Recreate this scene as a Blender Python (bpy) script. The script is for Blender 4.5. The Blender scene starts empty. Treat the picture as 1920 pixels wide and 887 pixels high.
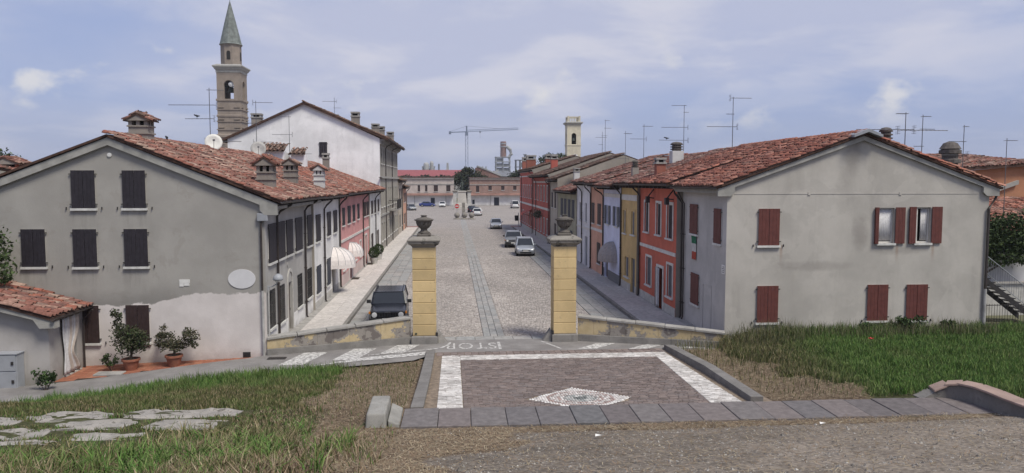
import bpy, math, random
import numpy as np
from mathutils import Vector, Matrix, noise as mnoise

random.seed(7)
RNG = np.random.default_rng(11)
S = bpy.context.scene
COL = S.collection
PI = math.pi
R = math.radians

# ------------------------------------------------------------------ camera
FPX, EYE = 1400.0, 6.9
PITCH = R(4.19)
YAW = math.atan(111 / 1400 * math.cos(PITCH))
cam_d = bpy.data.cameras.new('camera')
cam = bpy.data.objects.new('camera', cam_d)
COL.objects.link(cam)
cam.location = (0, 0, EYE)
cam.rotation_euler = (PI / 2 - PITCH, 0, -YAW)
cam_d.sensor_width = 36
cam_d.lens = 36 * FPX / 1920
cam_d.clip_end = 9000
S.camera = cam

# ------------------------------------------------------------------ sky and sun
SUN_EL, SUN_AZ = R(57), R(140)        # azimuth measured from +Y towards +X
w = bpy.data.worlds.new('World'); S.world = w; w.use_nodes = True
nt = w.node_tree; nt.nodes.clear()
def N(t, **k):
    n = nt.nodes.new(t)
    for a, b in k.items(): setattr(n, a, b)
    return n
L = nt.links.new
out = N('ShaderNodeOutputWorld'); bg = N('ShaderNodeBackground'); bg.inputs[1].default_value = 0.10
sky = N('ShaderNodeTexSky', sky_type='NISHITA', sun_disc=False, sun_elevation=SUN_EL, sun_rotation=SUN_AZ)
sky.air_density = 1.0; sky.dust_density = 2.2; sky.ozone_density = 2.5; sky.altitude = 30
tc = N('ShaderNodeTexCoord'); sep = N('ShaderNodeSeparateXYZ'); L(tc.outputs['Generated'], sep.inputs[0])
def Mth(op, a, b=None, clamp=False):
    n = N('ShaderNodeMath', operation=op, use_clamp=clamp)
    for i, q in enumerate((a, b)):
        if q is None: continue
        if isinstance(q, (int, float)): n.inputs[i].default_value = q
        else: L(q, n.inputs[i])
    return n.outputs[0]
def Ramp(fac, pts):
    n = N('ShaderNodeMapRange', interpolation_type='SMOOTHSTEP')
    L(fac, n.inputs[0]); n.inputs[1].default_value = pts[0]; n.inputs[2].default_value = pts[1]
    n.inputs[3].default_value = pts[2]; n.inputs[4].default_value = pts[3]
    return n.outputs[0]
zc = Mth('MAXIMUM', sep.outputs[2], 0.0)
den = Mth('ADD', zc, 0.17)
comb = N('ShaderNodeCombineXYZ')
L(Mth('DIVIDE', sep.outputs[0], den), comb.inputs[0]); L(Mth('DIVIDE', sep.outputs[1], den), comb.inputs[1])
def Noise(vec, scale, detail, rough, dist=0.0, off=(0, 0, 0), sc=(1, 1, 1)):
    mp = N('ShaderNodeMapping'); L(vec, mp.inputs[0]); mp.inputs[1].default_value = off; mp.inputs[3].default_value = sc
    n = N('ShaderNodeTexNoise'); L(mp.outputs[0], n.inputs['Vector'])
    n.inputs['Scale'].default_value = scale; n.inputs['Detail'].default_value = detail
    n.inputs['Roughness'].default_value = rough; n.inputs['Distortion'].default_value = dist
    return n.outputs[0]
def Mix(f, a, b):
    n = N('ShaderNodeMix', data_type='RGBA')
    if isinstance(f, (int, float)): n.inputs[0].default_value = f
    else: L(f, n.inputs[0])
    for i, q in ((6, a), (7, b)):
        if isinstance(q, tuple): n.inputs[i].default_value = q + (1,)
        else: L(q, n.inputs[i])
    return n.outputs[2]
# thin veil of high cloud, thicker sheets, then small bright cumulus low down
veil = Ramp(Noise(comb.outputs[0], .50, 8, .50, .35, (2.9, 3.3, 0), (1, 1, 1)), (.36, .62, .0, 1.0))
fine = Ramp(Noise(comb.outputs[0], 1.5, 9, .55, .3, (5.9, 4.3, 0)), (.44, .64, 0, 1))
hazy = Mix(0.86, sky.outputs[0], (2.1, 2.48, 3.9))
c1 = Mix(Mth('MULTIPLY', veil, .80), hazy, (3.2, 3.36, 4.25))
c2 = Mix(Mth('MULTIPLY', Mth('MULTIPLY', fine, Mth('ADD', Mth('MULTIPLY', veil, .65), .35)), .8), c1, (3.95, 3.98, 4.55))
puffn = Noise(tc.outputs['Generated'], 8.0, 6, .55, .05, (1.073, .693, .6), (1, 1, 1.6))
band = Mth('MULTIPLY', Ramp(sep.outputs[2], (.045, .10, 0, 1)), Ramp(sep.outputs[2], (.12, .24, 1, 0)))
puff = Mth('MULTIPLY', Ramp(puffn, (.55, .68, 0, 1)), band)
c3 = Mix(Mth('MULTIPLY', puff, .85), c2, (4.5, 4.45, 4.55))
# air near the horizon
hz = Ramp(sep.outputs[2], (-.02, .12, 1, 0))
c4 = Mix(Mth('MULTIPLY', hz, .68), c3, (2.3, 2.58, 3.4))
L(c4, bg.inputs[0]); L(bg.outputs[0], out.inputs[0])

sd = bpy.data.lights.new('sun', 'SUN'); sd.energy = 2.15; sd.angle = R(18); sd.color = (1, .955, .83)
sun = bpy.data.objects.new('sun', sd); COL.objects.link(sun)
sdir = Vector((math.sin(SUN_AZ) * math.cos(SUN_EL), math.cos(SUN_AZ) * math.cos(SUN_EL), math.sin(SUN_EL)))
sun.rotation_euler = sdir.to_track_quat('Z', 'Y').to_euler()
sun.location = (60, 40, 80)
S.view_settings.view_transform = 'Standard'
S.view_settings.look = 'None'
S.view_settings.exposure = 0.72
S.view_settings.gamma = 1
S.view_settings.use_curve_mapping = False
S.render.engine = 'CYCLES'
S.cycles.max_bounces = 5
S.cycles.diffuse_bounces = 3
S.cycles.volume_bounces = 0

# ------------------------------------------------------------------ materials
M = {}
class Nodes:
    def __init__(s, name):
        s.m = bpy.data.materials.new(name); s.m.use_nodes = True
        s.t = s.m.node_tree; s.b = s.t.nodes['Principled BSDF']; s.L = s.t.links.new
        s.pos = s.t.nodes.new('ShaderNodeNewGeometry').outputs['Position']
    def n(s, t, **k):
        q = s.t.nodes.new(t)
        for a, b in k.items(): setattr(q, a, b)
        return q
    def noise(s, scale, detail=5, rough=.6, stretch=None, vec=None, dist=0):
        v = vec or s.pos
        if stretch:
            mp = s.n('ShaderNodeMapping'); s.L(v, mp.inputs[0]); mp.inputs[3].default_value = stretch; v = mp.outputs[0]
        q = s.n('ShaderNodeTexNoise'); s.L(v, q.inputs['Vector'])
        q.inputs['Scale'].default_value = scale; q.inputs['Detail'].default_value = detail
        q.inputs['Roughness'].default_value = rough; q.inputs['Distortion'].default_value = dist
        return q.outputs[0]
    def rng(s, f, a, b, c=0, d=1, smooth=True):
        q = s.n('ShaderNodeMapRange')
        if smooth: q.interpolation_type = 'SMOOTHSTEP'
        s.L(f, q.inputs[0])
        for i, x in enumerate((a, b, c, d)): q.inputs[i + 1].default_value = x
        return q.outputs[0]
    def mix(s, f, a, b, mode='MIX'):
        q = s.n('ShaderNodeMix', data_type='RGBA', blend_type=mode)
        if isinstance(f, (int, float)): q.inputs[0].default_value = f
        else: s.L(f, q.inputs[0])
        for i, x in ((6, a), (7, b)):
            if isinstance(x, (tuple, list)): q.inputs[i].default_value = tuple(x)[:3] + (1,)
            else: s.L(x, q.inputs[i])
        return q.outputs[2]
    def math(s, op, a, b=0.0):
        q = s.n('ShaderNodeMath', operation=op)
        for i, x in enumerate((a, b)):
            if isinstance(x, (int, float)): q.inputs[i].default_value = x
            else: s.L(x, q.inputs[i])
        return q.outputs[0]
    def attr(s, name='tint'):
        return s.n('ShaderNodeAttribute', attribute_name=name).outputs['Color']
    def xyz(s):
        q = s.n('ShaderNodeSeparateXYZ'); s.L(s.pos, q.inputs[0]); return q.outputs
    def bump(s, h, strength=.3, dist=.02):
        q = s.n('ShaderNodeBump'); q.inputs['Strength'].default_value = strength; q.inputs['Distance'].default_value = dist
        s.L(h, q.inputs['Height']); s.L(q.outputs[0], s.b.inputs['Normal'])
    def done(s, col, rough=.85, spec=.3, metal=0):
        if isinstance(col, (tuple, list)): s.b.inputs['Base Color'].default_value = tuple(col)[:3] + (1,)
        else: s.L(col, s.b.inputs['Base Color'])
        s.b.inputs['Roughness'].default_value = rough
        s.b.inputs['Specular IOR Level'].default_value = spec
        s.b.inputs['Metallic'].default_value = metal
        return s.m
def sc(c, k): return tuple(min(1, x * k) for x in c)

def plaster(name, c, dirt=.35, warm=(.30, .26, .22), scale=.55, streak=.35, low=None, extra=None):
    """painted lime plaster: uneven tone, run-off streaks, patches of wear"""
    m = Nodes(name)
    col = m.mix(m.rng(m.noise(scale, 7, .62), .35, .68), sc(c, .86), sc(c, 1.08))
    col = m.mix(m.math('MULTIPLY', m.rng(m.noise(1.1, 6, .6, (1, 1, .16)), .50, .78), streak), col, sc(c, .62))
    col = m.mix(m.math('MULTIPLY', m.rng(m.noise(2.6, 8, .68), .55, .75), dirt), col, tuple(.55 * a + .45 * b for a, b in zip(c, warm)))
    col = m.mix(m.math('MULTIPLY', m.rng(m.noise(.42, 5, .55, dist=.6), .565, .585), .30), col, sc(c, 1.16))      # patched areas
    col = m.mix(m.math('MULTIPLY', m.rng(m.noise(.55, 6, .6, dist=.4), .60, .62), .28), col, sc(c, .80))
    col = m.mix(m.math('MULTIPLY', m.rng(m.noise(3.2, 5, .6, (1, 1, .06)), .60, .80), streak * .8), col, sc(c, .55))  # narrow runs
    if extra: col = extra(m, col)
    if low:   # splash-stained foot of the wall
        z = m.xyz()[2]
        f = m.math('MULTIPLY', m.rng(m.math('ADD', z, m.math('MULTIPLY', m.noise(1.6, 6), .9)), low, low + .55, 1, 0), .55)
        col = m.mix(f, col, (.20, .18, .16))
    m.bump(m.noise(26, 6, .65), .25, .02)
    M[name] = m.done(col, .9, .2)
    return M[name]
def solid(name, c, rough=.6, var=.15, scale=4, bump=0, metal=0, spec=.35, bs=40):
    m = Nodes(name)
    col = m.mix(m.rng(m.noise(scale, 6, .6), .3, .7), sc(c, 1 - var), sc(c, 1 + var))
    if bump: m.bump(m.noise(bs, 5, .6), bump, .02)
    M[name] = m.done(col, rough, spec, metal)
    return M[name]
def tinted(name, rough=.9, k=.25, scale=8, bump=.3, bs=45, spots=None, spec=.2):
    m = Nodes(name)
    a = m.attr()
    f = m.rng(m.noise(scale, 6, .65), .3, .72, 1 - k, 1 + k)
    q = m.n('ShaderNodeVectorMath', operation='SCALE'); m.L(a, q.inputs[0]); m.L(f, q.inputs['Scale'])
    col = q.outputs[0]
    if spots:
        col = m.mix(m.math('MULTIPLY', m.rng(m.noise(spots[1], 7, .7), spots[2], spots[2] + .14), spots[3]), col, spots[0])
    if bump: m.bump(m.noise(bs, 5, .6), bump, .015)
    M[name] = m.done(col, rough, spec)
    return M[name]

tinted('roof_tile', .92, .3, 9, .4, 60, ((.10, .082, .068), 2.2, .54, .62))
solid('tile_bed', (.075, .042, .032), .95, .3, 6)
solid('iron', (.035, .032, .033), .55, .2, 6, metal=.0)
solid('gutter', (.045, .036, .034), .5, .25, 2)
solid('pipe_pale', (.36, .35, .34), .6, .2, 2)
solid('zinc', (.30, .31, .33), .5, .15, 3, metal=.3)
solid('antenna', (.16, .16, .17), .5, .1, 5, metal=.5)
solid('dish', (.62, .61, .58), .5, .06, 5)
solid('glass_dark', (.018, .02, .024), .12, .1, 3, spec=.5)
solid('room_dark', (.02, .018, .017), .9, .1)
solid('curtain', (.55, .54, .55), .9, .12, 9)
solid('curtain_beige', (.42, .36, .32), .9, .12, 9)
solid('white_trim', (.58, .56, .53), .75, .12, 3)
solid('sill', (.56, .55, .53), .8, .15, 4)
solid('black_shutter', (.026, .022, .028), .6, .2, 7)
solid('brown_shutter', (.040, .024, .023), .6, .2, 7)
solid('maroon_shutter', (.118, .037, .031), .65, .14, 5)
solid('grey_shutter', (.115, .12, .135), .7, .15, 5)
solid('navy_shutter', (.028, .033, .05), .6, .15, 5)
solid('green_paint', (.03, .05, .04), .6, .15, 5)
solid('wood_door', (.075, .048, .034), .6, .25, 5)
solid('fascia', (.315, .305, .285), .85, .16, 2.2, .15)
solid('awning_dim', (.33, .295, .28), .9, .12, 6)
solid('awning', (.66, .61, .595), .85, .08, 6)
solid('terracotta', (.27, .105, .065), .85, .2, 9, .2)
solid('concrete', (.30, .285, .27), .9, .2, 3, .3)
solid('pale_concrete', (.44, .425, .40), .9, .16, 3, .2)
solid('metal_grey', (.30, .31, .335), .5, .06, 3)
solid('white_lamp', (.62, .62, .62), .3, .05)
solid('bronze', (.045, .055, .045), .6, .3, 4)
solid('bird', (.03, .03, .034), .7, .1)
solid('rubber', (.016, .016, .017), .85, .2, 8)
solid('rim', (.35, .36, .37), .35, .1, 8, metal=.6)
solid('car_black', (.010, .011, .015), .22, .08, 2, spec=.6)
solid('car_silver', (.40, .42, .45), .30, .04, 2, metal=.55)
solid('car_grey', (.26, .27, .29), .32, .04, 2, metal=.5)
solid('car_white', (.66, .66, .66), .35, .04, 2)
solid('car_blue', (.03, .05, .20), .3, .06, 2)
solid('car_navy', (.02, .025, .06), .3, .06, 2)
solid('car_glass', (.022, .025, .03), .08, .05, 2, spec=.6)
solid('lamp_clear', (.62, .62, .62), .15, .05)
solid('plate', (.60, .60, .58), .5, .03)
solid('amber', (.55, .20, .03), .3, .05)
solid('red_lens', (.22, .01, .01), .25, .05)
solid('trim_black', (.02, .02, .021), .6, .1)
solid('chrome', (.6, .6, .6), .2, .05, metal=.9)
solid('flag_green', (.03, .14, .075), .9, .1); solid('flag_white', (.5, .49, .47), .9, .08); solid('flag_red', (.36, .07, .045), .9, .1)
solid('sign_red', (.45, .03, .03), .5, .1)
solid('sign_white', (.66, .65, .63), .6, .05)
solid('sign_ink', (.04, .04, .05), .7, .05)
solid('bark', (.085, .065, .05), .95, .3, 9, .5)
solid('soil', (.05, .035, .026), .95, .3, 9, .4)
solid('dry_soil', (.20, .155, .115), .95, .35, 7, .6)
solid('copper_roof', (.15, .165, .155), .75, .30, 1.2)
solid('white_wall_pale', (.60, .59, .60), .9, .1, .7)
solid('red_sheet', (.26, .065, .065), .6, .15, 1)
solid('steel_far', (.30, .31, .33), .7, .2, .2)
solid('cowl', (.105, .092, .085), .9, .25, 5)
solid('steel_dark', (.15, .155, .17), .7, .25, .2)
solid('concrete_far', (.34, .335, .33), .9, .2, .15)
solid('rust_far', (.21, .12, .10), .9, .25, .3)
solid('crane_paint', (.16, .19, .26), .6, .1, .5)
tinted('leaf', .75, .2, 3, 0)
tinted('grass', .8, .15, 2, 0)
tinted('straw', .9, .15, 2, 0)
tinted('stone_piece', .88, .2, 5, .45, 50)
tinted('cobble', .85, .25, 11, .3, 60)
tinted('gravel', .95, .2, 20, .3, 60)
tinted('ground_cover', .97, .5, 11, .9, 70, ((.32, .285, .255), 38, .58, .65))
# white painted road marking, worn through
m = Nodes('road_paint')
f = m.rng(m.noise(7, 9, .72), .36, .60)
M['road_paint'] = m.done(m.mix(f, (.17, .16, .155), (.60, .585, .565)), .85, .2)
m = Nodes('asphalt')
c = m.mix(m.rng(m.noise(.7, 7, .65), .35, .68), (.17, .158, .153), (.255, .24, .232))
c = m.mix(m.math('MULTIPLY', m.rng(m.noise(90, 3, .6), .45, .7), .5), c, (.26, .25, .24))
m.bump(m.noise(120, 4, .6), .5, .01)
M['asphalt'] = m.done(c, .92, .2)
# piazza: setts too far off to be built one by one, laid in the same bond
m = Nodes('far_setts')
v = m.n('ShaderNodeTexVoronoi', feature='F1'); m.L(m.pos, v.inputs['Vector']); v.inputs['Scale'].default_value = 6.5
hue = m.n('ShaderNodeSeparateColor'); m.L(v.outputs['Color'], hue.inputs[0])
c = m.mix(hue.outputs[0], (.30, .268, .248), (.42, .378, .35))
c = m.mix(m.rng(v.outputs['Distance'], .38, .66), c, (.22, .197, .182))
c = m.mix(m.math('MULTIPLY', m.rng(m.noise(.16, 6, .6), .4, .7), .30), c, (.20, .19, .185))
m.bump(m.rng(v.outputs['Distance'], .2, .6, 1, 0), .4, .02)
M['far_setts'] = m.done(c, .9, .2)
# far countryside
m = Nodes('far_ground')
M['far_ground'] = m.done(m.mix(m.rng(m.noise(.02, 6), .4, .6), (.10, .11, .06), (.19, .17, .13)), .95, .1)

G_GREY = (.342, .324, .300)
plaster('grey_street', (.40, .385, .37), .3, streak=.5, low=.95)
def gable_stains(m, col):
    x, y, z = m.xyz()
    lean = m.math('ADD', x, m.math('MULTIPLY', m.math('SUBTRACT', 8.8, z), .28))       # soot run below the ridge flashing
    d = m.math('ABSOLUTE', m.math('SUBTRACT', lean, 17.0))
    f = m.math('MULTIPLY', m.math('MULTIPLY', m.rng(m.math('ADD', d, m.math('MULTIPLY', m.noise(2.2, 6), .5)), .28, .85, 1, 0), m.rng(z, 5.6, 8.6)), .6)
    col = m.mix(f, col, (.17, .155, .145))
    for x0, z0, wx, wz, k in ((17.2, 4.7, .55, 1.1, .55), (18.9, 4.0, 1.7, .28, .4), (15.2, 3.35, 2.6, .3, .35), (19.2, 4.9, .4, .9, .4)):      # soft-edged dark marks round the openings
        a = m.math('DIVIDE', m.math('SUBTRACT', x, x0), wx); b = m.math('DIVIDE', m.math('SUBTRACT', z, z0), wz)
        r = m.math('ADD', m.math('ADD', m.math('MULTIPLY', a, a), m.math('MULTIPLY', b, b)), m.math('MULTIPLY', m.noise(1.8, 7, .65), 1.1))
        col = m.mix(m.math('MULTIPLY', m.rng(r, .45, 1.35, 1, 0), k), col, (.21, .19, .175))
    for x0 in (13.75, 18.85, 20.45):      # rust from the hinge pins
        d = m.math('ABSOLUTE', m.math('SUBTRACT', x, x0))
        f = m.math('MULTIPLY', m.math('MULTIPLY', m.rng(d, .02, .10, 1, 0), m.rng(z, 3.3, 4.2)), m.rng(z, 4.2, 4.3, .5, 0))
        col = m.mix(f, col, (.27, .17, .12))
    return col
plaster('right_gable', (.445, .419, .384), .42, streak=.45, scale=.4, extra=gable_stains)
plaster('right_street_grey', (.47, .45, .435), .25, streak=.4)
plaster('white_plaster', (.72, .705, .695), .3, streak=.35, low=.35)
plaster('white_gable', (.80, .79, .80), .25, streak=.45, scale=.35)
plaster('pink', (.60, .30, .29), .25, (.45, .30, .28), streak=.3)
plaster('pale_pink', (.55, .44, .42), .3)
plaster('brick_red', (.52, .145, .098), .3, (.35, .17, .12), streak=.35)
plaster('dark_red', (.46, .125, .098), .3, (.28, .14, .12), streak=.4)
plaster('ochre', (.56, .40, .19), .3, (.33, .26, .16), streak=.4)
plaster('sky_blue', (.60, .63, .78), .25, (.40, .40, .46), streak=.35)
plaster('salmon', (.60, .345, .25), .35, (.36, .27, .22), streak=.45)
plaster('cool_white', (.66, .66, .68), .3, streak=.4)
plaster('olive', (.36, .34, .25), .35)
plaster('beige', (.46, .41, .35), .35, streak=.5)
plaster('tall_front', (.34, .315, .28), .5, streak=.7)
plaster('gable_tan', (.30, .27, .235), .35, streak=.4)
plaster('orange_wall', (.43, .21, .125), .3)
plaster('shed_plaster', (.40, .375, .36), .3, low=.25)
def per_block(m, col):
    r = m.n('ShaderNodeObjectInfo').outputs['Random']
    q = m.n('ShaderNodeVectorMath', operation='SCALE'); m.L(col, q.inputs[0]); m.L(m.rng(r, 0, 1, .86, 1.08, False), q.inputs['Scale'])
    return m.mix(m.math('MULTIPLY', m.rng(m.noise(6, 8, .72), .60, .68), .55), q.outputs[0], (.27, .225, .16))
plaster('yellow_pier', (.585, .44, .235), .4, (.36, .28, .17), streak=.6, extra=per_block)
plaster('far_cream', (.46, .40, .37), .25); plaster('far_brick', (.30, .20, .17), .35)
plaster('tower_plaster', (.27, .225, .19), .45, streak=.5); plaster('tower_yellow', (.56, .51, .40), .3)
plaster('chimney_grey', (.27, .24, .215), .4, streak=.5); plaster('chimney_red', (.30, .115, .085), .4); plaster('chimney_white', (.58, .57, .56), .3)
# the corner house's gable: old grey coat above, newer pale coat with a ragged edge below
m = Nodes('grey_gable')
x, y, z = m.xyz()
col = m.mix(m.rng(m.noise(.5, 7, .62), .35, .68), sc(G_GREY, .92), sc(G_GREY, 1.08))
col = m.mix(m.math('MULTIPLY', m.rng(m.noise(.9, 6, .62), .58, .8), .35), col, (.25, .225, .205))
col = m.mix(m.math('MULTIPLY', m.rng(m.noise(1.1, 6, .6, (1, 1, .2)), .5, .8), .25), col, (.22, .21, .20))
for (a_, b_, z_) in ((-14.65, -13.77, 5.8), (-12.75, -11.89, 5.8), (-16.58, -15.70, 3.54), (-14.67, -13.79, 3.52), (-12.76, -11.88, 3.52)):      # rain runs below the sills
    inx = m.math('MULTIPLY', m.rng(x, a_ - .22, a_ + .02), m.rng(x, b_ - .02, b_ + .22, 1, 0))
    run = m.math('MULTIPLY', m.math('MULTIPLY', inx, m.rng(z, z_ - 1.25, z_, 0, 1)), m.rng(z, z_, z_ + .05, 1, 0))
    col = m.mix(m.math('MULTIPLY', m.math('MULTIPLY', run, m.rng(m.noise(4.5, 5, .65, (1, 1, .10)), .38, .66)), .5), col, (.19, .18, .168))
col = m.mix(m.math('MULTIPLY', m.rng(m.noise(.9, 7, .66, dist=.5), .575, .60), .35), col, (.285, .262, .238))
edge = m.math('ADD', m.rng(x, -12.6, -9.8, 2.08, 2.47), m.math('MULTIPLY', m.math('SUBTRACT', m.noise(1.5, 8, .66), .5), .55))
grime = m.math('MULTIPLY', m.math('MULTIPLY', m.rng(m.math('SUBTRACT', z, edge), .75, 0, 0, 1), m.rng(x, -9.8, -12.2, .15, 1)), .55)
col = m.mix(grime, col, (.17, .16, .15))
pale = m.mix(m.rng(m.noise(.8, 7, .65), .35, .7), (.57, .525, .505), (.67, .62, .60))
pale = m.mix(m.math('MULTIPLY', m.rng(m.math('ADD', z, m.math('MULTIPLY', m.noise(2.5, 7, .7), .9)), .3, .75, 1, 0), .4), pale, (.27, .235, .215))
col = m.mix(m.rng(m.math('SUBTRACT', z, edge), -.03, .03, 1, 0), col, pale)
m.bump(m.noise(24, 6, .65), .25, .02)
M['grey_gable'] = m.done(col, .9, .2)
# parapet: yellow limewash fallen off in patches down to grey render
m = Nodes('peeling')
f = m.math('ADD', m.noise(1.25, 8, .68), m.math('MULTIPLY', m.noise(.32, 3), .55))
col = m.mix(m.rng(m.noise(3, 6), .3, .7), (.44, .345, .20), (.50, .405, .255))
col = m.mix(m.rng(f, .765, .79), col, (.27, .245, .22))
col = m.mix(m.rng(f, .855, .875), col, (.155, .135, .125))
col = m.mix(m.math('MULTIPLY', m.rng(m.noise(2.2, 7, .7, (1, 1, .3)), .55, .75), .5), col, (.12, .105, .095))
m.bump(m.rng(f, .77, .81, 1, 0), .5, .02)
M['peeling'] = m.done(col, .9, .2)
# weathered stone with lichen
def stone(name, c, lich=(.07, .068, .06), k=.6, s=6):
    m = Nodes(name)
    col = m.mix(m.rng(m.noise(s * .5, 7, .65), .3, .7), sc(c, .78), sc(c, 1.15))
    col = m.mix(m.math('MULTIPLY', m.rng(m.noise(s, 8, .7), .52, .64), k), col, lich)
    m.bump(m.noise(34, 7, .7), .5, .03)
    M[name] = m.done(col, .92, .2)
stone('urn_stone', (.14, .125, .112), (.026, .022, .020), .95, 4.5)
stone('cap_stone', (.25, .23, .205), (.040, .038, .032), .9, 3.2)
stone('plinth_stone', (.225, .212, .198), (.13, .12, .11), .5, 4)
stone('coping_stone', (.33, .315, .295), (.14, .13, .12), .5, 3)
stone('kerb_stone', (.20, .188, .178), (.10, .095, .088), .5, 4)
stone('pink_stone', (.33, .24, .205), (.22, .17, .15), .4, 3)
stone('white_rock', (.31, .288, .265), (.11, .10, .085), .9, 6.5)
stone('block_stone', (.28, .27, .25), (.16, .15, .13), .4, 5)
stone('monument_stone', (.46, .43, .39), (.30, .28, .25), .4, 1)

# ------------------------------------------------------------------ mesh helpers
ORG = {}
class MB:
    """collects shapes in world space; build() links them as ONE mesh object"""
    def __init__(s, *mats):
        s.v = []; s.f = []; s.mi = []; s.mats = list(mats) or ['concrete']; s.cur = 0; s.tint = None; s.tints = []
    def use(s, name):
        if name not in s.mats: s.mats.append(name)
        s.cur = s.mats.index(name); return s
    def add(s, vs, fs):
        b = len(s.v)
        s.v.extend([tuple(p) for p in vs])
        for f in fs:
            s.f.append(tuple(b + i for i in f)); s.mi.append(s.cur)
        if s.tint is not None: s.tints.extend([s.tint] * len(vs))
        return s
    def box(s, x0, x1, y0, y1, z0, z1):
        x0, x1 = min(x0, x1), max(x0, x1); y0, y1 = min(y0, y1), max(y0, y1); z0, z1 = min(z0, z1), max(z0, z1)
        return s.add([(x0, y0, z0), (x1, y0, z0), (x1, y1, z0), (x0, y1, z0), (x0, y0, z1), (x1, y0, z1), (x1, y1, z1), (x0, y1, z1)],
                     [(0, 3, 2, 1), (4, 5, 6, 7), (0, 1, 5, 4), (1, 2, 6, 5), (2, 3, 7, 6), (3, 0, 4, 7)])
    def hexa(s, b, t):
        """eight corners: bottom ring b, top ring t"""
        return s.add(list(b) + list(t), [(0, 3, 2, 1), (4, 5, 6, 7), (0, 1, 5, 4), (1, 2, 6, 5), (2, 3, 7, 6), (3, 0, 4, 7)])
    def prism(s, poly, d):
        n = len(poly); d = Vector(d); p = [Vector(q) for q in poly]
        fs = [tuple(range(n))[::-1], tuple(range(n, 2 * n))] + [(i, (i + 1) % n, n + (i + 1) % n, n + i) for i in range(n)]
        return s.add(p + [q + d for q in p], fs)
    def bar(s, a, b, wd, ht=None, up=(0, 0, 1)):
        a = Vector(a); b = Vector(b); ht = ht or wd; d = (b - a).normalized(); u = Vector(up)
        if abs(d.dot(u)) > .98: u = Vector((0, 1, 0))
        sx = d.cross(u).normalized() * wd / 2; sz = sx.cross(d).normalized() * ht / 2
        q = [-sx - sz, sx - sz, sx + sz, -sx + sz]
        return s.hexa([a + k for k in q], [b + k for k in q])
    def tube(s, path, r, n=8, r2=None):
        path = [Vector(p) for p in path]; k = len(path); vs = []; fs = []
        for i, p in enumerate(path):
            d = (path[min(i + 1, k - 1)] - path[max(i - 1, 0)]).normalized()
            u = Vector((0, 0, 1)) if abs(d.z) < .95 else Vector((0, 1, 0))
            a = d.cross(u).normalized(); b = a.cross(d)
            rr = r if r2 is None else r + (r2 - r) * i / max(1, k - 1)
            for j in range(n):
                t = 2 * PI * j / n
                vs.append(p + a * math.cos(t) * rr + b * math.sin(t) * rr)
        for i in range(k - 1):
            for j in range(n):
                fs.append((i * n + j, i * n + (j + 1) % n, (i + 1) * n + (j + 1) % n, (i + 1) * n + j))
        fs.append(tuple(range(n))[::-1]); fs.append(tuple((k - 1) * n + j for j in range(n)))
        return s.add(vs, fs)
    def lathe(s, prof, c=(0, 0, 0), n=20, axis='z', rot=0, sq=False):
        vs = []; fs = []; k = len(prof)
        for (r, h) in prof:
            for j in range(n):
                t = 2 * PI * j / n + rot
                a, b = r * math.cos(t), r * math.sin(t)
                if axis == 'z': vs.append((c[0] + a, c[1] + b, c[2] + h))
                elif axis == 'x': vs.append((c[0] + h, c[1] + a, c[2] + b))
                else: vs.append((c[0] + b, c[1] + h, c[2] + a))
        for i in range(k - 1):
            for j in range(n):
                fs.append((i * n + j, i * n + (j + 1) % n, (i + 1) * n + (j + 1) % n, (i + 1) * n + j))
        fs.append(tuple(range(n))[::-1]); fs.append(tuple((k - 1) * n + j for j in range(n)))
        return s.add(vs, fs)
    def squares(s, prof, c):
        """square moulding: rings of half-width r at height h"""
        return s.lathe([(r * math.sqrt(2), h) for r, h in prof], c, 4, rot=PI / 4)
    def build(s, name, parent=None, smooth=False, bevel=0):
        o = mesh_obj(name, s.v, s.f, s.mats, s.mi, parent, s.tints if s.tint is not None else None, smooth)
        if bevel:
            b = o.modifiers.new('bevel', 'BEVEL'); b.width = bevel; b.segments = 2; b.limit_method = 'ANGLE'
        return o

def mesh_obj(name, v, f, mats, mi=None, parent=None, tints=None, smooth=False):
    org = ORG.get(parent.name, Vector()) if parent else Vector()
    me = bpy.data.meshes.new(name)
    a = np.asarray([tuple(p) for p in v] if not isinstance(v, np.ndarray) else v, dtype=float) - np.array(org)
    if parent is None and len(a):        # a thing of one mesh keeps its origin at its base
        org = Vector(((a[:, 0].min() + a[:, 0].max()) / 2, (a[:, 1].min() + a[:, 1].max()) / 2, a[:, 2].min()))
        a = a - np.array(org)
    me.from_pydata(a.tolist(), [], f if not isinstance(f, np.ndarray) else f.tolist())
    for q in mats: me.materials.append(M[q])
    if mi is not None and len(mats) > 1: me.polygons.foreach_set('material_index', mi)
    if tints is not None:
        ca = me.color_attributes.new('tint', 'FLOAT_COLOR', 'POINT')
        t = np.ones((len(a), 4)); t[:, :3] = np.asarray(tints)[:, :3]
        ca.data.foreach_set('color', t.ravel())
    if smooth: me.polygons.foreach_set('use_smooth', [True] * len(me.polygons))
    me.update()
    o = bpy.data.objects.new(name, me); COL.objects.link(o)
    if parent: o.parent = parent; ORG[o.name] = org
    else: o.location = org; ORG[o.name] = org
    return o
def tag(o, label=None, cat=None, group=None, kind=None):
    if label: o['label'] = label
    if cat: o['category'] = cat
    if group: o['group'] = group
    if kind: o['kind'] = kind
    return o
def thing(name, label, cat, loc=(0, 0, 0), group=None):
    o = bpy.data.objects.new(name, None); COL.objects.link(o); o.empty_display_size = .3
    o.location = loc; ORG[o.name] = Vector(loc)
    return tag(o, label, cat, group)
def struct(o): return tag(o, kind='structure')
def piece(name, mesh, mat4, parent):
    o = bpy.data.objects.new(name, mesh); COL.objects.link(o); o.parent = parent
    ORG[o.name] = ORG[parent.name]
    o.matrix_local = Matrix.Translation(-ORG[parent.name]) @ mat4
    return o
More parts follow.
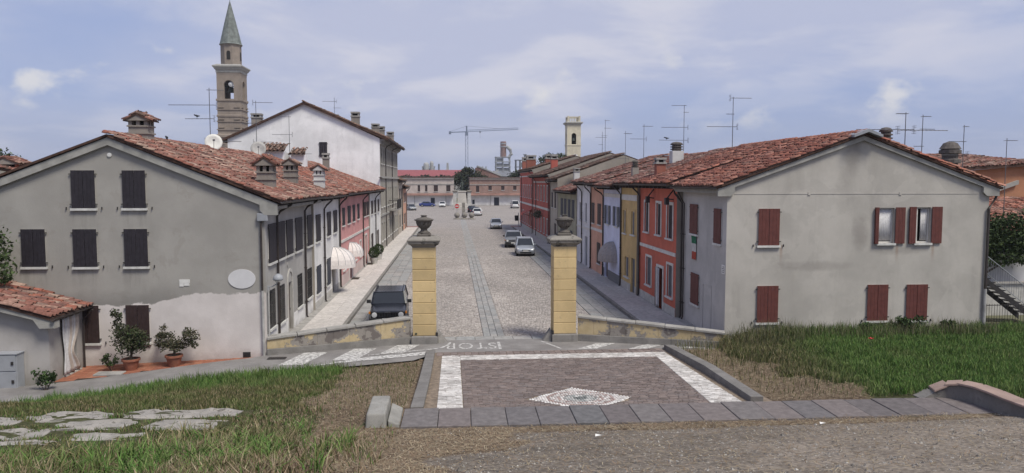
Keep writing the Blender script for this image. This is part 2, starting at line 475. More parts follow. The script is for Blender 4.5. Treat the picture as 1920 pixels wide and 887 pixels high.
def sstep(a, b, x):
    t = min(1, max(0, (x - a) / (b - a))); return t * t * (3 - 2 * t)

class Face:
    """a wall plane: u runs along it, d is out of it"""
    def __init__(s, o, axis, sign):
        s.o = o; s.axis = axis; s.sign = sign
    def P(s, u, z, d=0):
        return Vector((s.o + s.sign * d, u, z)) if s.axis == 'x' else Vector((u, s.o + s.sign * d, z))
    def box(s, mb, u0, u1, z0, z1, d0, d1):
        a = s.P(u0, z0, d0); b = s.P(u1, z1, d1)
        return mb.box(a.x, b.x, a.y, b.y, a.z, b.z)

def holed(mb, F, u0, u1, z0, z1, holes, depth=.22):
    """a wall rectangle with openings and their reveals"""
    us = sorted({u0, u1, *[q for h in holes for q in h[:2]]}); zs = sorted({z0, z1, *[q for h in holes for q in h[2:4]]})
    for i in range(len(us) - 1):
        for j in range(len(zs) - 1):
            cu = (us[i] + us[i + 1]) / 2; cz = (zs[j] + zs[j + 1]) / 2
            if any(h[0] < cu < h[1] and h[2] < cz < h[3] for h in holes): continue
            mb.add([F.P(us[i], zs[j]), F.P(us[i + 1], zs[j]), F.P(us[i + 1], zs[j + 1]), F.P(us[i], zs[j + 1])], [(0, 1, 2, 3)])
    for a, b, c, d in [h[:4] for h in holes]:
        for p, q in (((a, c), (b, c)), ((b, c), (b, d)), ((b, d), (a, d)), ((a, d), (a, c))):
            mb.add([F.P(*p), F.P(*q), F.P(*q, -depth), F.P(*p, -depth)], [(0, 1, 2, 3)])

def leaf_boards(mb, F, u0, u1, z0, z1, d0, d1, louver=False):
    """one shutter leaf: stiles and boards (or louvre slats)"""
    if louver:
        s = .055
        F.box(mb, u0, u0 + s, z0, z1, d0, d1); F.box(mb, u1 - s, u1, z0, z1, d0, d1)
        F.box(mb, u0 + s, u1 - s, z0, z0 + .08, d0, d1); F.box(mb, u0 + s, u1 - s, z1 - .08, z1, d0, d1)
        F.box(mb, u0 + s, u1 - s, z0 + .08, z1 - .08, d0, d0 + (d1 - d0) * .3)
        n = max(5, int((z1 - z0) / .075))
        for i in range(n):
            zz = z0 + .08 + (z1 - z0 - .16) * (i + .5) / n
            F.box(mb, u0 + s, u1 - s, zz - .02, zz + .02, d0 + (d1 - d0) * .3, d1 - .006)
    else:
        k = 3; wd = (u1 - u0) / k
        for i in range(k):
            F.box(mb, u0 + wd * i + .004, u0 + wd * (i + 1) - .004, z0, z1, d0, d1)
        F.box(mb, u0 + .01, u1 - .01, z0 + .01, z1 - .01, d0 + .004, d1 - .006)
def hinges(mb, F, u, z0, z1, sgn):
    mb.use('iron')
    for zz in (z0 + .14, z1 - .16):
        F.box(mb, u - .05, u + .05, zz, zz + .035, .03, .075)

def window(par, F, u0, u1, z0, z1, kind='closed', mat='black_shutter', sill='sill', surround=None, louver=False, ajar=0, swing=.46):
    if u1 < u0: u0, u1 = u1, u0
    um = (u0 + u1) / 2
    f = MB('white_trim')
    if kind == 'closed':                      # shut leaves hung on the wall face
        F.box(f, u0 + .01, u1 - .01, z0 + .01, z1 - .01, 0.004, .03)
        hinges(f, F, u0 - .02, z0, z1, 1); hinges(f, F, u1 + .02, z0, z1, -1)
        wn = f.build('window', par)
        for a, b in ((u0, um - .006), (um + .006, u1)):
            q = MB(mat); leaf_boards(q, F, a, b, z0, z1, .034, .072, louver); q.build('shutter', wn)
    elif kind == 'inset':                     # shut leaves inside the opening
        F.box(f, u0 + .002, u0 + .05, z0 + .002, z1 - .002, -.15, -.06); F.box(f, u1 - .05, u1 - .002, z0 + .002, z1 - .002, -.15, -.06)
        F.box(f, u0 + .05, u1 - .05, z1 - .05, z1 - .002, -.15, -.06)
        f.use('room_dark'); F.box(f, u0 + .002, u1 - .002, z0 + .002, z1 - .002, -.21, -.17)
        wn = f.build('window', par)
        for a, b in ((u0 + .052, um - .006), (um + .006, u1 - .052)):
            q = MB(mat); leaf_boards(q, F, a, b, z0 + .01, z1 - .055, -.12, -.08, louver); q.build('shutter', wn)
    elif kind == 'open' or kind == 'glass' or kind == 'grille':
        s = .055
        F.box(f, u0 + .002, u0 + s, z0 + .002, z1 - .002, -.16, -.09); F.box(f, u1 - s, u1 - .002, z0 + .002, z1 - .002, -.16, -.09)
        F.box(f, u0 + s, u1 - s, z0 + .002, z0 + s, -.16, -.09); F.box(f, u0 + s, u1 - s, z1 - s, z1 - .002, -.16, -.09)
        F.box(f, um - .03, um + .03, z0 + s, z1 - s, -.155, -.095)
        wn = f.build('window', par)
        q = MB('glass_dark'); F.box(q, u0 + s, um - .03, z0 + s, z1 - s, -.14, -.12); q.build('pane', wn)
        q = MB('glass_dark'); F.box(q, um + .03, u1 - s, z0 + s, z1 - s, -.14, -.12); q.build('pane', wn)
        if kind == 'open':
            for u, sg in ((u0, -1), (u1, 1)):
                wd = (u1 - u0) / 2
                q = MB(mat); a, b = sorted((u + sg * .03, u + sg * (.03 + wd))); leaf_boards(q, F, a, b, z0, z1, .03, .07, louver); q.build('shutter', wn)
        if kind == 'grille':
            q = MB('iron')
            n = max(4, int((u1 - u0) / .12))
            for i in range(n + 1):
                uu = u0 + .03 + (u1 - u0 - .06) * i / n
                q.tube([F.P(uu, z0, .03), F.P(uu, z1, .03)], .012, 5)
            for zz in np.linspace(z0 + .12, z1 - .12, 4): F.box(q, u0, u1, zz - .012, zz + .012, .018, .042)
            q.build('grille', wn)
    if surround:
        q = MB(surround); t = .12
        F.box(q, u0 - t, u0 - .001, z0, z1 + t, .003, .035); F.box(q, u1 + .001, u1 + t, z0, z1 + t, .003, .035); F.box(q, u0 - .001, u1 + .001, z1 + .001, z1 + t, .003, .035)
        q.build('surround', wn)
    if sill:
        q = MB(sill); e = .14 if surround else .05
        F.box(q, u0 - e, u1 + e, z0 - .09, z0 - .002, .002, .10); q.build('sill', wn)
    return wn

def downpipe(par, F, u, ztop, zbot=.05, mat='gutter', r=.05, back=.55, lean=0):
    q = MB(mat)
    q.tube([F.P(u, ztop, back), F.P(u, ztop - .14, back - .04), F.P(u + lean * .5, ztop - .42, .22), F.P(u + lean, ztop - .62, .085), F.P(u + lean, (ztop + zbot) / 2, .08), F.P(u + lean, zbot + .12, .08), F.P(u + lean, zbot, .14)], r, 7)
    z = zbot + .8
    while z < ztop - .8:
        F.box(q, u + lean - r - .012, u + lean + r + .012, z, z + .03, .01, .145); z += 1.7
    return q.build('downpipe', par)

# ------------------------------------------------------------------ barrel tiles
PAL_OLD = [(.225, .105, .083), (.255, .125, .099), (.195, .095, .078), (.305, .185, .148), (.225, .15, .124), (.26, .108, .082), (.335, .23, .185), (.165, .092, .078)]
PAL_NEW = [(.275, .108, .077), (.31, .128, .09), (.245, .094, .069), (.36, .175, .13), (.265, .135, .104), (.21, .085, .065)]
PAL_DARK = [(.15, .095, .075), (.18, .11, .085), (.13, .088, .072), (.205, .13, .10), (.165, .125, .105)]
def tile_shape(r0=.098, r1=.080, ln=.44, n=5, lift=.03):
    """one barrel tile, lying along +y (up the slope), low end at y=0, hollow side down"""
    vs = []
    for (yy, r, zz) in ((0, r0, lift), (ln, r1, 0)):
        for j in range(n + 1):
            t = PI * j / n
            vs.append((r * math.cos(t), yy, zz + r * math.sin(t) * .85))
    b = len(vs)
    for j in range(n + 1):
        t = PI * j / n; vs.append(((r0 - .022) * math.cos(t), 0, lift + (r0 - .022) * math.sin(t) * .85 - .004))
    fs = [(j, j + 1, n + 2 + j, n + 1 + j) for j in range(n)] + [(b + j, b + j + 1, j + 1, j) for j in range(n)]
    return vs, fs
TV, TF = tile_shape()
TVa, TFa = np.array(TV), np.array(TF)
TILE_MESH = {}
def tile_mesh(pal, i):
    k = (id(pal), i)
    if k not in TILE_MESH:
        me = bpy.data.meshes.new('tile'); me.from_pydata(TV, [], TF); me.materials.append(M['roof_tile'])
        ca = me.color_attributes.new('tint', 'FLOAT_COLOR', 'POINT')
        ca.data.foreach_set('color', np.tile(np.array(pal[i] + (1,)), len(TV)))
        me.polygons.foreach_set('use_smooth', [True] * len(me.polygons))
        TILE_MESH[k] = me
    return TILE_MESH[k]
def lay_tiles(roof, O, A, B, la, lb, pal=PAL_OLD, singles=0, sx=.23, sy=.36, lift=.035, keep=None):
    """cover a slope with barrel tiles; the ones that show largest are objects of their own"""
    O = Vector(O); A = Vector(A).normalized(); B = Vector(B).normalized(); Nn = A.cross(B)
    if Nn.z < 0: Nn = -Nn; flip = True
    else: flip = False
    X = -A if flip else A
    nc = max(1, int(la / sx)); nr = max(1, int(lb / sy)); sx = la / nc; sy = lb / nr
    items = []
    for c in range(nc):
        wob = random.uniform(-.02, .02)
        for r in range(nr):
            p = O + A * (sx * (c + .5) + wob + random.uniform(-.022, .022)) + B * (sy * r + random.uniform(-.06, .06) - .04) + Nn * (lift + random.uniform(-.010, .022) + .018 * math.sin(c * .31 + r * .45))
            if keep and not keep(p): continue
            items.append((p, random.uniform(-.12, .12), random.uniform(-.05, .04)))
    eye = Vector((0, 0, EYE))
    # patches of younger and older tiles
    def pick(p):
        g = mnoise.noise(p * .45) * .5 + random.uniform(-.5, .5)
        return min(len(pal) - 1, max(0, int((g * .9 + .5) * len(pal))))
    items.sort(key=lambda q: (q[0] - eye).length)
    V = []; T = []
    for i, (p, rz, rx) in enumerate(items):
        c, s_ = math.cos(rz), math.sin(rz)
        X2 = X * c + B * s_; Y2 = B * c - X * s_; Z2 = Nn
        Y2 = (Y2 + Z2 * rx).normalized(); Z2 = X2.cross(Y2)
        k = pick(p)
        if i < singles:
            mt = Matrix(((X2.x, Y2.x, Z2.x, p.x), (X2.y, Y2.y, Z2.y, p.y), (X2.z, Y2.z, Z2.z, p.z), (0, 0, 0, 1)))
            piece('tile', tile_mesh(pal, k), mt, roof)
        else:
            V.append(TVa @ np.array([X2, Y2, Z2]) + np.array(p)); T.append(np.tile(np.array(pal[k]) * random.choice((.6, .8, .95, 1.05, 1.2, 1.35)), (len(TV), 1)))
    if V:
        n = len(TV); F = np.concatenate([TFa + n * i for i in range(len(V))])
        o = mesh_obj('tiles', np.concatenate(V), F, ['roof_tile'], None, roof, np.concatenate(T), True)
        if len(items) > 40: o['kind'] = 'stuff'
def ridge_tiles(roof, a, b, pal=PAL_OLD, r=.13, step=.36):
    a = Vector(a); b = Vector(b); n = max(1, int((b - a).length / step)); d = (b - a).normalized()
    q = MB('roof_tile'); sx = d.cross(Vector((0, 0, 1))).normalized()
    for i in range(n):
        p = a + d * ((b - a).length * i / n); e = a + d * ((b - a).length * (i + 1.15) / n)
        q.tint = random.choice(pal); vs = []
        for (pt, rr, dz) in ((p, r * random.uniform(.95, 1.1), .02), (e, r * .85, 0)):
            for j in range(6):
                t = PI * j / 5; vs.append(pt + sx * rr * math.cos(t) + Vector((0, 0, dz + rr * math.sin(t) * .9 - .02)))
        q.add(vs, [(j, j + 1, 7 + j, 6 + j) for j in range(5)] + [(0, 5, 4, 3, 2, 1)])
    return q.build('ridge_tiles', roof, True)

def gable_roof(par, xe, xr, xb, y0, y1, ze, zr, zb, th=.09, pal=PAL_OLD, singles=0, over=.0, tiles=True, back_tiles=False, bed='tile_bed', sx=.235, gutter=True, ridge=True, gut_d=.07):
    """ridge along y; eave xe (street), ridge xr, back eave xb"""
    q = MB(bed)
    q.prism([(xe, y0 + .08, ze), (xr, y0 + .08, zr), (xb, y0 + .08, zb), (xb, y0 + .08, zb - th), (xr, y0 + .08, zr - th), (xe, y0 + .08, ze - th)], (0, y1 - y0 - .08, 0))
    roof = q.build('roof', par)
    sl = Vector((xr - xe, 0, zr - ze))
    if tiles:
        lay_tiles(roof, (xe, y0, ze), (0, 1, 0), sl, y1 - y0, sl.length, pal, singles, sx=sx)
        if back_tiles:
            s2 = Vector((xr - xb, 0, zr - zb)); lay_tiles(roof, (xb, y0, zb), (0, 1, 0), s2, y1 - y0, s2.length, pal, 0)
        if ridge: ridge_tiles(roof, (xr, y0 - .02, zr + .05), (xr, y1, zr + .05), pal)
    if gutter:
        sg = 1 if xe > xr else -1
        g = MB('gutter'); n = 6; vs = []; r = .075
        for yy in (y0, y1):
            for j in range(n + 1):
                t = PI + PI * j / n; vs.append((xe + sg * gut_d + r * math.cos(t), yy, ze - .03 + r * math.sin(t)))
            for j in range(n, -1, -1):
                t = PI + PI * j / n; vs.append((xe + sg * gut_d + (r - .012) * math.cos(t), yy, ze - .03 + (r - .012) * math.sin(t)))
        k = 2 * (n + 1)
        g.add(vs, [(j, (j + 1) % k, k + (j + 1) % k, k + j) for j in range(k)] + [tuple(range(k)), tuple(range(k, 2 * k))])
        g.build('gutter', roof)
    return roof

def chimney(roof, x, y, z0, w=.7, d=.7, h=1.6, body='chimney_grey', style='house', pal=PAL_OLD, band='terracotta'):
    """rendered stack with string courses, smoke openings and a little tiled gable cap (ridge along y)"""
    q = MB(body)
    a, b = w / 2, d / 2
    hb = h * .58 if style == 'house' else h * .72
    q.box(x - a, x + a, y - b, y + b, z0, z0 + hb)
    zz = z0 + hb
    if style == 'house':
        q.use(band); q.box(x - a - .05, x + a + .05, y - b - .05, y + b + .05, zz - .30, zz - .24)
        q.box(x - a - .05, x + a + .05, y - b - .05, y + b + .05, zz, zz + .06); zz += .06
        for sx_ in (-1, 0, 1):
            for sy_ in (-1, 0, 1):
                if sx_ == 0 and sy_ == 0: continue
                q.box(x + sx_ * (a - .07) - .07, x + sx_ * (a - .07) + .07, y + sy_ * (b - .07) - .07, y + sy_ * (b - .07) + .07, zz, zz + h * .13)
        q.use('room_dark'); q.box(x - a * .5, x + a * .5, y - b * .5, y + b * .5, zz, zz + h * .13)
        zz += h * .13
        q.use(body); hh = h * .16; o = .10
        q.prism([(x - a - o, y - b - o, zz), (x + a + o, y - b - o, zz), (x, y - b - o, zz + hh)], (0, d + 2 * o, 0))
        q.use('tile_bed')
        for sg in (-1, 1):
            q.hexa([(x + sg * (a + o + .06), y - b - o - .04, zz - .03), (x, y - b - o - .04, zz + hh + .01), (x, y + b + o + .04, zz + hh + .01), (x + sg * (a + o + .06), y + b + o + .04, zz - .03)],
                   [(x + sg * (a + o + .06), y - b - o - .04, zz + .03), (x, y - b - o - .04, zz + hh + .07), (x, y + b + o + .04, zz + hh + .07), (x + sg * (a + o + .06), y + b + o + .04, zz + .03)])
        o2 = q.build('chimney', roof)
        for sg in (-1, 1):
            s2 = Vector((-sg * (a + o + .06), 0, hh + .04))
            lay_tiles(o2, (x + sg * (a + o + .06), y - b - o - .04, zz + .03), (0, 1, 0), s2, d + 2 * o + .08, s2.length, pal, 0, sy=.3, lift=.0)
        return o2
    if style == 'slab':
        q.use('concrete'); q.box(x - a - .06, x + a + .06, y - b - .06, y + b + .06, zz, zz + h * .07); zz += h * .07
        for sx_ in (-1, 1):
            for sy_ in (-1, 1): q.box(x + sx_ * (a - .06) - .06, x + sx_ * (a - .06) + .06, y + sy_ * (b - .06) - .06, y + sy_ * (b - .06) + .06, zz, zz + h * .12)
        q.use('room_dark'); q.box(x - a * .55, x + a * .55, y - b * .55, y + b * .55, zz, zz + h * .12); zz += h * .12
        q.use('concrete'); q.box(x - a - .05, x + a + .05, y - b - .05, y + b + .05, zz, zz + h * .09)
    if style == 'cowl':                    # stacked rings
        q.use('cowl')
        for i in range(3):
            k = zz + i * h * .10
            q.lathe([(a * .80, k - z0), (a * .80, k - z0 + h * .045), (a * 1.12, k - z0 + h * .05), (a * 1.12, k - z0 + h * .085), (a * .8, k - z0 + h * .1)], (x, y, z0), 14)
        q.lathe([(a * 1.1, 0), (a * .7, h * .06), (a * .2, h * .08)], (x, y, zz + 3 * h * .10), 14)
    return q.build('chimney', roof)

ANT = 'rooftop aerials'
def antenna(x, y, z0, h, label, arms, tilt=0, group=ANT):
    """mast with yagi booms; arms: (fraction of height, boom length, heading deg, number of rods, rod length)"""
    t = thing('tv_antenna', label, 'antenna', (x, y, z0), group)
    q = MB('antenna'); top = Vector((x + tilt, y, z0 + h)); base = Vector((x, y, z0))
    q.tube([base, base.lerp(top, .5), top], .024, 6, .018); q.build('mast', t)
    for fr, bl, hd, nr, rl in arms:
        p = base.lerp(top, fr); d = Vector((math.cos(R(hd)), math.sin(R(hd)), 0)); s = Vector((-d.y, d.x, 0))
        b = MB('antenna'); a0 = p - d * bl * .15; b.tube([a0, p + d * bl * .85], .016, 5)
        for i in range(nr):
            c = a0 + d * (bl * (i + .5) / nr); k = rl * (1 - .35 * i / max(1, nr))
            b.tube([c - s * k / 2, c + s * k / 2], .010, 4)
        if bl > 1.2:
            for zz in (-.16, -.08, .08, .16): b.tube([a0 - s * .17 + Vector((0, 0, zz)), a0 + s * .17 + Vector((0, 0, zz))], .008, 4)
            b.tube([a0 - Vector((0, 0, .18)), a0 + Vector((0, 0, .18))], .010, 4)
        b.build('boom', t)
    return t
def dish(x, y, z, r, label, az=-70, mat='dish', foot=.4):
    t = thing('satellite_dish', label, 'satellite dish', (x, y, z - foot), None)
    d = Vector((math.sin(R(az)), -math.cos(R(az)), .25)).normalized()
    u = d.cross(Vector((0, 0, 1))).normalized(); v = u.cross(d)
    c = Vector((x, y, z)); q = MB(mat); vs = [c - d * r * .22]; n = 22
    for i in (1, 2, 3):
        for j in range(n):
            a = 2 * PI * j / n; k = i / 3
            vs.append(c + (u * math.cos(a) + v * math.sin(a)) * r * k - d * r * .22 * (1 - k * k))
    fs = [(0, 1 + j, 1 + (j + 1) % n) for j in range(n)]
    for i in range(2):
        fs += [(1 + i * n + j, 1 + i * n + (j + 1) % n, 1 + (i + 1) * n + (j + 1) % n, 1 + (i + 1) * n + j)[::-1] for j in range(n)]
    q.add(vs, fs); o = q.build('reflector', t, True)
    sm = o.modifiers.new('thick', 'SOLIDIFY'); sm.thickness = .02
    q = MB('antenna'); q.tube([c - d * r * .2, c - d * r * .3, (x, y, z - foot)], .03, 6)
    q.build('stand', t)
    q = MB('antenna'); q.tube([c - v * r * .95, c + d * r * .8], .014, 5); q.box(*sum(([k - .05, k + .05] for k in (c + d * r * .8)), [])); q.build('receiver_arm', t)
    return t

# ------------------------------------------------------------------ terrain
def interp(x, pts): return float(np.interp(x, [p[0] for p in pts], [p[1] for p in pts]))
def leftdrop(x): return -.32 * sstep(-7.5, -15, x)
NEAR = [(-30, 19.0), (-22, 22.0), (-15, 24.6), (-11.3, 26.1), (-7, 27.6), (-4.3, 28.2), (-1.2, 29.2), (-.9, 29.9), (8.9, 29.9), (11.4, 29.3)]
FARE = [(-30, 21.5), (-22, 24.7), (-14.4, 27.5), (-7.75, 29.65), (-7.4, 30.1), (-1.7, 31.9), (5.2, 31.9), (11.4, 30.1)]
PROF = [(-12, 5.3), (1.2, 5.25), (4, 4.35), (8, 3.15), (12, 2.2), (15, 1.52), (17.3, 1.0), (19.6, .93)]
def ramp_z(y): return interp(y, [(19.3, .93), (29.2, .08), (30.2, .0)])
def zt(x, y):
    """height of the bare bank"""
    if y <= 19.6:
        z = interp(y, PROF)
        if x > 9: z += .10 * sstep(9, 16, x) * sstep(14, 18, y)
        if x < -3: z += .06 * sstep(-3, -8, x)
        return z
    if x < 3.5:
        yn = interp(x, NEAR)
        base = interp(y, [(19.6, .93), (21.2, .74), (yn - 2.5, .08), (yn - .6, -.10), (yn + .2, -.03)])
        z = base + leftdrop(x) * sstep(yn - 4, yn, y)
        if y > yn: z = -.03 + leftdrop(x)
        if x > -1.3: z = min(z, ramp_z(y))
        return z - (.07 if x > -1.15 or y > yn + .1 else 0)
    zz = interp(y, [(19.6, 1.0), (25, .74), (30.5, .50), (32, .3)])
    r = min(ramp_z(y) if y < 30.2 else 0, zz)
    k = sstep(8.9, 9.6, x) * (.12 + .88 * sstep(9.2, 13.0, x + (22 - y) * .3)) if y < 29 else sstep(10.5, 13.5, x)
    return r + (zz - r) * k - (.07 if x < 8.75 else 0)

X0, X1, Y0, Y1, ST = -34, 36, -6, 33, .28
xs = np.arange(X0, X1 + .01, ST); ys = np.arange(Y0, Y1 + .01, ST)
V = []; T = []
def dirtmix(x, y):
    """what grows or lies on the bank: 0 bare gravel, 1 straw and dry earth, 2 green"""
    n = mnoise.noise(Vector((x * .35, y * .35, 0))) * .9 + mnoise.noise(Vector((x * 1.3, y * 1.3, 4))) * .35
    if y < 17.6:
        if x < -2.2 + n: return 2 if x < -3.0 + n * 1.5 - (y - 12) * .12 else 1
        if x < 1.2 + n * 1.3 - (17 - y) * .25 or y > 16.9 + n * .25: return 1
        return 0
    if x < 0: return 1 if x > -3.9 + n * 1.1 - (y - 24) * .05 else 2
    if x > 8:
        return 1 if x < 10.9 + n * .9 - (y - 24) * .04 + (0.5 if y < 21 else 0) else 2
    return 1
CC = {0: (.185, .156, .128), 1: (.150, .110, .076), 2: (.062, .064, .028)}
for y in ys:
    for x in xs:
        z = zt(x, y)
        z += .035 * mnoise.noise(Vector((x * .8, y * .8, 1))) + (.02 * mnoise.noise(Vector((x * 3, y * 3, 2))))
        if (17.2 < y < 31 and -1.3 < x < 14) or y > 30.5: z -= .05
        k = dirtmix(x, y); g = mnoise.noise(Vector((x * .55, y * .9, 31))) * .6 + mnoise.noise(Vector((x * 2.2, y * 3.0, 33))) * .5
        lt = sstep(0, 9, x - (y - 12) * 1.2) * .35 - .12 if k == 0 else 0
        V.append((x, y, z)); T.append(tuple(c * (1 + .55 * g + lt) for c in CC[k]))
nx, ny = len(xs), len(ys)
Fq = [(j * nx + i, j * nx + i + 1, (j + 1) * nx + i + 1, (j + 1) * nx + i) for j in range(ny - 1) for i in range(nx - 1)]
bank = struct(mesh_obj('levee_bank', np.array(V), Fq, ['ground_cover'], None, None, T, True))
q = MB('far_ground')
for (x0, x1, y0, y1) in ((-700, 700, 32.6, 1100), (-700, -33.6, -300, 32.6), (35.6, 700, -300, 32.6)):
    q.add([(x0, y0, -.12), (x1, y0, -.12), (x1, y1, -.12), (x0, y1, -.12)], [(0, 1, 2, 3)])
struct(q.build('ground'))

# ------------------------------------------------------------------ road in front of the gate
def zroad(x, y): return leftdrop(x) + (.0 if x > -7 else 0)
q = MB('asphalt'); rx = np.linspace(-30, 11.4, 84); vs = []; fs = []
for i, x in enumerate(rx):
    a, b = interp(x, NEAR) - .35, interp(x, FARE) + (.45 if -7.4 < x < 11.4 else .05)
    if -1.7 <= x <= 5.2: b = 32.28
    if -1.2 < x < 8.9: a = 29.35
    for k in range(5): vs.append((x, a + (b - a) * k / 4, zroad(x, 0) + .004 - (.012 if k == 0 and not -1.2 < x < 8.9 else 0)))
for i in range(len(rx) - 1):
    for k in range(4): fs.append((i * 5 + k, (i + 1) * 5 + k, (i + 1) * 5 + k + 1, i * 5 + k + 1))
q.add(vs, fs); road = struct(q.build('road'))
def paint(name, pts, z=.010):
    q = MB('road_paint'); q.add([(x, y, z + leftdrop(x)) for x, y in pts], [tuple(range(len(pts)))]); return q.build(name, road)
for c, y0, y1, s in ((-5.85, 28.3, 30.35, .30), (-3.95, 28.95, 30.9, .30), (-2.2, 29.95, 31.45, .30)):
    paint('crossing_stripe', [(c - .46 - s, y0), (c + .46 - s, y0), (c + .46 + s, y1), (c - .46 + s, y1)])
paint('edge_line', [(-5.5, 27.95), (-3.6, 28.75), (-1.15, 29.55), (-1.15, 30.1), (-3.4, 29.35)], .0135)
paint('edge_line', [(-3.4, 29.62), (-1.0, 30.45), (-.45, 30.75), (-.45, 30.85), (-1.05, 30.56), (-3.4, 29.72)], .0165)
paint('edge_line', [(-.45, 30.75), (-.2, 31.2), (-.1, 31.75), (-.2, 31.75), (-.32, 31.25), (-.55, 30.85)], .0195)
for c, y0, y1, s in ((6.0, 30.15, 31.15, .5), (8.05, 29.98, 30.75, .45), (9.95, 29.95, 30.3, .25)):
    paint('crossing_stripe', [(c - .42 - s, y0), (c + .42 - s, y0), (c + .42 + s, y1), (c - .42 + s, y1)])
paint('edge_line', [(3.75, 31.75), (4.4, 30.25), (4.48, 30.27), (3.85, 31.78)])
# STOP, written to be read by drivers leaving the piazza
cu = bpy.data.curves.new('stop', 'FONT'); cu.body = 'STOP'; cu.size = 1; cu.space_character = 1.12
to = bpy.data.objects.new('stop', cu); COL.objects.link(to)
bpy.context.view_layer.update()
me = bpy.data.meshes.new_from_object(to.evaluated_get(bpy.context.evaluated_depsgraph_get()))
bpy.data.objects.remove(to)
co = np.array([v.co[:] for v in me.vertices]); mn, mx = co.min(0), co.max(0)
nv = (co - mn) / np.maximum(mx - mn, 1e-6)
pts = np.stack([1.78 - nv[:, 0] * 2.08, 31.62 - nv[:, 1] * 1.12, np.full(len(nv), .0115)], 1)
mesh_obj('stop_lettering', pts, [tuple(p.vertices) for p in me.polygons], ['road_paint'], None, road)
paint('stop_line', [(1.86, 30.4), (1.98, 30.4), (1.98, 31.75), (1.86, 31.75)])
# drain cover in the gutter beside the corner
q = MB('iron'); q.box(-7.25, -6.55, 29.25, 29.6, -.08 + .085, -.08 + .103)
for i in range(6): q.box(-7.2 + i * .11, -7.15 + i * .11, 29.28, 29.57, .023, .032)
q.build('drain_grate', road)

# ------------------------------------------------------------------ stone pieces shared between alike slabs
BOXM = {}
def boxmesh(key, w, l, h, mat, col, chamf=.012):
    k = (key, round(w, 3), round(l, 3), mat, col)
    if k not in BOXM:
        a, b, c = w / 2, l / 2, chamf
        vs = [(sx * a, sy * b, -h) for sx, sy in ((-1, -1), (1, -1), (1, 1), (-1, 1))] + [(sx * a, sy * b, -c) for sx, sy in ((-1, -1), (1, -1), (1, 1), (-1, 1))] + [(sx * (a - c), sy * (b - c), 0) for sx, sy in ((-1, -1), (1, -1), (1, 1), (-1, 1))]
        fs = [(8, 9, 10, 11)] + [(i, (i + 1) % 4, 4 + (i + 1) % 4, 4 + i) for i in range(4)] + [(4 + i, 4 + (i + 1) % 4, 8 + (i + 1) % 4, 8 + i) for i in range(4)]
        me = bpy.data.meshes.new(key); me.from_pydata(vs, [], fs); me.materials.append(M[mat])
        ca = me.color_attributes.new('tint', 'FLOAT_COLOR', 'POINT'); ca.data.foreach_set('color', np.tile(np.array(tuple(col) + (1,)), len(vs)))
        BOXM[k] = me
    return BOXM[k]
def lay(parent, name, x, y, z, w, l, pal, mat='stone_piece', h=.06, rz=0, pitch=0, jit=.004):
    me = boxmesh(name, w, l, h, mat, random.choice(pal))
    mt = Matrix.Translation((x, y, z + random.uniform(-jit, jit))) @ Matrix.Rotation(rz, 4, 'Z') @ Matrix.Rotation(pitch + random.uniform(-.003, .003), 4, 'X') @ Matrix.Rotation(random.uniform(-.004, .004), 4, 'Y')
    return piece(name, me, mt, parent)
def many_blocks(name, parent, P, W, Ln, C, mat, h=.06, chamf=.02, slope=0.0):
    """thousands of small setts joined into one part"""
    P = np.asarray(P); n = len(P); W = np.asarray(W)[:, None] / 2; Ln = np.asarray(Ln)[:, None] / 2
    sg = np.array([(-1, -1), (1, -1), (1, 1), (-1, 1)])
    ring = lambda k, dz: np.stack([P[:, 0:1] + sg[:, 0] * (W - k), P[:, 1:2] + sg[:, 1] * (Ln - k), P[:, 2:3] + dz + slope * sg[:, 1] * (Ln - k)], 2)
    v = np.concatenate([ring(0, -h), ring(0, -chamf), ring(chamf, 0)], 1).reshape(-1, 3)
    v[:, :2] += RNG.uniform(-.006, .006, (len(v), 2))
    f0 = np.array([(8, 9, 10, 11)] + [(i, (i + 1) % 4, 4 + (i + 1) % 4, 4 + i) for i in range(4)] + [(4 + i, 4 + (i + 1) % 4, 8 + (i + 1) % 4, 8 + i) for i in range(4)])
    f = (f0[None] + 12 * np.arange(n)[:, None, None]).reshape(-1, 4)
    o = mesh_obj(name, v, f, [mat], None, parent, np.repeat(np.asarray(C), 12, 0)); o['kind'] = 'stuff'
    return o

# ------------------------------------------------------------------ piazza
q = MB('far_setts'); q.box(-7.4, 11.3, 32.05, 70.0, -.30, -.045); q.box(-7.4, 11.3, 70.0, 117, -.30, -.004)
q.box(-75, 85, 117, 217, -.31, -.008)
q.use('soil')
piazza = struct(q.build('piazza'))
# setts of the roadway, one by one as far as the eye can part them
PC = np.array([(.315, .284, .262), (.35, .315, .292), (.285, .258, .24), (.38, .345, .32), (.26, .235, .22), (.325, .29, .267)])
P = []; W = []; Ln = []; C = []
for xa, xb in ((-3.22, 1.32), (2.30, 7.08)):
    y = 33.05; row = 0
    while y < 70:
        l = .125 + .002 * (y - 32) * .5; x = xa + (row % 2) * .05
        while x < xb - .05:
            wd = min(random.uniform(.12, .19), xb - x)
            P.append((x + wd / 2, y + l / 2 + .03 * math.sin(x * 1.3), random.uniform(-.012, .004))); W.append(wd - .014); Ln.append(l - .014)
            g = mnoise.noise(Vector((x * .25, y * .18, 3))) * .28 + 1
            C.append(PC[random.randrange(6)] * g * random.uniform(.85, 1.12)); x += wd
        y += l; row += 1
many_blocks('setts', piazza, P, W, Ln, C, 'cobble', .06, .02)
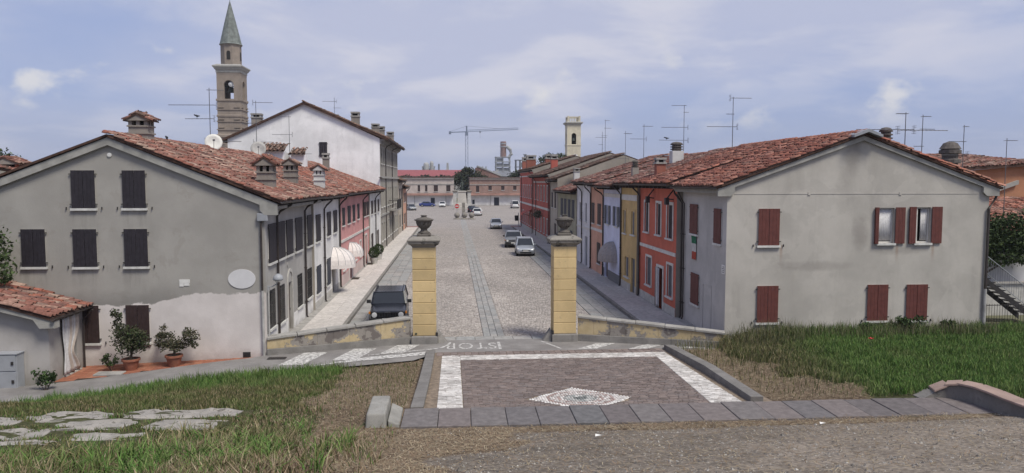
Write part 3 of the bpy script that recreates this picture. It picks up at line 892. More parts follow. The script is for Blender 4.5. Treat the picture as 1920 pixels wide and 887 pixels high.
# smooth stone lanes: at the sides and along the middle
GREYS = [(.275, .268, .258), (.30, .29, .278), (.25, .247, .242), (.315, .30, .287), (.285, .284, .278), (.262, .25, .24)]
P = []; W = []; Ln = []; C = []
def lane(x0, x1, y0, y1, cols, l, single_to):
    wd = (x1 - x0) / cols
    for c in range(cols):
        y = y0 - (c % 2) * l * .5
        while y < y1:
            ll = l * random.uniform(.75, 1.25); a, b = max(y, y0), min(y + ll, y1)
            if b - a > .1:
                xx, yy = x0 + wd * (c + .5), (a + b) / 2
                if yy < single_to: lay(piazza, 'paving_slab', xx, yy, 0, wd - .016, round(b - a - .016, 1), GREYS, jit=.005)
                else: P.append((xx, yy, random.uniform(-.004, .004))); W.append(wd - .016); Ln.append(b - a - .016); C.append(random.choice(GREYS))
            y += ll
lane(-5.08, -3.24, 31.6, 117, 3, .85, 72)
lane(7.10, 8.92, 31.6, 117, 3, .85, 72)
lane(1.34, 2.28, 33.05, 137, 3, .7, 50)
lane(-.75, 4.3, 32.32, 33.0, 6, .68, 60)
many_blocks('far_slabs', piazza, P, W, Ln, C, 'stone_piece', .05, .012)
# a change of paving where the street opens into the square
q = MB('stone_piece'); q.tint = (.26, .15, .13)
q.box(8.95, 20, 112.5, 117, -.05, .012); q.box(-20, -5.1, 112.5, 117, -.05, .012); q.build('red_paving_band', piazza)

# raised pavements with their slabs and kerbs
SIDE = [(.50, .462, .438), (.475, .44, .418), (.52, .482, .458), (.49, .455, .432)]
SIDE_SHADED = [(.42, .39, .372), (.40, .373, .357), (.44, .41, .392), (.41, .382, .365)]  # right-hand slabs: shade of that side of the street darkened into the colour
def pavement(name, xw, xk, y0, y1, pal, sg):
    q = MB('concrete'); q.box(xw, xk, y0, y1, -.1, .075); o = struct(q.build(name))
    k = MB('plinth_stone'); xx = xk; y = y0
    while y < y1:
        ll = min(random.uniform(.9, 1.5), y1 - y); k.box(xx + sg * .004, xx + sg * .17, y + .006, y + ll - .006, -.1, .125 + random.uniform(-.003, .003)); y += ll
    k.build('kerb', o)
    cols = 2; a, b = min(xw, xk), max(xw, xk); wd = (b - a) / cols; P = []; W = []; Ln = []; C = []
    for c in range(cols):
        y = y0
        while y < y1:
            ll = 1.2 * random.uniform(.8, 1.25); e = min(y + ll, y1)
            if e - y > .2:
                if y < 74: lay(o, 'paving_slab', a + wd * (c + .5), (y + e) / 2, .122, wd - .008, round(e - y - .008, 1), pal, h=.08, jit=.003)
                else: P.append((a + wd * (c + .5), (y + e) / 2, .122)); W.append(wd - .008); Ln.append(e - y - .008); C.append(random.choice(pal))
            y += ll
    many_blocks('far_slabs', o, P, W, Ln, C, 'stone_piece', .05, .008)
    return o
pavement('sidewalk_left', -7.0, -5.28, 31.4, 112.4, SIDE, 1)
pavement('sidewalk_right', 11.0, 9.12, 31.2, 112.4, SIDE_SHADED, -1)
q = MB('concrete'); q.box(-7.6, -6.99, 31.0, 112.4, -.1, .118); struct(q.build('wall_footing'))
q = MB('concrete'); q.box(10.99, 11.45, 31.0, 112.4, -.1, .118); struct(q.build('wall_footing'))

# ------------------------------------------------------------------ ramp with paved carpet, white border and mosaic
SL = (ramp_z(28) - ramp_z(20)) / 8
q = MB('dry_soil'); n = 12; vs = []; fs = []
for i in range(n + 1):
    y = 19.2 + (30.1 - 19.2) * i / n
    for x in (-1.1, 8.75): vs.append((x, y, ramp_z(y) - .02))
fs = [(2 * i, 2 * i + 1, 2 * i + 3, 2 * i + 2) for i in range(n)]
q.add(vs, fs); ramp = struct(q.build('ramp'))
def xr_in(y): return interp(y, [(19.4, 6.95), (27.8, 7.78), (29.9, 8.0)])
def xr_out(y): return interp(y, [(19.4, 7.85), (29, 8.42), (29.9, 8.5)])
def in_diamond(x, y, g=0):
    cx, cy = 3.55, 20.4
    return abs(x - cx) / (1.45 + g) + abs(y - cy) / (1.55 + g) < 1
BR = [(.150, .118, .108), (.175, .138, .125), (.128, .102, .094), (.20, .162, .148), (.16, .135, .128)]
P = []; W = []; Ln = []; C = []; singles = 0; y = 19.42; row = 0
while y < 27.75:
    x = .25 - (row % 2) * .14; xe = xr_in(y)
    while x < xe - .04:
        wd = min(random.uniform(.24, .32), xe - x); a = max(x, .25)
        if not in_diamond(a + wd / 2, y + .06, .1) and x + wd - a > .06:
            cw = x + wd - a
            if singles < 300: lay(ramp, 'brick', a + cw / 2, y + .06, ramp_z(y + .06), round(cw - .012, 2), .108, BR, h=.05, pitch=math.atan(SL), jit=.004); singles += 1
            else: P.append((a + cw / 2, y + .06, ramp_z(y + .06) + random.uniform(-.006, .004))); W.append(cw - .012); Ln.append(.108); C.append(np.array(random.choice(BR)) * random.uniform(.85, 1.2))
        x += wd
    y += .12; row += 1
y = 28.98
while y < 29.9:      # rows above the border, against the road
    x = -.7
    while x < 8.4:
        P.append((x + .14, y + .06, ramp_z(y + .06) + random.uniform(-.004, .004))); W.append(.26); Ln.append(.108); C.append(np.array(random.choice(BR)) * random.uniform(.95, 1.35)); x += .28
    y += .12
many_blocks('bricks', ramp, P, W, Ln, C, 'stone_piece', .05, .012, SL)
# white border: thin split stones on edge
WH = np.array([(.55, .52, .495), (.60, .572, .548), (.45, .42, .395), (.36, .33, .31), (.63, .605, .58)])
P = []; W = []; Ln = []; C = []
def white_rows(xa, xb, y0, y1):
    y = y0
    while y < y1:
        x = xa(y); e = xb(y)
        while x < e - .03:
            wd = min(random.uniform(.10, .30), e - x)
            if random.random() > .015:
                P.append((x + wd / 2, y + .03, ramp_z(y + .03) + random.uniform(-.004, .006))); W.append(wd - .008); Ln.append(.055); C.append(WH[random.randrange(5)] * random.uniform(.85, 1.05) * (1 + .25 * mnoise.noise(Vector((x * 1.1, y * 1.1, 9)))))
            x += wd
        y += .062
white_rows(lambda y: -.46, lambda y: .24, 19.42, 28.95)
white_rows(xr_in, xr_out, 19.42, 28.95)
white_rows(lambda y: .245, xr_in, 27.78, 28.95)
many_blocks('white_border', ramp, P, W, Ln, C, 'stone_piece', .05, .008, SL)
# mosaic lozenge of river pebbles in rings
P = []; W = []; Ln = []; C = []
cx, cy = 3.55, 20.4; g = .075
for i in range(-24, 25):
    for j in range(-24, 25):
        x, y = cx + i * g, cy + j * g
        if y < 19.42 or not in_diamond(x, y, .03): continue
        d = math.hypot((x - cx) / 1.0, (y - cy - .02) / .98); edge = abs(x - cx) / 1.45 + abs(y - cy) / 1.55
        base = (.56, .525, .50)
        if edge > .93: base = (.68, .655, .63)
        elif .86 < d < .96 or .60 < d < .66: base = (.36, .27, .245)
        elif .42 < d < .48: base = (.24, .235, .225)
        elif d < .22: base = (.17, .18, .175)
        elif d < .42: base = (.48, .47, .45) if math.sin(math.atan2(y - cy, x - cx) * 5) > -.3 else (.30, .31, .30)
        elif d < .86 and random.random() < .35: base = (.32, .275, .26)
        P.append((x, y, ramp_z(y) + .004 + random.uniform(-.004, .005))); W.append(g * .9); Ln.append(g * .9); C.append(np.array(base) * random.uniform(.75, 1.15))
many_blocks('mosaic_pebbles', ramp, P, W, Ln, C, 'stone_piece', .04, .018, SL)

# kerbs along the ramp
def kerb_run(name, label, pts, wd, up, mat, cat='kerb', seg=1.1, bev=.015):
    t = thing(name, label, cat, (pts[0][0], pts[0][1], zt(pts[0][0], pts[0][1])))
    for (a, b) in zip(pts, pts[1:]):
        a = Vector(a); b = Vector(b); n = max(1, round((b - a).length / seg)); d = (b - a) / n
        s = Vector((d.y, -d.x, 0)).normalized() * wd / 2
        for i in range(n):
            p, e = a + d * (i + .006), a + d * (i + .994); j = Vector((0, 0, random.uniform(-.008, .008)))
            q = MB(mat); dn = Vector((0, 0, -.4))
            q.hexa([p - s + dn, p + s + dn, e + s + dn, e - s + dn], [p - s + j, p + s + j, e + s + j, e - s + j]); q.build('kerb_stone', t, bevel=bev)
    return t
kerb_run('stone_kerb', 'grey stone kerb on the left side of the ramp', [(-.98, 19.42, .99), (-.93, 24, .63), (-.92, 30.0, .12)], .34, .1, 'kerb_stone')
kerb_run('stone_kerb', 'grey stone kerb on the right side of the ramp, standing proud of it', [(8.25, 19.42, 1.06), (8.55, 24, .76), (8.80, 29.6, .24), (8.92, 30.1, .10)], .36, .2, 'kerb_stone')
# slab edging at the top of the ramp
SLABC = [(.138, .121, .121), (.150, .131, .13), (.128, .114, .114), (.158, .143, .141), (.14, .129, .131), (.132, .128, .131), (.165, .142, .138)]
q = MB('soil'); q.box(-1.35, 13.3, 17.75, 19.3, .4, .90)
edging = struct(q.build('slab_edging')); x = -1.3
while x < 13.2:
    wd = random.choice([.78, .8, .82, .9]); cz = .985 + .012 * x / 6
    y0 = 18.55 - .013 * x
    lay(edging, 'slab', x + wd / 2, y0, cz, wd - .014, 1.45, SLABC, h=.14, rz=-.012, jit=.008); x += wd
# dressed block closing the edging at its left end
t = thing('stone_block', 'upright grey dressed stone block with chamfered top at the left end of the slab edging', 'stone block', (-1.9, 18.9, .9))
q = MB('block_stone')
q.hexa([(-2.15, 17.75, .75), (-1.62, 17.75, .75), (-1.62, 19.4, .75), (-2.15, 19.4, .75)], [(-2.12, 17.92, 1.30), (-1.66, 17.92, 1.30), (-1.66, 19.35, 1.34), (-2.12, 19.35, 1.34)]); q.build('block', t, bevel=.04)
q = MB('block_stone'); q.hexa([(-1.61, 17.9, .8), (-1.33, 17.9, .8), (-1.33, 19.35, .8), (-1.61, 19.35, .8)], [(-1.61, 17.95, 1.12), (-1.33, 17.95, 1.0), (-1.33, 19.3, 1.02), (-1.61, 19.3, 1.16)]); q.build('filler_stone', t, bevel=.03)
# curved wing at the right end
t = thing('curved_kerb', 'curved dark stone wing wall with pinkish coping at the right end of the slab edging', 'kerb', (14.3, 18.6, 1.0))
arc = [(12.75, 19.28, 1.04), (13.15, 19.3, 1.22), (13.5, 19.2, 1.40), (13.78, 18.95, 1.48), (13.95, 18.55, 1.49), (14.03, 18.0, 1.48), (14.02, 17.4, 1.47), (13.98, 16.7, 1.5), (13.93, 16.0, 1.6)]
for i in range(8):
    a, b = Vector(arc[i]), Vector(arc[i + 1]); d = b - a; s = Vector((d.y, -d.x, 0)).normalized() * .22
    q = MB('kerb_stone'); e = d * .004
    q.hexa([(p.x, p.y, .6) for p in (a + s * .9 + e, b + s * .9 - e, b - s * .9 - e, a - s * .9 + e)], [a + s * .9 + e + Vector((0, 0, -.06)), b + s * .9 - e + Vector((0, 0, -.06)), b - s * .9 - e + Vector((0, 0, -.06)), a - s * .9 + e + Vector((0, 0, -.06))]); q.build('wing_stone', t)
    if i > 0:
        q = MB('pink_stone'); q.hexa([a + s * 1.15 + Vector((0, 0, -.057)), b + s * 1.15 + Vector((0, 0, -.057)), b - s * 1.15 + Vector((0, 0, -.057)), a - s * 1.15 + Vector((0, 0, -.057))], [a + s * 1.1 + e, b + s * 1.1 - e, b - s * 1.1 - e, a - s * 1.1 + e]); q.build('coping_stone', t, bevel=.012)

# old flat stones showing through the grass on the left
ROCKS = [(-6.75, 19.3, 1.95, .52, 'long pale flat stone lying farthest right in the grass'), (-9.6, 19.2, 1.15, .50, 'pale flat stone behind the grass, between two longer ones'),
         (-12.0, 18.75, 1.75, .62, 'pale flat stone at the left rim of the old paving'), (-6.55, 18.3, 1.2, .50, 'small pale stone half sunk beside tufts at the right end'),
         (-8.75, 18.35, 1.3, .52, 'broad pale stone in the middle of the old paving'), (-10.6, 17.75, 1.35, .58, 'pale cracked stone near the left edge of the grass'),
         (-8.0, 17.4, 1.25, .48, 'pale stone nearest the tall foreground grass'), (-9.6, 16.75, 1.15, .50, 'pale stone sinking under the foreground grass'), (-11.6, 17.0, 1.1, .6, 'pale stone at the picture edge in the middle of the old paving'), (-10.9, 16.0, .95, .45, 'pale stone nearest the lower left corner')]
for k, (x, y, a, b, lab) in enumerate(ROCKS):
    n = 26; ring = []
    for j in range(n):
        t_ = 2 * PI * j / n; e = .78 + .28 * mnoise.noise(Vector((math.cos(t_) * 1.7 + k * 7, math.sin(t_) * 1.7, k)))
        cx_, sy_ = math.cos(t_), math.sin(t_)
        cx_ = math.copysign(abs(cx_) ** .45, cx_); sy_ = math.copysign(abs(sy_) ** .5, sy_)
        ring.append((cx_ * a * e, sy_ * b * e))
    z0 = zt(x, y); vs = [(x + p, y + r, z0 - .12) for p, r in ring]; hs = .018
    for kk, hh in ((1.0, .3), (.94, .85), (.8, 1.0), (.65, 1.0), (.5, 1.0), (.35, 1.0), (.18, 1.02)):
        for p, r in ring: vs.append((x + p * kk, y + r * kk, z0 + hs * hh + .06 * mnoise.noise(Vector(((x + p * kk) * 1.4, (y + r * kk) * 3.2, k))) + .05 * mnoise.noise(Vector(((x + p * kk) * 5, (y + r * kk) * 11, k))) + (zt(x + p * kk, y + r * kk) - z0)))
    vs.append((x, y, z0 + hs * 1.05)); c = len(vs) - 1
    fs = [(i * n + j, i * n + (j + 1) % n, (i + 1) * n + (j + 1) % n, (i + 1) * n + j) for i in range(7) for j in range(n)] + [(7 * n + j, 7 * n + (j + 1) % n, c) for j in range(n)]
    q = MB('white_rock'); q.add(vs, fs); tag(q.build('flat_stone'), lab, 'stone', 'old paving stones in the grass')

# ------------------------------------------------------------------ gate piers with urns, parapets
def pier(x, y, label, urn_label, stop_side, lop=0):
    t = thing('gate_pier', label, 'gate pier', (x, y, 0), 'piers of the gate')
    q = MB('plinth_stone'); q.squares([(.56, 0), (.56, .36), (.52, .40)], (x, y, -.05)); q.build('plinth', t, bevel=.02)
    n = 8; h = 3.78 / n
    for i in range(n):
        q = MB('yellow_pier'); z = .352 + i * h; q.squares([(.47, 0), (.488, .022), (.488, h - .022), (.47, h - .004)], (x, y, z)); q.build('course', t, bevel=.006)
    q = MB('yellow_pier'); q.squares([(.46, 0), (.46, 3.78)], (x, y, .35)); q.build('core', t)
    z = 4.125
    q = MB('cap_stone'); q.squares([(.49, 0), (.50, .05), (.54, .09), (.60, .13), (.655, .17), (.66, .25), (.70, .27), (.70, .33), (.60, .40), (.48, .46)], (x, y, z)); cap = q.build('cap', t)
    b = cap.modifiers.new('bevel', 'BEVEL'); b.width = .02; b.segments = 2
    u = thing('stone_urn', urn_label, 'urn', (x, y, z + .45), 'urns on the piers')
    q = MB('urn_stone'); q.squares([(.30, 0), (.30, .10), (.27, .13)], (x, y, z + .45)); q.build('base_block', u, bevel=.02)
    q = MB('urn_stone')
    q.lathe([(.25, 0), (.25, .05), (.17, .09), (.135, .14), (.135, .18), (.19, .22), (.26, .30), (.30, .40), (.335, .50), (.41, .56), (.425, .585), (.36, .60)], (x + lop, y, z + .58), 24); q.build('bowl', u, True)
    q = MB('urn_stone'); q.lathe([(.36, 0), (.26, .045), (.15, .075), (.115, .10), (.115, .14), (.14, .15), (.14, .17), (.06, .175)], (x + lop, y, z + 1.18), 20); q.build('lid', u, True)
    for j in range(10):
        a = 2 * PI * j / 10; q = MB('urn_stone')
        q.tube([(x + lop + math.cos(a) * .19, y + math.sin(a) * .19, z + .83), (x + lop + math.cos(a) * .275, y + math.sin(a) * .275, z + .93), (x + lop + math.cos(a) * .315, y + math.sin(a) * .315, z + 1.06)], .028, 5, .032); q.build('gadroon', u, True)
    # wheel guard
    g = thing('wheel_guard', 'low slanting stone wheel guard at the foot of the ' + ('left' if stop_side > 0 else 'right') + ' gate pier', 'wheel guard', (x + stop_side * .72, y - .1, 0))
    q = MB('plinth_stone'); sx = x + stop_side * .565
    q.hexa([(sx, y - .45, -.05), (sx + stop_side * .42, y - .3, -.05), (sx + stop_side * .42, y + .2, -.05), (sx, y + .4, -.05)], [(sx, y - .3, .52), (sx + stop_side * .07, y - .2, .46), (sx + stop_side * .07, y + .1, .46), (sx, y + .25, .52)]); q.build('guard_stone', g, bevel=.04)
    q = MB('iron'); q.tube([(sx - stop_side * .05, y - .50, .08), (sx - stop_side * .05, y - .50, .50)], .04, 8); q.build('iron_pin', g)
pier(-1.24, 32.1, 'yellow rusticated gate pier left of the street entrance', 'weathered stone urn on the left gate pier', 1)
pier(4.79, 32.1, 'yellow rusticated gate pier right of the street entrance', 'weathered stone urn on the right gate pier, its rim broken', -1, .03)
q = MB('green_paint'); q.box(-1.64, -1.55, 31.59, 31.61, .42, .48); tag(q.build('small_plate'), 'tiny green marker plate at the foot of the left gate pier', 'plate')

def parapet(a, b, za, zb, ga, gb, label, n):
    """a low wall that falls towards the house: footing, panels, coping"""
    a = Vector((a[0], a[1], 0)); b = Vector((b[0], b[1], 0)); d = b - a; s = Vector((-d.y, d.x, 0)).normalized()
    if s.y < 0: s = -s
    t = thing('parapet', label, 'low wall', (a.x, a.y, 0), 'low walls beside the gate')
    def slab(mb, t0, t1, z0a, z0b, z1a, z1b, n0, n1):
        P = lambda k, za_, zb_, o: a + d * k + s * o + Vector((0, 0, za_ + (zb_ - za_) * k))
        mb.hexa([P(t0, z0a, z0b, n0), P(t1, z0a, z0b, n0), P(t1, z0a, z0b, n1), P(t0, z0a, z0b, n1)], [P(t0, z1a, z1b, n0), P(t1, z1a, z1b, n0), P(t1, z1a, z1b, n1), P(t0, z1a, z1b, n1)])
    q = MB('plinth_stone'); slab(q, 0, 1, ga - .2, gb - .2, ga + .30, gb + .27, -.07, .42); q.build('footing', t, bevel=.015)
    for i in range(n):
        e = .0022; q = MB('peeling'); slab(q, i / n + e, (i + 1) / n - e, ga + .302, gb + .272, za - .11, zb - .11, 0, .36); q.build('panel', t, bevel=.006)
    q = MB('peeling'); slab(q, .001, .999, ga + .303, gb + .273, za - .113, zb - .113, .012, .35); q.build('core', t)
    m_ = max(3, n // 2 + 1)
    for i in range(m_):
        e = .0016; q = MB('coping_stone'); j = random.uniform(-.008, .008); slab(q, i / m_ + e, (i + 1) / m_ - e, za - .108, zb - .108, za + j, zb + j, -.06, .44); q.build('coping_stone', t, bevel=.02)
parapet((-1.82, 31.75), (-7.42, 30.02), 1.16, .72, 0, -.02, 'low flaking yellow wall from the left gate pier down to the grey house', 9)
parapet((5.37, 31.75), (11.26, 29.85), 1.12, .66, 0, .0, 'low flaking yellow wall from the right gate pier down to the beige house', 9)

# ------------------------------------------------------------------ LEFT corner house
XL = -7.42; GY = 30.1
h = thing('grey_house', 'grey corner house with dark shutters and pale repaired plaster along its gable foot', 'house', (-13.2, 35, 0))
FS = Face(XL, 'x', 1); FG = Face(GY, 'y', -1)
ZE, ZR, XR_ = 6.12, 8.60, -13.2; XB = -19.6
low = [(29.35 + 1.05, 31.5, .95, 2.5), (32.1, 33.25, .85, 2.45), (36.0, 37.1, .9, 2.45), (38.4, 39.6, .95, 2.45)]
door = (34.0, 34.85, .13, 2.35)
q = MB('grey_street', 'grey_gable', 'white_plaster')
holed(q, FS, GY, 39.9, -.5, ZE, low + [door])
q.use('grey_gable')
q.add([(XL, GY, -.6), (XL, GY, ZE), (XR_, GY, ZR - .15), (XB, GY, ZE - .05), (XB, GY, -.6)], [(0, 1, 2, 3, 4)])
q.use('grey_street'); q.add([(XB, GY, -.6), (XB, 39.9, -.6), (XB, 39.9, ZE), (XB, GY, ZE)], [(0, 1, 2, 3)]); q.add([(XL, 39.9, -.6), (XL, 39.9, ZE), (XR_, 39.9, ZR - .15), (XB, 39.9, ZE), (XB, 39.9, -.6)], [(0, 1, 2, 3, 4)])
q.build('wall', h)
# pale dado along the street front, cut by the openings
for a, b in ((GY + .05, 30.35), (31.55, 32.05), (33.3, 33.9), (34.95, 35.9), (37.15, 38.3), (39.65, 39.88)): q = MB('white_plaster'); FS.box(q, a, b, .1, .80, .003, .022); q.build('dado', h)
for a, b in ((30.35, 31.55), (32.05, 33.3), (35.9, 37.15), (38.3, 39.65)): q = MB('white_plaster'); FS.box(q, a, b, .1, .78, .003, .022); q.build('dado', h)
for (a, b, c, d) in low: window(h, FS, a, b, c, d, 'grille', sill='sill')
for a, b in ((30.55, 31.75), (32.05, 33.4), (33.75, 35.05), (35.7, 37.2), (38.55, 40.0 - .2)): window(h, FS, a, b, 3.62, 5.2, 'closed', 'black_shutter')
q = MB('wood_door'); FS.box(q, 34.0 + .004, 34.85 - .004, .13, 2.34, -.18, -.12)
for i in range(4): FS.box(q, 34.05 + i * .2, 34.21 + i * .2, .25, 2.2, -.12, -.10)
dr = q.build('door', h); q = MB('chrome'); FS.box(q, 34.72, 34.78, 1.0, 1.12, -.1, -.06); q.build('handle', dr)
q = MB('pale_concrete'); FS.box(q, 33.86, 33.998, .12, 2.42, .003, .04); FS.box(q, 34.852, 34.99, .12, 2.42, .003, .04)
for i in range(7):
    a0, a1 = PI * i / 7, PI * (i + 1) / 7
    q.prism([FS.P(34.425 + r * math.cos(a), 2.42 + r * math.sin(a), .003) for r, a in ((.43, a0), (.565, a0), (.565, a1), (.43, a1))], (.037, 0, 0))
q.build('door_surround', h)
q = MB('grey_street'); q.lathe([(.10, 0), (.115, .02), (.115, .03)], FS.P(34.0, 3.2, 0), 14, 'x'); q.build('wall_niche', h)
for (a, b, c, d) in ((-14.65, -13.77, 5.88, 7.34), (-12.75, -11.89, 5.88, 7.34), (-16.58, -15.70, 3.62, 5.08), (-14.67, -13.79, 3.60, 5.07), (-12.76, -11.88, 3.60, 5.07), (-14.70, -13.82, .60, 2.08), (-12.80, -11.92, .60, 2.08)):
    wn = window(h, FG, a, b, c, d, 'closed', 'brown_shutter' if c < 1 else 'black_shutter')
    for uu in (a - .22, b + .22): q = MB('iron'); FG.box(q, uu - .012, uu + .012, c - .05, c + .05, .003, .06); q.build('shutter_catch', wn)
# raking cornice of the gable with its kneeler
q = MB('fascia')
for xa, za, xb_, zb_ in ((-6.86, ZE - .16, XR_, ZR - .13), (XB - .4, ZE - .26, XR_, ZR - .13)):
    sgn = 1 if xa > xb_ else -1
    q.prism([(xa, GY - .16, za + .07), (xb_, GY - .16, zb_ + .13), (xb_, GY - .16, zb_ - .16), (xa - sgn * .05, GY - .16, za - .22)], (0, .157, 0))
q.prism([(-6.87, GY - .162, ZE - .12), (-6.87, GY - .162, ZE - .52), (-7.38, GY - .162, ZE - .52), (-7.55, GY - .162, ZE - .34), (-7.55, GY - .162, ZE + .05)], (0, .159, 0))
q.build('gable_cornice', h)
q = MB('fascia'); q.prism([(-6.89, GY, ZE - .18), (-6.89, GY, ZE - .30), (-7.41, GY, ZE - .42), (-7.41, GY, ZE - .05)], (0, 9.8, 0)); q.build('eaves_soffit', h)
roof = gable_roof(h, -6.72, XR_, XB - .45, GY - .30, 40.0, ZE + .02, ZR + .12, ZE - .05, pal=PAL_OLD, singles=300)
downpipe(h, FS, 31.9, ZE - .03, .12, back=.72); downpipe(h, FS, 37.8, ZE - .03, .12, back=.72)
q = MB('pipe_pale'); q.tube([(XL - .12, GY - .08, -.02), (XL - .12, GY - .08, 1.3), (XL - .12, GY - .08, 2.6)], .055, 8); q.use('gutter'); q.tube([(XL - .12, GY - .08, 2.6), (XL - .12, GY - .08, 5.3), (XL - .05, GY - .10, 5.45)], .04, 8); q.build('corner_pipe', h)
q = MB('pipe_pale'); q.tube([(XL + .07, GY + .1, .1), (XL + .07, GY + .1, 2.2), (XL + .07, GY + .13, 2.6)], .03, 6); q.build('cable_conduit', h)
q = MB('metal_grey'); q.box(XL - .25, XL + .16, GY - .16, GY - .003, 5.36, 5.66); q.build('junction_box', h, bevel=.02)
# oval of bare render, vent, number plates, little round boss
q = MB('white_wall_pale'); n = 40
ov = [(-8.34 + .53 * math.cos(2 * PI * i / n), GY - .004, 3.07 + .385 * math.sin(2 * PI * i / n)) for i in range(n)]
q.prism(ov[::-1], (0, -.022, 0)); q.build('oval_panel', h)
q = MB('sign_white'); FG.box(q, -10.74, -10.34, 2.93, 3.07, .003, .02); FG.box(q, -10.74, -10.58, 2.79, 2.925, .003, .02); FG.box(q, -10.57, -10.36, 2.82, 2.925, .003, .02); q.build('wall_plate', h)
q = MB('iron'); FG.box(q, -8.37, -8.08, -.16, .13, .003, .02)
for i in range(5): FG.box(q, -8.35, -8.10, -.13 + i * .05, -.11 + i * .05, .02, .03)
q.build('vent_grille', h)
q = MB('sign_white'); q.lathe([(.09, 0), (.085, -.03), (.05, -.04)], (-13.2, GY - .003, 7.93), 14, 'y'); q.build('round_boss', h)
chimney(h, -13.25, 33.3, 8.35, .78, .72, 1.5, 'chimney_grey', band='chimney_grey')
chimney(h, -8.3, 39.3, 6.4, .62, .6, 1.8, 'chimney_grey', band='chimney_grey')
chimney(h, -8.05, 33.2, 6.15, .68, .66, 1.95, 'chimney_grey', band='chimney_grey')
# lamp on a bracket at the corner
t = thing('wall_lamp', 'round street lamp on a curved bracket at the corner of the grey house', 'street lamp', (XL, 30.35, 2.7))
q = MB('metal_grey'); q.tube([FS.P(30.35, 2.70, .0), FS.P(30.35, 2.72, .2), FS.P(30.35, 2.82, .36), FS.P(30.35, 3.0, .42)], .025, 6); q.tube([FS.P(30.35, 2.4, .02), FS.P(30.35, 2.75, .02)], .04, 6); q.build('bracket', t)
q = MB('metal_grey'); q.lathe([(.05, .30), (.17, .22), (.21, .10), (.20, .05)], FS.P(30.35, 2.93, .42), 14); q.build('hood', t, True)
q = MB('white_lamp'); q.lathe([(.19, .08), (.17, 0), (.1, -.06), (.02, -.08)], FS.P(30.35, 2.97, .42), 14); q.build('globe', t, True)

# left shed against the gable
SZ = -.34
s = thing('shed', 'low plastered lean-to with a small tiled roof against the gable of the grey house', 'outbuilding', (-16, 28.8, SZ))
F1 = Face(27.55, 'y', -1); F2 = Face(-14.42, 'x', 1)
q = MB('shed_plaster'); holed(q, F2, 27.55, GY - .005, SZ - .2, 2.10, [(28.5, 29.5, SZ + .08, 1.85)], .2)
q.add([(-14.42, 27.55, SZ - .2), (-14.42, 27.55, 2.12), (-17.6, 27.55, 3.05), (-17.7, 27.55, 3.0), (-17.7, 27.55, SZ - .2)], [(0, 1, 2, 3, 4)])
q.build('wall', s)
q = MB('room_dark'); F2.box(q, 28.5, 29.5, SZ + .06, 1.87, -.6, -.21); q.build('doorway', s)
q = MB('pale_concrete'); F2.box(q, 28.4, 29.6, SZ + .0, SZ + .08, -.2, .12); q.build('doorstep', s)
q = MB('fascia'); q.prism([(-14.05, 27.22, 2.0), (-17.6, 27.22, 3.05), (-17.6, 27.22, 2.84), (-14.05, 27.22, 1.86)], (0, .325, 0)); q.prism([(-14.02, 27.218, 1.99), (-14.02, 27.218, 1.74), (-14.55, 27.218, 1.74), (-14.75, 27.218, 2.05)], (0, .33, 0)); q.build('verge', s)
gable_roof(s, -14.12, -17.6, -17.95, 27.1, GY - .01, 2.10, 3.16, 3.05, pal=PAL_OLD + PAL_NEW[:3], singles=90)
q = MB('gutter'); q.tube([(-13.9, 29.75, 1.98), (-14.1, 29.8, 1.8), (-14.3, 29.85, 1.6), (-14.32, 29.85, .6), (-14.32, 29.85, SZ)], .04, 7); q.build('downpipe', s)
# striped door curtain
def curtain(name, label, F, u0, u1, z0, z1, mats, d=.05, amp=.05, gath=None, n=36):
    q = MB(*mats); vs = []; rows = 14
    for r in range(rows + 1):
        k = r / rows; z = z1 + (z0 - z1) * k
        sq = 1 - (gath[1] * math.exp(-((k - gath[0]) / .22) ** 2) if gath else 0)
        for i in range(n + 1):
            a = i / n; u = u0 + (u1 - u0) * (a * sq + (1 - sq) * .15)
            vs.append(F.P(u, z, d + amp * math.sin(a * 26 + 1.5 * math.sin(a * 5)) * (.6 + .4 * k)))
    b = len(q.v); q.v.extend(vs)
    for r in range(rows):
        for i in range(n):
            q.f.append((b + r * (n + 1) + i, b + r * (n + 1) + i + 1, b + (r + 1) * (n + 1) + i + 1, b + (r + 1) * (n + 1) + i)); q.mi.append((i // 3) % len(mats))
    o = q.build(name, None, True); sm = o.modifiers.new('thick', 'SOLIDIFY'); sm.thickness = .006
    return tag(o, label, 'curtain')
curtain('door_curtain', 'pale striped door curtain gathered in the doorway of the lean-to', F2, 28.3, 29.6, SZ + .12, 1.88, ('curtain', 'curtain_beige'), .10, .05, (.62, .45))
# grey meter cabinet
t = thing('utility_cabinet', 'grey two-door utility cabinet against the front of the lean-to', 'cabinet', (-15.9, 27.3, SZ))
q = MB('metal_grey'); q.box(-16.7, -15.28, 27.08, 27.53, SZ - .15, .86); q.box(-16.75, -15.25, 27.04, 27.535, .86, .90); q.build('case', t, bevel=.012)
for z0, z1 in ((SZ - .1, .24), (.28, .83)):
    q = MB('metal_grey'); q.box(-16.66, -15.32, 27.055, 27.078, z0, z1); dd = q.build('door', t, bevel=.008)
    q = MB('iron'); q.box(-15.46, -15.38, 27.03, 27.056, (z0 + z1) / 2 - .06, (z0 + z1) / 2 + .06); q.build('lock', dd)
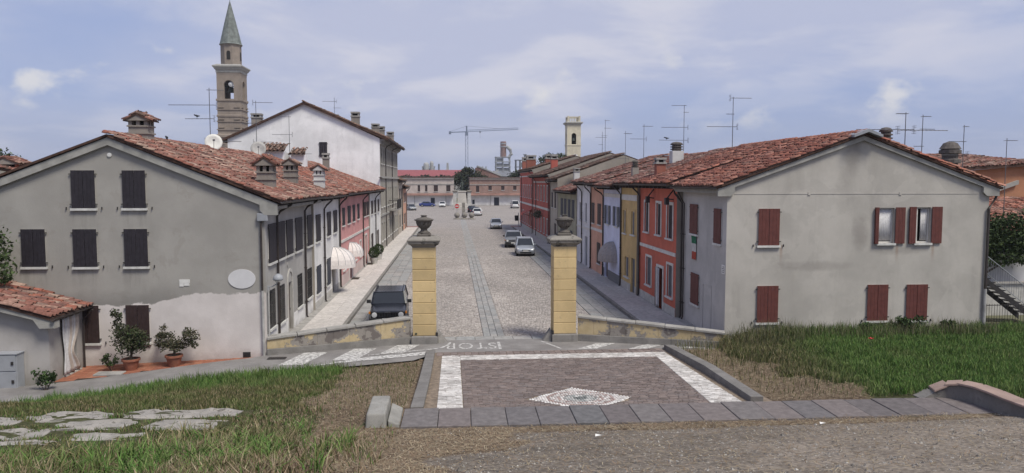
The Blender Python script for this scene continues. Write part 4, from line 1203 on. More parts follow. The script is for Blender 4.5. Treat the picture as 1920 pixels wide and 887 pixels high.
# terracotta terrace
q = MB('soil'); q.hexa([(-14.42, 27.62, -.8), (-7.62, 29.72, -.6), (-7.44, GY - .005, -.6), (-14.42, GY - .005, -.8)], [(-14.42, 27.62, -.325), (-7.62, 29.72, -.075), (-7.44, GY - .005, -.075), (-14.42, GY - .005, -.325)])
terr = struct(q.build('terrace')); TC = [(.30, .125, .078), (.27, .108, .068), (.325, .145, .092), (.25, .10, .066)]
for i in range(21):
    for j in range(8):
        x = -14.25 + i * .33; y = GY - .17 - j * .33
        if y - .16 > 27.62 + (x + 14.42) * .309: lay(terr, 'floor_tile', x, y, -.312 + (x + 14.42) * .0365, .322, .322, TC, h=.03, jit=.002)
q = MB('concrete'); q.box(-13.3, -12.3, 28.25, 28.75, -.33, -.20); tag(q.build('cover_slab', None, bevel=.02), 'grey concrete cover slab at the edge of the terracotta terrace', 'slab')

# foliage helper: leaf-sized faces through a volume
def leaves(V, T, c, rad, n, size, pal, shell=.55, lump=.35, seed=0, flat=1.0):
    c = np.array(c); rad = np.array(rad)
    d = RNG.normal(size=(n, 3)); d /= np.linalg.norm(d, axis=1)[:, None]
    k = RNG.uniform(shell, 1, n) ** .7
    l = np.array([1 + lump * mnoise.noise(Vector((a[0] * 2.1 + seed, a[1] * 2.1, a[2] * 2.1))) + .5 * lump * mnoise.noise(Vector((a[0] * 5 + seed, a[1] * 5, a[2] * 5))) for a in d])
    p = c + d * rad * (k * l)[:, None]
    a = RNG.normal(size=(n, 3)); a /= np.linalg.norm(a, axis=1)[:, None]; b = np.cross(a, RNG.normal(size=(n, 3))); b /= np.linalg.norm(b, axis=1)[:, None]
    s = size * RNG.uniform(.6, 1.4, n)[:, None]
    q = np.stack([p - a * s, p + b * s * .55, p + a * s, p - b * s * .55], 1)
    V.append(q.reshape(-1, 3)); pl = np.array(pal)
    t = pl[RNG.integers(0, len(pl), n)] * RNG.uniform(.7, 1.3, n)[:, None]
    T.append(np.repeat(t, 4, 0))
def leaf_obj(name, V, T, parent, mat='leaf'):
    v = np.concatenate(V); f = np.arange(len(v)).reshape(-1, 4)
    return mesh_obj(name, v, f, [mat], None, parent, np.concatenate(T))
GREEN = [(.040, .062, .022), (.055, .080, .028), (.030, .048, .018), (.070, .095, .036)]
DULL = [(.050, .055, .030), (.065, .064, .036), (.038, .042, .024), (.085, .072, .045)]

def potted(x, y, z, label, kind):
    t = thing('potted_shrub', label, 'potted plant', (x, y, z))
    q = MB('terracotta'); q.lathe([(.20, 0), (.29, .36), (.335, .37), (.335, .44), (.29, .445), (.27, .40), (.05, .40)], (x, y, z), 22); pt = q.build('pot', t, True)
    pt.modifiers.new('e', 'EDGE_SPLIT')
    q = MB('soil'); q.lathe([(.26, 0), (.24, .03)], (x, y, z + .395), 16); q.build('soil', pt)
    br = MB('bark'); V, T = [], []
    br.tube([(x, y, z + .38), (x + .03, y, z + .65), (x - .02, y + .02, z + .85)], .05, 7, .035)
    rr = random.Random(kind)
    if kind == 1:
        blobs = [(.0, 0, 1.05, .50, .48, .42, 950), (.15, .05, 1.2, .36, .36, .28, 320), (-.2, -.05, 1.38, .34, .34, .26, 260), (-.38, .0, 1.72, .16, .16, .26, 95), (-.46, 0, 2.02, .14, .14, .16, 60), (-.3, 0, 1.95, .10, .12, .12, 34), (.26, 0, .92, .26, .3, .2, 170)]
    else:
        blobs = [(.02, 0, .82, .42, .4, .22, 420)]
        for k in range(17):
            a = rr.uniform(0, 2 * PI); r_ = rr.uniform(.25, .72); hh = .78 + rr.uniform(.05, .75) * (1 - .35 * abs(math.cos(a)))
            blobs.append((r_ * math.cos(a), r_ * .6 * math.sin(a), hh, .15, .15, .11, 44))
    for (a, b, c, r1, r2, r3, n) in blobs:
        a, b, c, r1, r2, r3, n = a * 1.2, b * 1.2, .6 + (c - .6) * 1.12, r1 * 1.25, r2 * 1.25, r3 * 1.3, int(n * 1.7)
        leaves(V, T, (x + a, y + b, z + c), (r1, r2, r3), n, .045, DULL if kind == 2 else GREEN[:1] + DULL[:3], .15, .5, kind)
        br.tube([(x, y, z + .7), (x + a * .6, y + b * .6, z + .6 + (c - .6) * .55), (x + a, y + b, z + c)], .022, 5, .008)
    br.build('stem', t); leaf_obj('foliage', V, T, t)
potted(-12.25, 29.05, -.245, 'dense dark green potted shrub with a bent tip beside the terrace window', 1)
potted(-10.75, 29.3, -.19, 'sparse greyish shrub in a terracotta pot on the right of the terrace', 2)
t = thing('low_plant', 'small leafy plant beside the foot of the dense potted shrub', 'plant', (-12.95, 29.0, -.27)); V, T = [], []
br = MB('bark')
for k in range(9):
    a = random.uniform(0, 2 * PI); r_ = random.uniform(.1, .42); c = (-12.95 + r_ * math.cos(a), 29.0 + r_ * .5 * math.sin(a), -.15 + random.uniform(.05, .55))
    leaves(V, T, c, (.14, .14, .1), 34, .05, GREEN, .1, .3, k); br.tube([(-12.95, 29.0, -.28), c], .01, 4)
br.build('stem', t); leaf_obj('foliage', V, T, t)

# shrub at the left edge of the picture
def tree(name, label, x, y, z, hgt, blobs, n, size, pal=GREEN, trunk=.16, cat='tree', group=None):
    t = thing(name, label, cat, (x, y, z), group); q = MB('bark')
    q.tube([(x, y, z - .1), (x + .05, y, z + hgt * .25), (x - .04, y + .03, z + hgt * .5), (x, y, z + hgt * .75)], trunk, 8, trunk * .35)
    V, T = [], []
    tot = sum(b[3] * b[4] * b[5] for b in blobs) or 1
    for k, b in enumerate(blobs):
        c = (x + b[0], y + b[1], z + b[2]); q.tube([(x, y, z + hgt * .35), ((x + c[0]) / 2 + .05, (y + c[1]) / 2, (z + hgt * .35 + c[2]) / 2 + .1), c], trunk * .4, 5, trunk * .1)
        leaves(V, T, c, b[3:6], max(40, int(n * b[3] * b[4] * b[5] / tot)), size, pal, .35, .55, k * 3.7)
    q.build('trunk', t); leaf_obj('crown', V, T, t)
    return t
tree('garden_tree', 'leafy green bush rising behind the lean-to roof at the left edge', -18.35, 28.95, SZ, 5.6, [(1.5, 0, 4.7, .55, .5, .75), (.9, 0, 5.2, .9, .5, .85), (1.65, -.1, 3.95, .5, .45, .5), (.8, 0, 4.3, .9, .5, .8), (1.7, 0, 3.75, .38, .4, .25), (-.3, 0, 4.8, .9, .8, .9)], 3600, .075, [(.055, .085, .03), (.075, .105, .04), (.04, .06, .022)], .09)

# ------------------------------------------------------------------ row houses
def rowhouse(name, label, side, Xf, y0, y1, ze, zr, wall, wins, holes=(), xr=None, depth=6.2, pal=PAL_OLD, gable='gable_tan', eave=.55, cornice=None, singles=0, near_over=.05, frieze=None, soffit='iron', zb=0., tiles=True, sx=.215, back=True):
    """side: +1 the house stands on the right (street front faces -x), -1 on the left"""
    xr = xr if xr is not None else Xf + side * depth
    xb = xr + side * (abs(xr - Xf))
    h = thing(name, label, 'house', ((Xf + xb) / 2, (y0 + y1) / 2, 0))
    F = Face(Xf, 'x', -side); q = MB(wall)
    hl = list(holes) + [wd[:4] for wd in wins if wd[4] in ('inset', 'open', 'glass', 'grille')]
    holed(q, F, y0, y1, -.2, ze, hl)
    q.use(gable)
    for yy in (y0, y1): q.add([(Xf, yy, -.2), (Xf, yy, ze), (xr, yy, zr), (xb, yy, ze), (xb, yy, -.2)], [(0, 1, 2, 3, 4)])
    q.add([(xb, y0, -.2), (xb, y1, -.2), (xb, y1, ze), (xb, y0, ze)], [(0, 1, 2, 3)])
    q.build('wall', h)
    for wd in wins: window(h, F, *wd[:4], wd[4], **(wd[5] if len(wd) > 5 else {}))
    xe = Xf - side * eave; sl = (zr - ze) / abs(xr - Xf); dz = sl * eave
    if cornice:
        q = MB(cornice); F.box(q, y0 + .01, y1 - .01, ze - .32, ze - .14, .003, .10); F.box(q, y0 + .01, y1 - .01, ze - .14, ze - .02, .003, .22); q.build('cornice', h)
    q = MB(soffit); F.box(q, y0 + .01, y1 - .01, ze - dz * .5 - .10, ze - dz * .5 - .05, .0, eave - .06)
    n = max(2, int((y1 - y0) / .8))
    for i in range(n): 
        yy = y0 + (y1 - y0) * (i + .5) / n; F.box(q, yy - .05, yy + .05, ze - dz * .5 - .22, ze - dz * .5 - .10, .0, eave - .12)
    q.build('eaves', h)
    rf = gable_roof(h, xe, xr, xb + side * .3, y0 - near_over, y1 + .02, ze - dz + .12, zr + .12, ze, pal=pal, singles=singles, tiles=tiles, sx=sx)
    return h, F, rf
dk = dict(mat='black_shutter'); nv = dict(mat='navy_shutter'); br = dict(mat='brown_shutter')

# --- left side
hL, F, _ = rowhouse('white_house', 'white two-storey house next to the grey corner house', -1, -7.3, 39.92, 48.6, 6.2, 8.6, 'white_plaster',
    [(40.35, 41.6, 3.7, 5.15, 'closed', dk), (43.9, 45.1, 3.75, 5.15, 'closed', dk), (46.2, 47.5, 3.8, 5.15, 'closed', dk), (40.3, 41.5, .9, 2.4, 'closed', nv), (43.6, 44.7, .9, 2.45, 'closed', nv)],
    [(45.6, 46.8, .12, 2.35)], xr=-13.2)
q = MB('room_dark'); F.box(q, 45.6, 46.8, .1, 2.36, -.5, -.2); q.use('wood_door'); F.box(q, 45.62, 46.78, .13, 2.33, -.18, -.13); q.build('door', hL)
for a, b in ((39.95, 45.5), (46.9, 48.55)): q = MB('pale_concrete'); F.box(q, a, b, .1, .5, .003, .02); q.build('dado', hL)
downpipe(hL, F, 42.7, 6.0, .12, back=.55); downpipe(hL, F, 48.5, 6.0, .12, back=.55)
hP, F, _ = rowhouse('pink_house', 'pink two-storey house with white dado on the left of the street', -1, -7.2, 48.62, 64.7, 6.25, 8.6, 'pink',
    [(49.2, 50.2, 4.05, 5.2, 'closed', dk), (51.7, 53.0, 4.05, 5.25, 'closed', dk), (54.3, 55.4, 4.05, 5.25, 'closed', dk), (57.0, 57.95, 4.1, 5.25, 'closed', dk), (61.0, 62.3, 4.1, 5.25, 'closed', br), (63.0, 64.4, 4.1, 5.25, 'closed', br),
     (49.3, 50.2, 1.1, 2.3, 'inset', dict(mat='black_shutter', surround='white_trim')), (55.2, 56.1, 1.15, 2.3, 'inset', dict(mat='black_shutter', surround='white_trim')), (58.2, 59.1, 1.15, 2.3, 'inset', dict(mat='black_shutter', surround='white_trim'))],
    [(52.3, 53.4, .12, 2.3), (61.6, 62.9, .12, 2.5)], xr=-13.2, pal=PAL_NEW[:3] + PAL_OLD)
q = MB('white_trim'); F.box(q, 48.7, 64.6, 2.95, 3.12, .003, .05); q.build('string_course', hP)
for a, b in ((48.7, 52.2), (53.5, 61.5), (63.0, 64.6)): q = MB('pale_pink'); F.box(q, a, b, .1, .85, .003, .025); q.build('dado', hP)
for a, b, c in ((52.3, 53.4, 2.3), (61.6, 62.9, 2.5)):
    q = MB('wood_door'); F.box(q, a + .02, b - .02, .13, c - .02, -.18, -.13); dr = q.build('door', hP); q = MB('white_trim'); F.box(q, a - .16, a - .002, .12, c + .15, .004, .05); F.box(q, b + .002, b + .16, .12, c + .15, .004, .05); F.box(q, a - .002, b + .002, c + .002, c + .15, .004, .05); q.build('surround', dr)
    q = MB('soil'); F.box(q, a, b, .12, .135, .1, .6); q.build('door_mat', dr)
downpipe(hP, F, 60.2, 6.05, .12, back=.55)
chimney(hL, -7.75, 44.4, 6.25, .56, .56, 1.75, 'chimney_white', band='chimney_white')
chimney(hP, -10.6, 64, 7.6, .5, .5, 1.7, 'chimney_grey', 'slab')

# raised turret with two tiled roofs behind the ridge of the pink house
for x0, x1, ya, yb, zw, ze, zr_ in ((-14.3, -12.25, 56.0, 58.2, 7.6, 9.08, 9.72), (-12.2, -10.95, 57.0, 58.6, 7.4, 8.9, 9.4)):
    q = MB('white_gable'); q.box(x0 + .15, x1 - .15, ya + .15, yb, zw, ze); q.build('turret_wall', hP)
    q = MB('tile_bed'); q.hexa([(x0, ya - .1, ze), (x1, ya - .1, ze), (x1 - .25, yb, zr_), (x0 + .25, yb, zr_)], [(x0, ya - .1, ze + .06), (x1, ya - .1, ze + .06), (x1 - .25, yb, zr_ + .06), (x0 + .25, yb, zr_ + .06)]); rt = q.build('turret_roof', hP)
    sl = Vector((0, yb - ya + .1, zr_ - ze)); lay_tiles(rt, (x0, ya - .12, ze + .06), (1, 0, 0), sl, x1 - x0, sl.length, PAL_DARK + PAL_OLD[3:5], 0, sx=.26)
hW, F, _ = rowhouse('pale_house', 'pale plastered house between the pink house and the tall building', -1, -7.1, 64.72, 73.6, 6.25, 8.55, 'white_plaster',
    [(65.6, 66.9, 4.1, 5.25, 'closed', br), (68.2, 69.4, 4.1, 5.25, 'closed', br), (71.2, 72.4, 4.1, 5.25, 'closed', br), (65.4, 66.6, .9, 2.4, 'closed', br), (70.4, 71.5, .9, 2.4, 'closed', br)], xr=-13.2, pal=PAL_NEW[:3] + PAL_OLD)
downpipe(hW, F, 68.9, 6.05, .12, back=.55)

# tall building with the white gable
tb = thing('tall_house', 'tall three-storey building showing a blank white gable and a weathered street front', 'house', (-14.2, 85, 0))
FT = Face(-7.05, 'x', 1); y0, y1 = 73.62, 97; zE, zA = 11.1, 14.4; xA = -14.2; xB = -21.4
wins = []
for i in range(9):
    yy = 74.6 + i * 2.5
    if yy + 1.1 > y1: break
    wins += [(yy, yy + 1.05, 8.7, 10.2, 'inset', dict(mat='brown_shutter', surround='fascia')), (yy, yy + 1.05, 4.4, 6.3, 'inset', dict(mat='brown_shutter', surround='fascia')), (yy, yy + 1.05, 1.0, 2.8, 'inset', dict(mat='brown_shutter', surround='fascia'))]
q = MB('tall_front'); holed(q, FT, y0, y1, -.2, zE, [k[:4] for k in wins])
q.use('white_gable'); q.add([(-7.05, y0, -.2), (-7.05, y0, zE), (xA, y0, zA), (xB, y0, zE - .1), (xB, y0, -.2)], [(0, 1, 2, 3, 4)])
q.use('gable_tan'); q.add([(-7.05, y1, -.2), (-7.05, y1, zE), (xA, y1, zA), (xB, y1, zE), (xB, y1, -.2)], [(0, 1, 2, 3, 4)]); q.build('wall', tb)
for k in wins: window(tb, FT, *k[:4], k[4], **k[5])
q = MB('fascia'); FT.box(q, y0 + .02, y1, 7.25, 7.45, .004, .16); FT.box(q, y0 + .02, y1, 3.5, 3.7, .004, .10); FT.box(q, y0 + .02, y1, zE - .55, zE - .25, .004, .16); FT.box(q, y0 + .02, y1, zE - .25, zE - .05, .004, .45)
for i in range(38): FT.box(q, y0 + .3 + i * .6, y0 + .45 + i * .6, zE - .45, zE - .25, .16, .40)
q.build('cornice', tb)
q = MB('gutter'); q.box(-7.05, -6.85, y0 - 1.4, y0 - .004, 7.3, 7.36); q.build('string_end', tb)
gable_roof(tb, -6.2, xA, xB - .6, y0 - .35, y1 + .4, zE - .02, zA + .12, zE - .2, th=.22, pal=PAL_DARK, gut_d=.06)
window(tb, Face(y0, 'y', -1), -12.80, -12.05, 9.30, 10.72, 'closed', 'black_shutter', sill=None)
for yy in (79.2, 87.5): downpipe(tb, FT, yy, zE - .1, .12, back=.8)
for (x, y, z, w_, h_, st) in ((-19.2, 76.0, 11.9, .9, 1.7, 'slab'), (-10.0, 79.0, 12.2, .8, 1.9, 'slab'), (-8.1, 80.3, 11.5, .75, 1.5, 'slab'), (-7.9, 84.0, 11.4, .8, 1.6, 'slab'), (-7.6, 93, 11.3, .8, 1.7, 'slab'), (-11.7, 77.5, 13.0, .35, .7, 'slab')):
    chimney(tb, x, y, z, w_, w_, h_, 'chimney_grey', st)
# balcony of the tall building
q = MB('concrete'); FT.box(q, 83, 90, 3.72, 3.88, .01, .95); bl = q.build('balcony', tb)
q = MB('iron')
for i in range(36): FT.box(q, 83.05 + i * .195, 83.08 + i * .195, 3.88, 4.85, .90, .93)
FT.box(q, 83, 90, 4.85, 4.9, .88, .95); FT.box(q, 83, 83.04, 4.82, 4.88, .01, .88); FT.box(q, 89.96, 90, 4.82, 4.88, .01, .88)
for i in range(4): FT.box(q, 83, 83.03, 3.88, 4.82, .15 + i * .2, .18 + i * .2)
q.build('railing', bl)

hA, F, _ = rowhouse('beige_house', 'small beige house beyond the tall building on the left', -1, -7.0, 97.02, 105.5, 7.1, 9.0, 'beige', [(98.5, 99.6, 4.5, 6, 'closed', br), (101.5, 102.6, 4.5, 6, 'closed', br), (98.5, 99.6, 1, 2.6, 'closed', br), (103, 104.2, 1, 2.6, 'closed', br)], pal=PAL_DARK)
downpipe(hA, F, 103.6, 6.9, .12)
chimney(hA, -8.6, 103, 7.6, .55, .55, 2.3, 'rust_far', 'slab')
hB, F, _ = rowhouse('reddish_house', 'narrow reddish house at the far end of the left row', -1, -6.95, 105.52, 112.4, 6.2, 7.9, 'salmon', [(106.5, 107.6, 4.0, 5.3, 'closed', dk), (109.3, 110.4, 4.0, 5.3, 'closed', dk), (106.6, 107.6, 1, 2.4, 'closed', dk), (109.3, 110.3, .13, 2.4, 'closed', dict(mat='wood_door', sill=None))], pal=PAL_DARK)
downpipe(hB, F, 111.9, 6.0, .12)

# awnings
def fan_awning(label, F, u0, u1, z0, z1, out, name='dome_awning', mat='awning'):
    t = thing(name, label, 'awning', F.P((u0 + u1) / 2, z0, 0)); n = 9; m_ = 6
    um = (u0 + u1) / 2; rw = (u1 - u0) / 2
    def pt(i, k):   # i: rib 0..n across the fan, k: along rib from pivot to the hem
        a = PI * .5 * k / m_; th = -PI / 2 + PI * i / n
        # half dome: hem is a half ellipse on the plan, crown meets the wall
        return F.P(um + rw * math.sin(th) * math.sin(a), z0 + (z1 - z0) * math.cos(a), .02 + out * math.cos(th) * math.sin(a))
    for i in range(n):
        q = MB(mat); vs = [pt(i, k) for k in range(m_ + 1)] + [pt(i + 1, k) for k in range(m_ + 1)]
        vs += [pt(i, m_) - Vector((0, 0, .22)), pt(i + 1, m_) - Vector((0, 0, .2))]
        q.add(vs, [(k, k + 1, m_ + 2 + k, m_ + 1 + k) for k in range(m_)] + [(m_, 2 * m_ + 2, 2 * m_ + 3, 2 * m_ + 1)])
        o = q.build('canvas_panel', t); sm = o.modifiers.new('thick', 'SOLIDIFY'); sm.thickness = .008
    q = MB('zinc')
    for i in range(n + 1): q.tube([pt(i, k) + Vector((0, 0, .008)) for k in range(m_ + 1)], .014, 4)
    q.build('ribs', t)
    return t
FLw = Face(-7.3, 'x', 1); FPk = Face(-7.2, 'x', 1)
fan_awning('large off-white dome awning over the door of the white house', FLw, 45.0, 47.4, 1.9, 2.95, 1.3)
fan_awning('smaller off-white dome awning over the pink house door', FPk, 51.8, 53.8, 1.95, 2.7, .9)
# topiary balls in pots by the pink house
for x, y, lab in ((-6.55, 62.4, 'clipped ball shrub in a pot by the pink house, the nearer of two'), (-6.5, 65.6, 'clipped ball shrub in a pot by the pink house, the farther of two')):
    t = thing('topiary', lab, 'potted plant', (x, y, .12), 'ball shrubs in pots'); q = MB('pale_concrete'); q.lathe([(.24, 0), (.34, .5), (.36, .52), (.30, .52), (.28, .46)], (x, y, .12), 16); q.build('pot', t)
    V, T = [], []; leaves(V, T, (x, y, 1.05), (.47, .47, .47), 1300, .05, [(.035, .055, .02), (.05, .07, .028)], .7, .12, y); leaf_obj('foliage', V, T, t)
    q = MB('bark'); q.tube([(x, y, .5), (x, y, 1.0)], .04, 6); q.build('stem', t)

# --- right side: corner house with the long gable
GR = 30.3; XF = 11.38; XA, XE = 17.15, 22.9; zE, zA = 6.72, 8.80
hr = thing('beige_corner_house', 'beige-grey corner house with maroon shutters and a broad stained gable', 'house', (17, 33.5, 0))
FR = Face(XF, 'x', -1); FGR = Face(GR, 'y', -1)
opens = [(17.95, 18.68, 4.30, 5.80), (19.62, 20.30, 4.30, 5.82)]
q = MB('right_gable', 'right_street_grey', 'gable_tan'); holed(q, FGR, XF, XE, -.4, 6.4, opens, .24)
q.add([(XF, GR, 6.4), (XE, GR, 6.4), (XE, GR, zE - .05), (XA, GR, zA), (XF, GR, zE - .05)], [(0, 1, 2, 3, 4)])
q.use('right_street_grey'); q.add([(XF, GR, -.4), (XF, 36.3, -.4), (XF, 36.3, zE), (XF, GR, zE)], [(0, 1, 2, 3)])
q.use('gable_tan'); q.add([(XF, 36.3, -.4), (XF, 36.3, zE), (XA, 36.3, zA), (XE, 36.3, zE), (XE, 36.3, -.4)], [(0, 1, 2, 3, 4)]); q.add([(XE, GR, -.4), (XE, 36.3, -.4), (XE, 36.3, zE), (XE, GR, zE)], [(0, 1, 2, 3)])
q.build('wall', hr)
for (a, b, c, d) in ((12.73, 13.64, 4.24, 5.78), (12.74, 13.66, .97, 2.53), (17.58, 18.50, .98, 2.53), (19.32, 20.27, .98, 2.52)):
    wn = window(hr, FGR, a, b, c, d, 'closed', 'maroon_shutter')
    for uu in (a - .2, b + .2): q = MB('iron'); FGR.box(q, uu - .012, uu + .012, c - .06, c + .04, .003, .06); q.build('shutter_catch', wn)
for k, (a, b, c, d) in enumerate(opens):
    wn = MB('white_trim')
    for u0, u1, z0, z1 in ((a + .002, a + .06, c, d), (b - .06, b - .002, c, d), (a + .06, b - .06, d - .06, d - .002), (a + .06, b - .06, c + .002, c + .06)): FGR.box(wn, u0, u1, z0, z1, -.20, -.12)
    wn.use('room_dark'); FGR.box(wn, a + .002, b - .002, c + .002, d - .002, -.6, -.45); wo = wn.build('window', hr)
    if k == 0:
        q = MB('glass_dark'); FGR.box(q, a + .06, b - .06, c + .06, d - .06, -.155, -.145)
    else:       # one sash stands open, with the glass turned into the room
        q = MB('white_trim'); FGR.box(q, a + .06, a + .13, c + .06, d - .06, -.12, -.05)
    q.build('pane' if k == 0 else 'open_sash', wo)
    q = MB('sill'); FGR.box(q, a - .06, b + .06, c - .09, c - .002, .002, .1); q.build('sill', wo)
    q = MB('maroon_shutter'); leaf_boards(q, FGR, b + .03, b + .46 + .03 * k, c - .02, d + .02, .03, .07); q.build('shutter', wo)
    q = MB('maroon_shutter'); w_ = .16 if k == 0 else .30; leaf_boards(q, FGR, a - w_ - .0, a - .01, c - .02, d + .02, .03, .14 if k == 0 else .1); q.build('shutter', wo)
    a2, b2 = (a + .07, b - .07) if k == 0 else (a + .32, b - .07)
    vs = []; n = 26; q = MB('curtain')
    for zz in (d - .07, (c + d) / 2, c + .10):
        for i in range(n + 1): vs.append(FGR.P(a2 + (b2 - a2) * i / n, zz, -.135 + .012 * math.sin(i * 1.9 + zz * .4) if k == 0 else -.16 + .02 * math.sin(i * 1.9)))
    q.add(vs, [(r * (n + 1) + i, r * (n + 1) + i + 1, (r + 1) * (n + 1) + i + 1, (r + 1) * (n + 1) + i) for r in range(2) for i in range(n)])
    o = q.build('window_curtain', None, True); sm = o.modifiers.new('thick', 'SOLIDIFY'); sm.thickness = .003
    tag(o, ['white net curtain filling the left of the two open upper windows', 'white curtain half drawn in the right of the two open upper windows'][k], 'curtain')
for (a, b, c, d) in ((33.9, 35.0, 4.45, 5.85), (30.85, 31.7, 4.25, 5.75), (33.6, 34.7, 1.15, 2.6)): window(hr, FR, a, b, c, d, 'closed', 'maroon_shutter')
q = MB('right_street_grey'); FR.box(q, 31.95, 32.0, .1, 2.25, .003, .02); FR.box(q, 33.05, 33.1, .1, 2.25, .003, .02); FR.box(q, 31.95, 33.1, 2.25, 2.3, .003, .02); q.build('walled_up_door', hr)
q = MB('fascia')
for xa, sg in ((XF - .45, 1), (XE + .35, -1)):
    q.prism([(xa, GR - .14, zE - .12), (XA, GR - .14, zA + .02), (XA, GR - .14, zA - .17), (xa + sg * .35, GR - .14, zE - .17)], (0, .136, 0))
    q.prism([(xa, GR - .142, zE - .11), (xa, GR - .142, zE - .42), (xa + sg * .55, GR - .142, zE - .42), (xa + sg * .72, GR - .142, zE - .26), (xa + sg * .72, GR - .142, zE + .10)], (0, .139, 0))
q.build('gable_cornice', hr)
q = MB('fascia'); q.box(XF - .45, XF - .003, GR, 36.3, zE - .30, zE - .12); q.build('eaves_soffit', hr)
q = MB('right_gable'); FGR.box(q, XF + .3, XE - .1, 6.385, 6.415, .002, .014)
for xx in (14.9, 18.9): FGR.box(q, xx - .05, xx + .05, 6.34, 6.46, .002, .03)
q.build('tie_rod_line', hr)
gable_roof(hr, XF - .58, XA, XE + .45, GR - .30, 36.32, zE - .03, zA + .14, zE - .05, pal=PAL_NEW, singles=300, ridge=True, back_tiles=True)
q = MB('gutter'); q.tube([(XE + .42, GR + .1, zE - .15), (XE + .3, GR, zE - .5), (XE - .06, GR - .09, zE - .95), (XE - .06, GR - .09, 3.0), (XE - .06, GR - .09, 2.3)], .055, 8); q.use('pipe_pale'); q.tube([(XE - .06, GR - .09, 2.3), (XE - .06, GR - .09, .2)], .065, 8); q.build('downpipe', hr)
downpipe(hr, FR, 36.15, zE - .25, .12, back=.5); downpipe(hr, FR, 36.05 - .25, zE - .25, .12, back=.4, r=.035)
q = MB('zinc'); n = 10
for sg in (-1, 1):      # ridge flashing at the apex
    q.hexa([(XA, GR - .5, zA + .16), (XA + sg * .62, GR - .5, zA - .06), (XA + sg * .62, GR + .15, zA - .06), (XA, GR + .15, zA + .16)], [(XA, GR - .5, zA + .29), (XA + sg * .62, GR - .5, zA + .05), (XA + sg * .62, GR + .15, zA + .05), (XA, GR + .15, zA + .29)])
q.build('ridge_flashing', hr)
chimney(hr, 19.55, 32.6, 7.6, .52, .52, 1.6, 'chimney_red', 'cowl')
# street number plaque
t = thing('wall_sign', 'small white street sign on the grey flank of the corner house', 'sign', (XF - .03, 30.62, 3.2)); q = MB('sign_white'); FR.box(q, 30.36, 30.72, 3.02, 3.40, .004, .03); q.build('board', t)
q = MB('sign_ink')
for i in range(4): FR.box(q, 30.42, 30.66 - (i % 2) * .06, 3.08 + i * .075, 3.105 + i * .075, .03, .034)
q.build('lettering', t)
t = thing('flag', 'small Italian flag hanging under the upper window of the corner house', 'flag', (XF - .03, 34.3, 3.0))
for mname, z0, z1, a in (('flag_green', 4.0, 4.38, 0), ('flag_white', 3.62, 4.0, .03), ('flag_red', 3.25, 3.62, .06)):
    q = MB(mname); vs = []; n = 12
    for zz in (z0, z1):
        for i in range(n + 1): vs.append(FR.P(34.05 + .62 * i / n, zz, .05 + .02 * math.sin(i * 1.1 + zz * 3)))
    q.add(vs, [(i, i + 1, n + 2 + i, n + 1 + i) for i in range(n)]); o = q.build('stripe', t); sm = o.modifiers.new('thick', 'SOLIDIFY'); sm.thickness = .006

# red house
su = dict(mat='black_shutter', surround='white_trim', louver=True)
hR, F, rfR = rowhouse('red_house', 'brick-red house with white window surrounds and a string course', 1, 11.08, 36.32, 43.6, 6.86, 8.85, 'brick_red',
    [(41.6, 42.5, 4.05, 5.75, 'inset', su), (39.1, 40.0, 4.05, 5.75, 'inset', su), (36.95, 37.95, 4.0, 5.75, 'inset', su), (40.9, 42.0, 1.05, 2.65, 'inset', dict(mat='grey_shutter', surround='white_trim', louver=True)), (36.85, 37.8, 1.0, 2.65, 'inset', dict(mat='grey_shutter', surround='white_trim', louver=True))],
    [(38.55, 39.6, .12, 2.3)], xr=17.1, pal=PAL_NEW, cornice='white_trim', gable='gable_tan')
q = MB('white_trim'); F.box(q, 36.35, 43.55, 3.15, 3.33, .003, .05); q.build('string_course', hR)
for a, b in ((36.35, 38.4), (39.75, 43.55)): q = MB('pale_concrete'); F.box(q, a, b, .1, .55, .003, .03); q.build('dado', hR)
q = MB('room_dark'); F.box(q, 38.55, 39.6, .1, 2.31, -.5, -.21); q.build('doorway', hR); q = MB('white_trim'); F.box(q, 38.4, 38.548, .12, 2.45, .004, .05); F.box(q, 39.602, 39.75, .12, 2.45, .004, .05); F.box(q, 38.548, 39.602, 2.302, 2.45, .004, .05); q.build('door_surround', hR)
curtain('striped_curtain', 'striped cloth curtain hanging in the doorway of the red house', F, 38.9, 39.75, .2, 2.3, ('curtain', 'curtain_beige', 'grey_shutter'), .12, .04, None, 42)
for yy in (40.6, 36.9): q = MB('iron'); q.bar(F.P(yy, 6.5, .0), F.P(yy, 6.05, .35), .06); q.bar(F.P(yy, 6.0, 0), F.P(yy, 6.05, .4), .06); F.box(q, yy - .12, yy + .12, 5.75, 6.1, .25, .45); q.build('lamp_bracket', hR)
downpipe(hR, F, 43.45, 6.7, .12, back=.55)
chimney(hR, 12.05, 42.9, 7.0, .52, .52, 1.3, 'chimney_red', 'slab')
# ochre house
sg = dict(mat='grey_shutter', surround='ochre')
hO, F, _ = rowhouse('ochre_house', 'ochre house with a pale frieze under its eaves', 1, 10.9, 43.62, 47.7, 6.84, 8.75, 'ochre',
    [(46.4, 47.1, 3.65, 5.1, 'inset', sg), (44.1, 44.9, 3.7, 5.1, 'inset', sg), (45.5, 46.5, .95, 2.2, 'inset', sg)], [(44.0, 44.95, .12, 2.25)], xr=17.0, gable='gable_tan')
q = MB('white_trim'); F.box(q, 43.65, 47.65, 5.75, 6.1, .003, .03); q.build('frieze', hO); q = MB('grey_shutter'); F.box(q, 44.02, 44.93, .13, 2.24, -.16, -.1); q.build('door', hO)
for a, b in ((45.05, 47.65), (43.65, 43.9)): q = MB('pale_concrete'); F.box(q, a, b, .1, .6, .003, .03); q.build('dado', hO)
downpipe(hO, F, 47.62, 6.7, .12, back=.55)
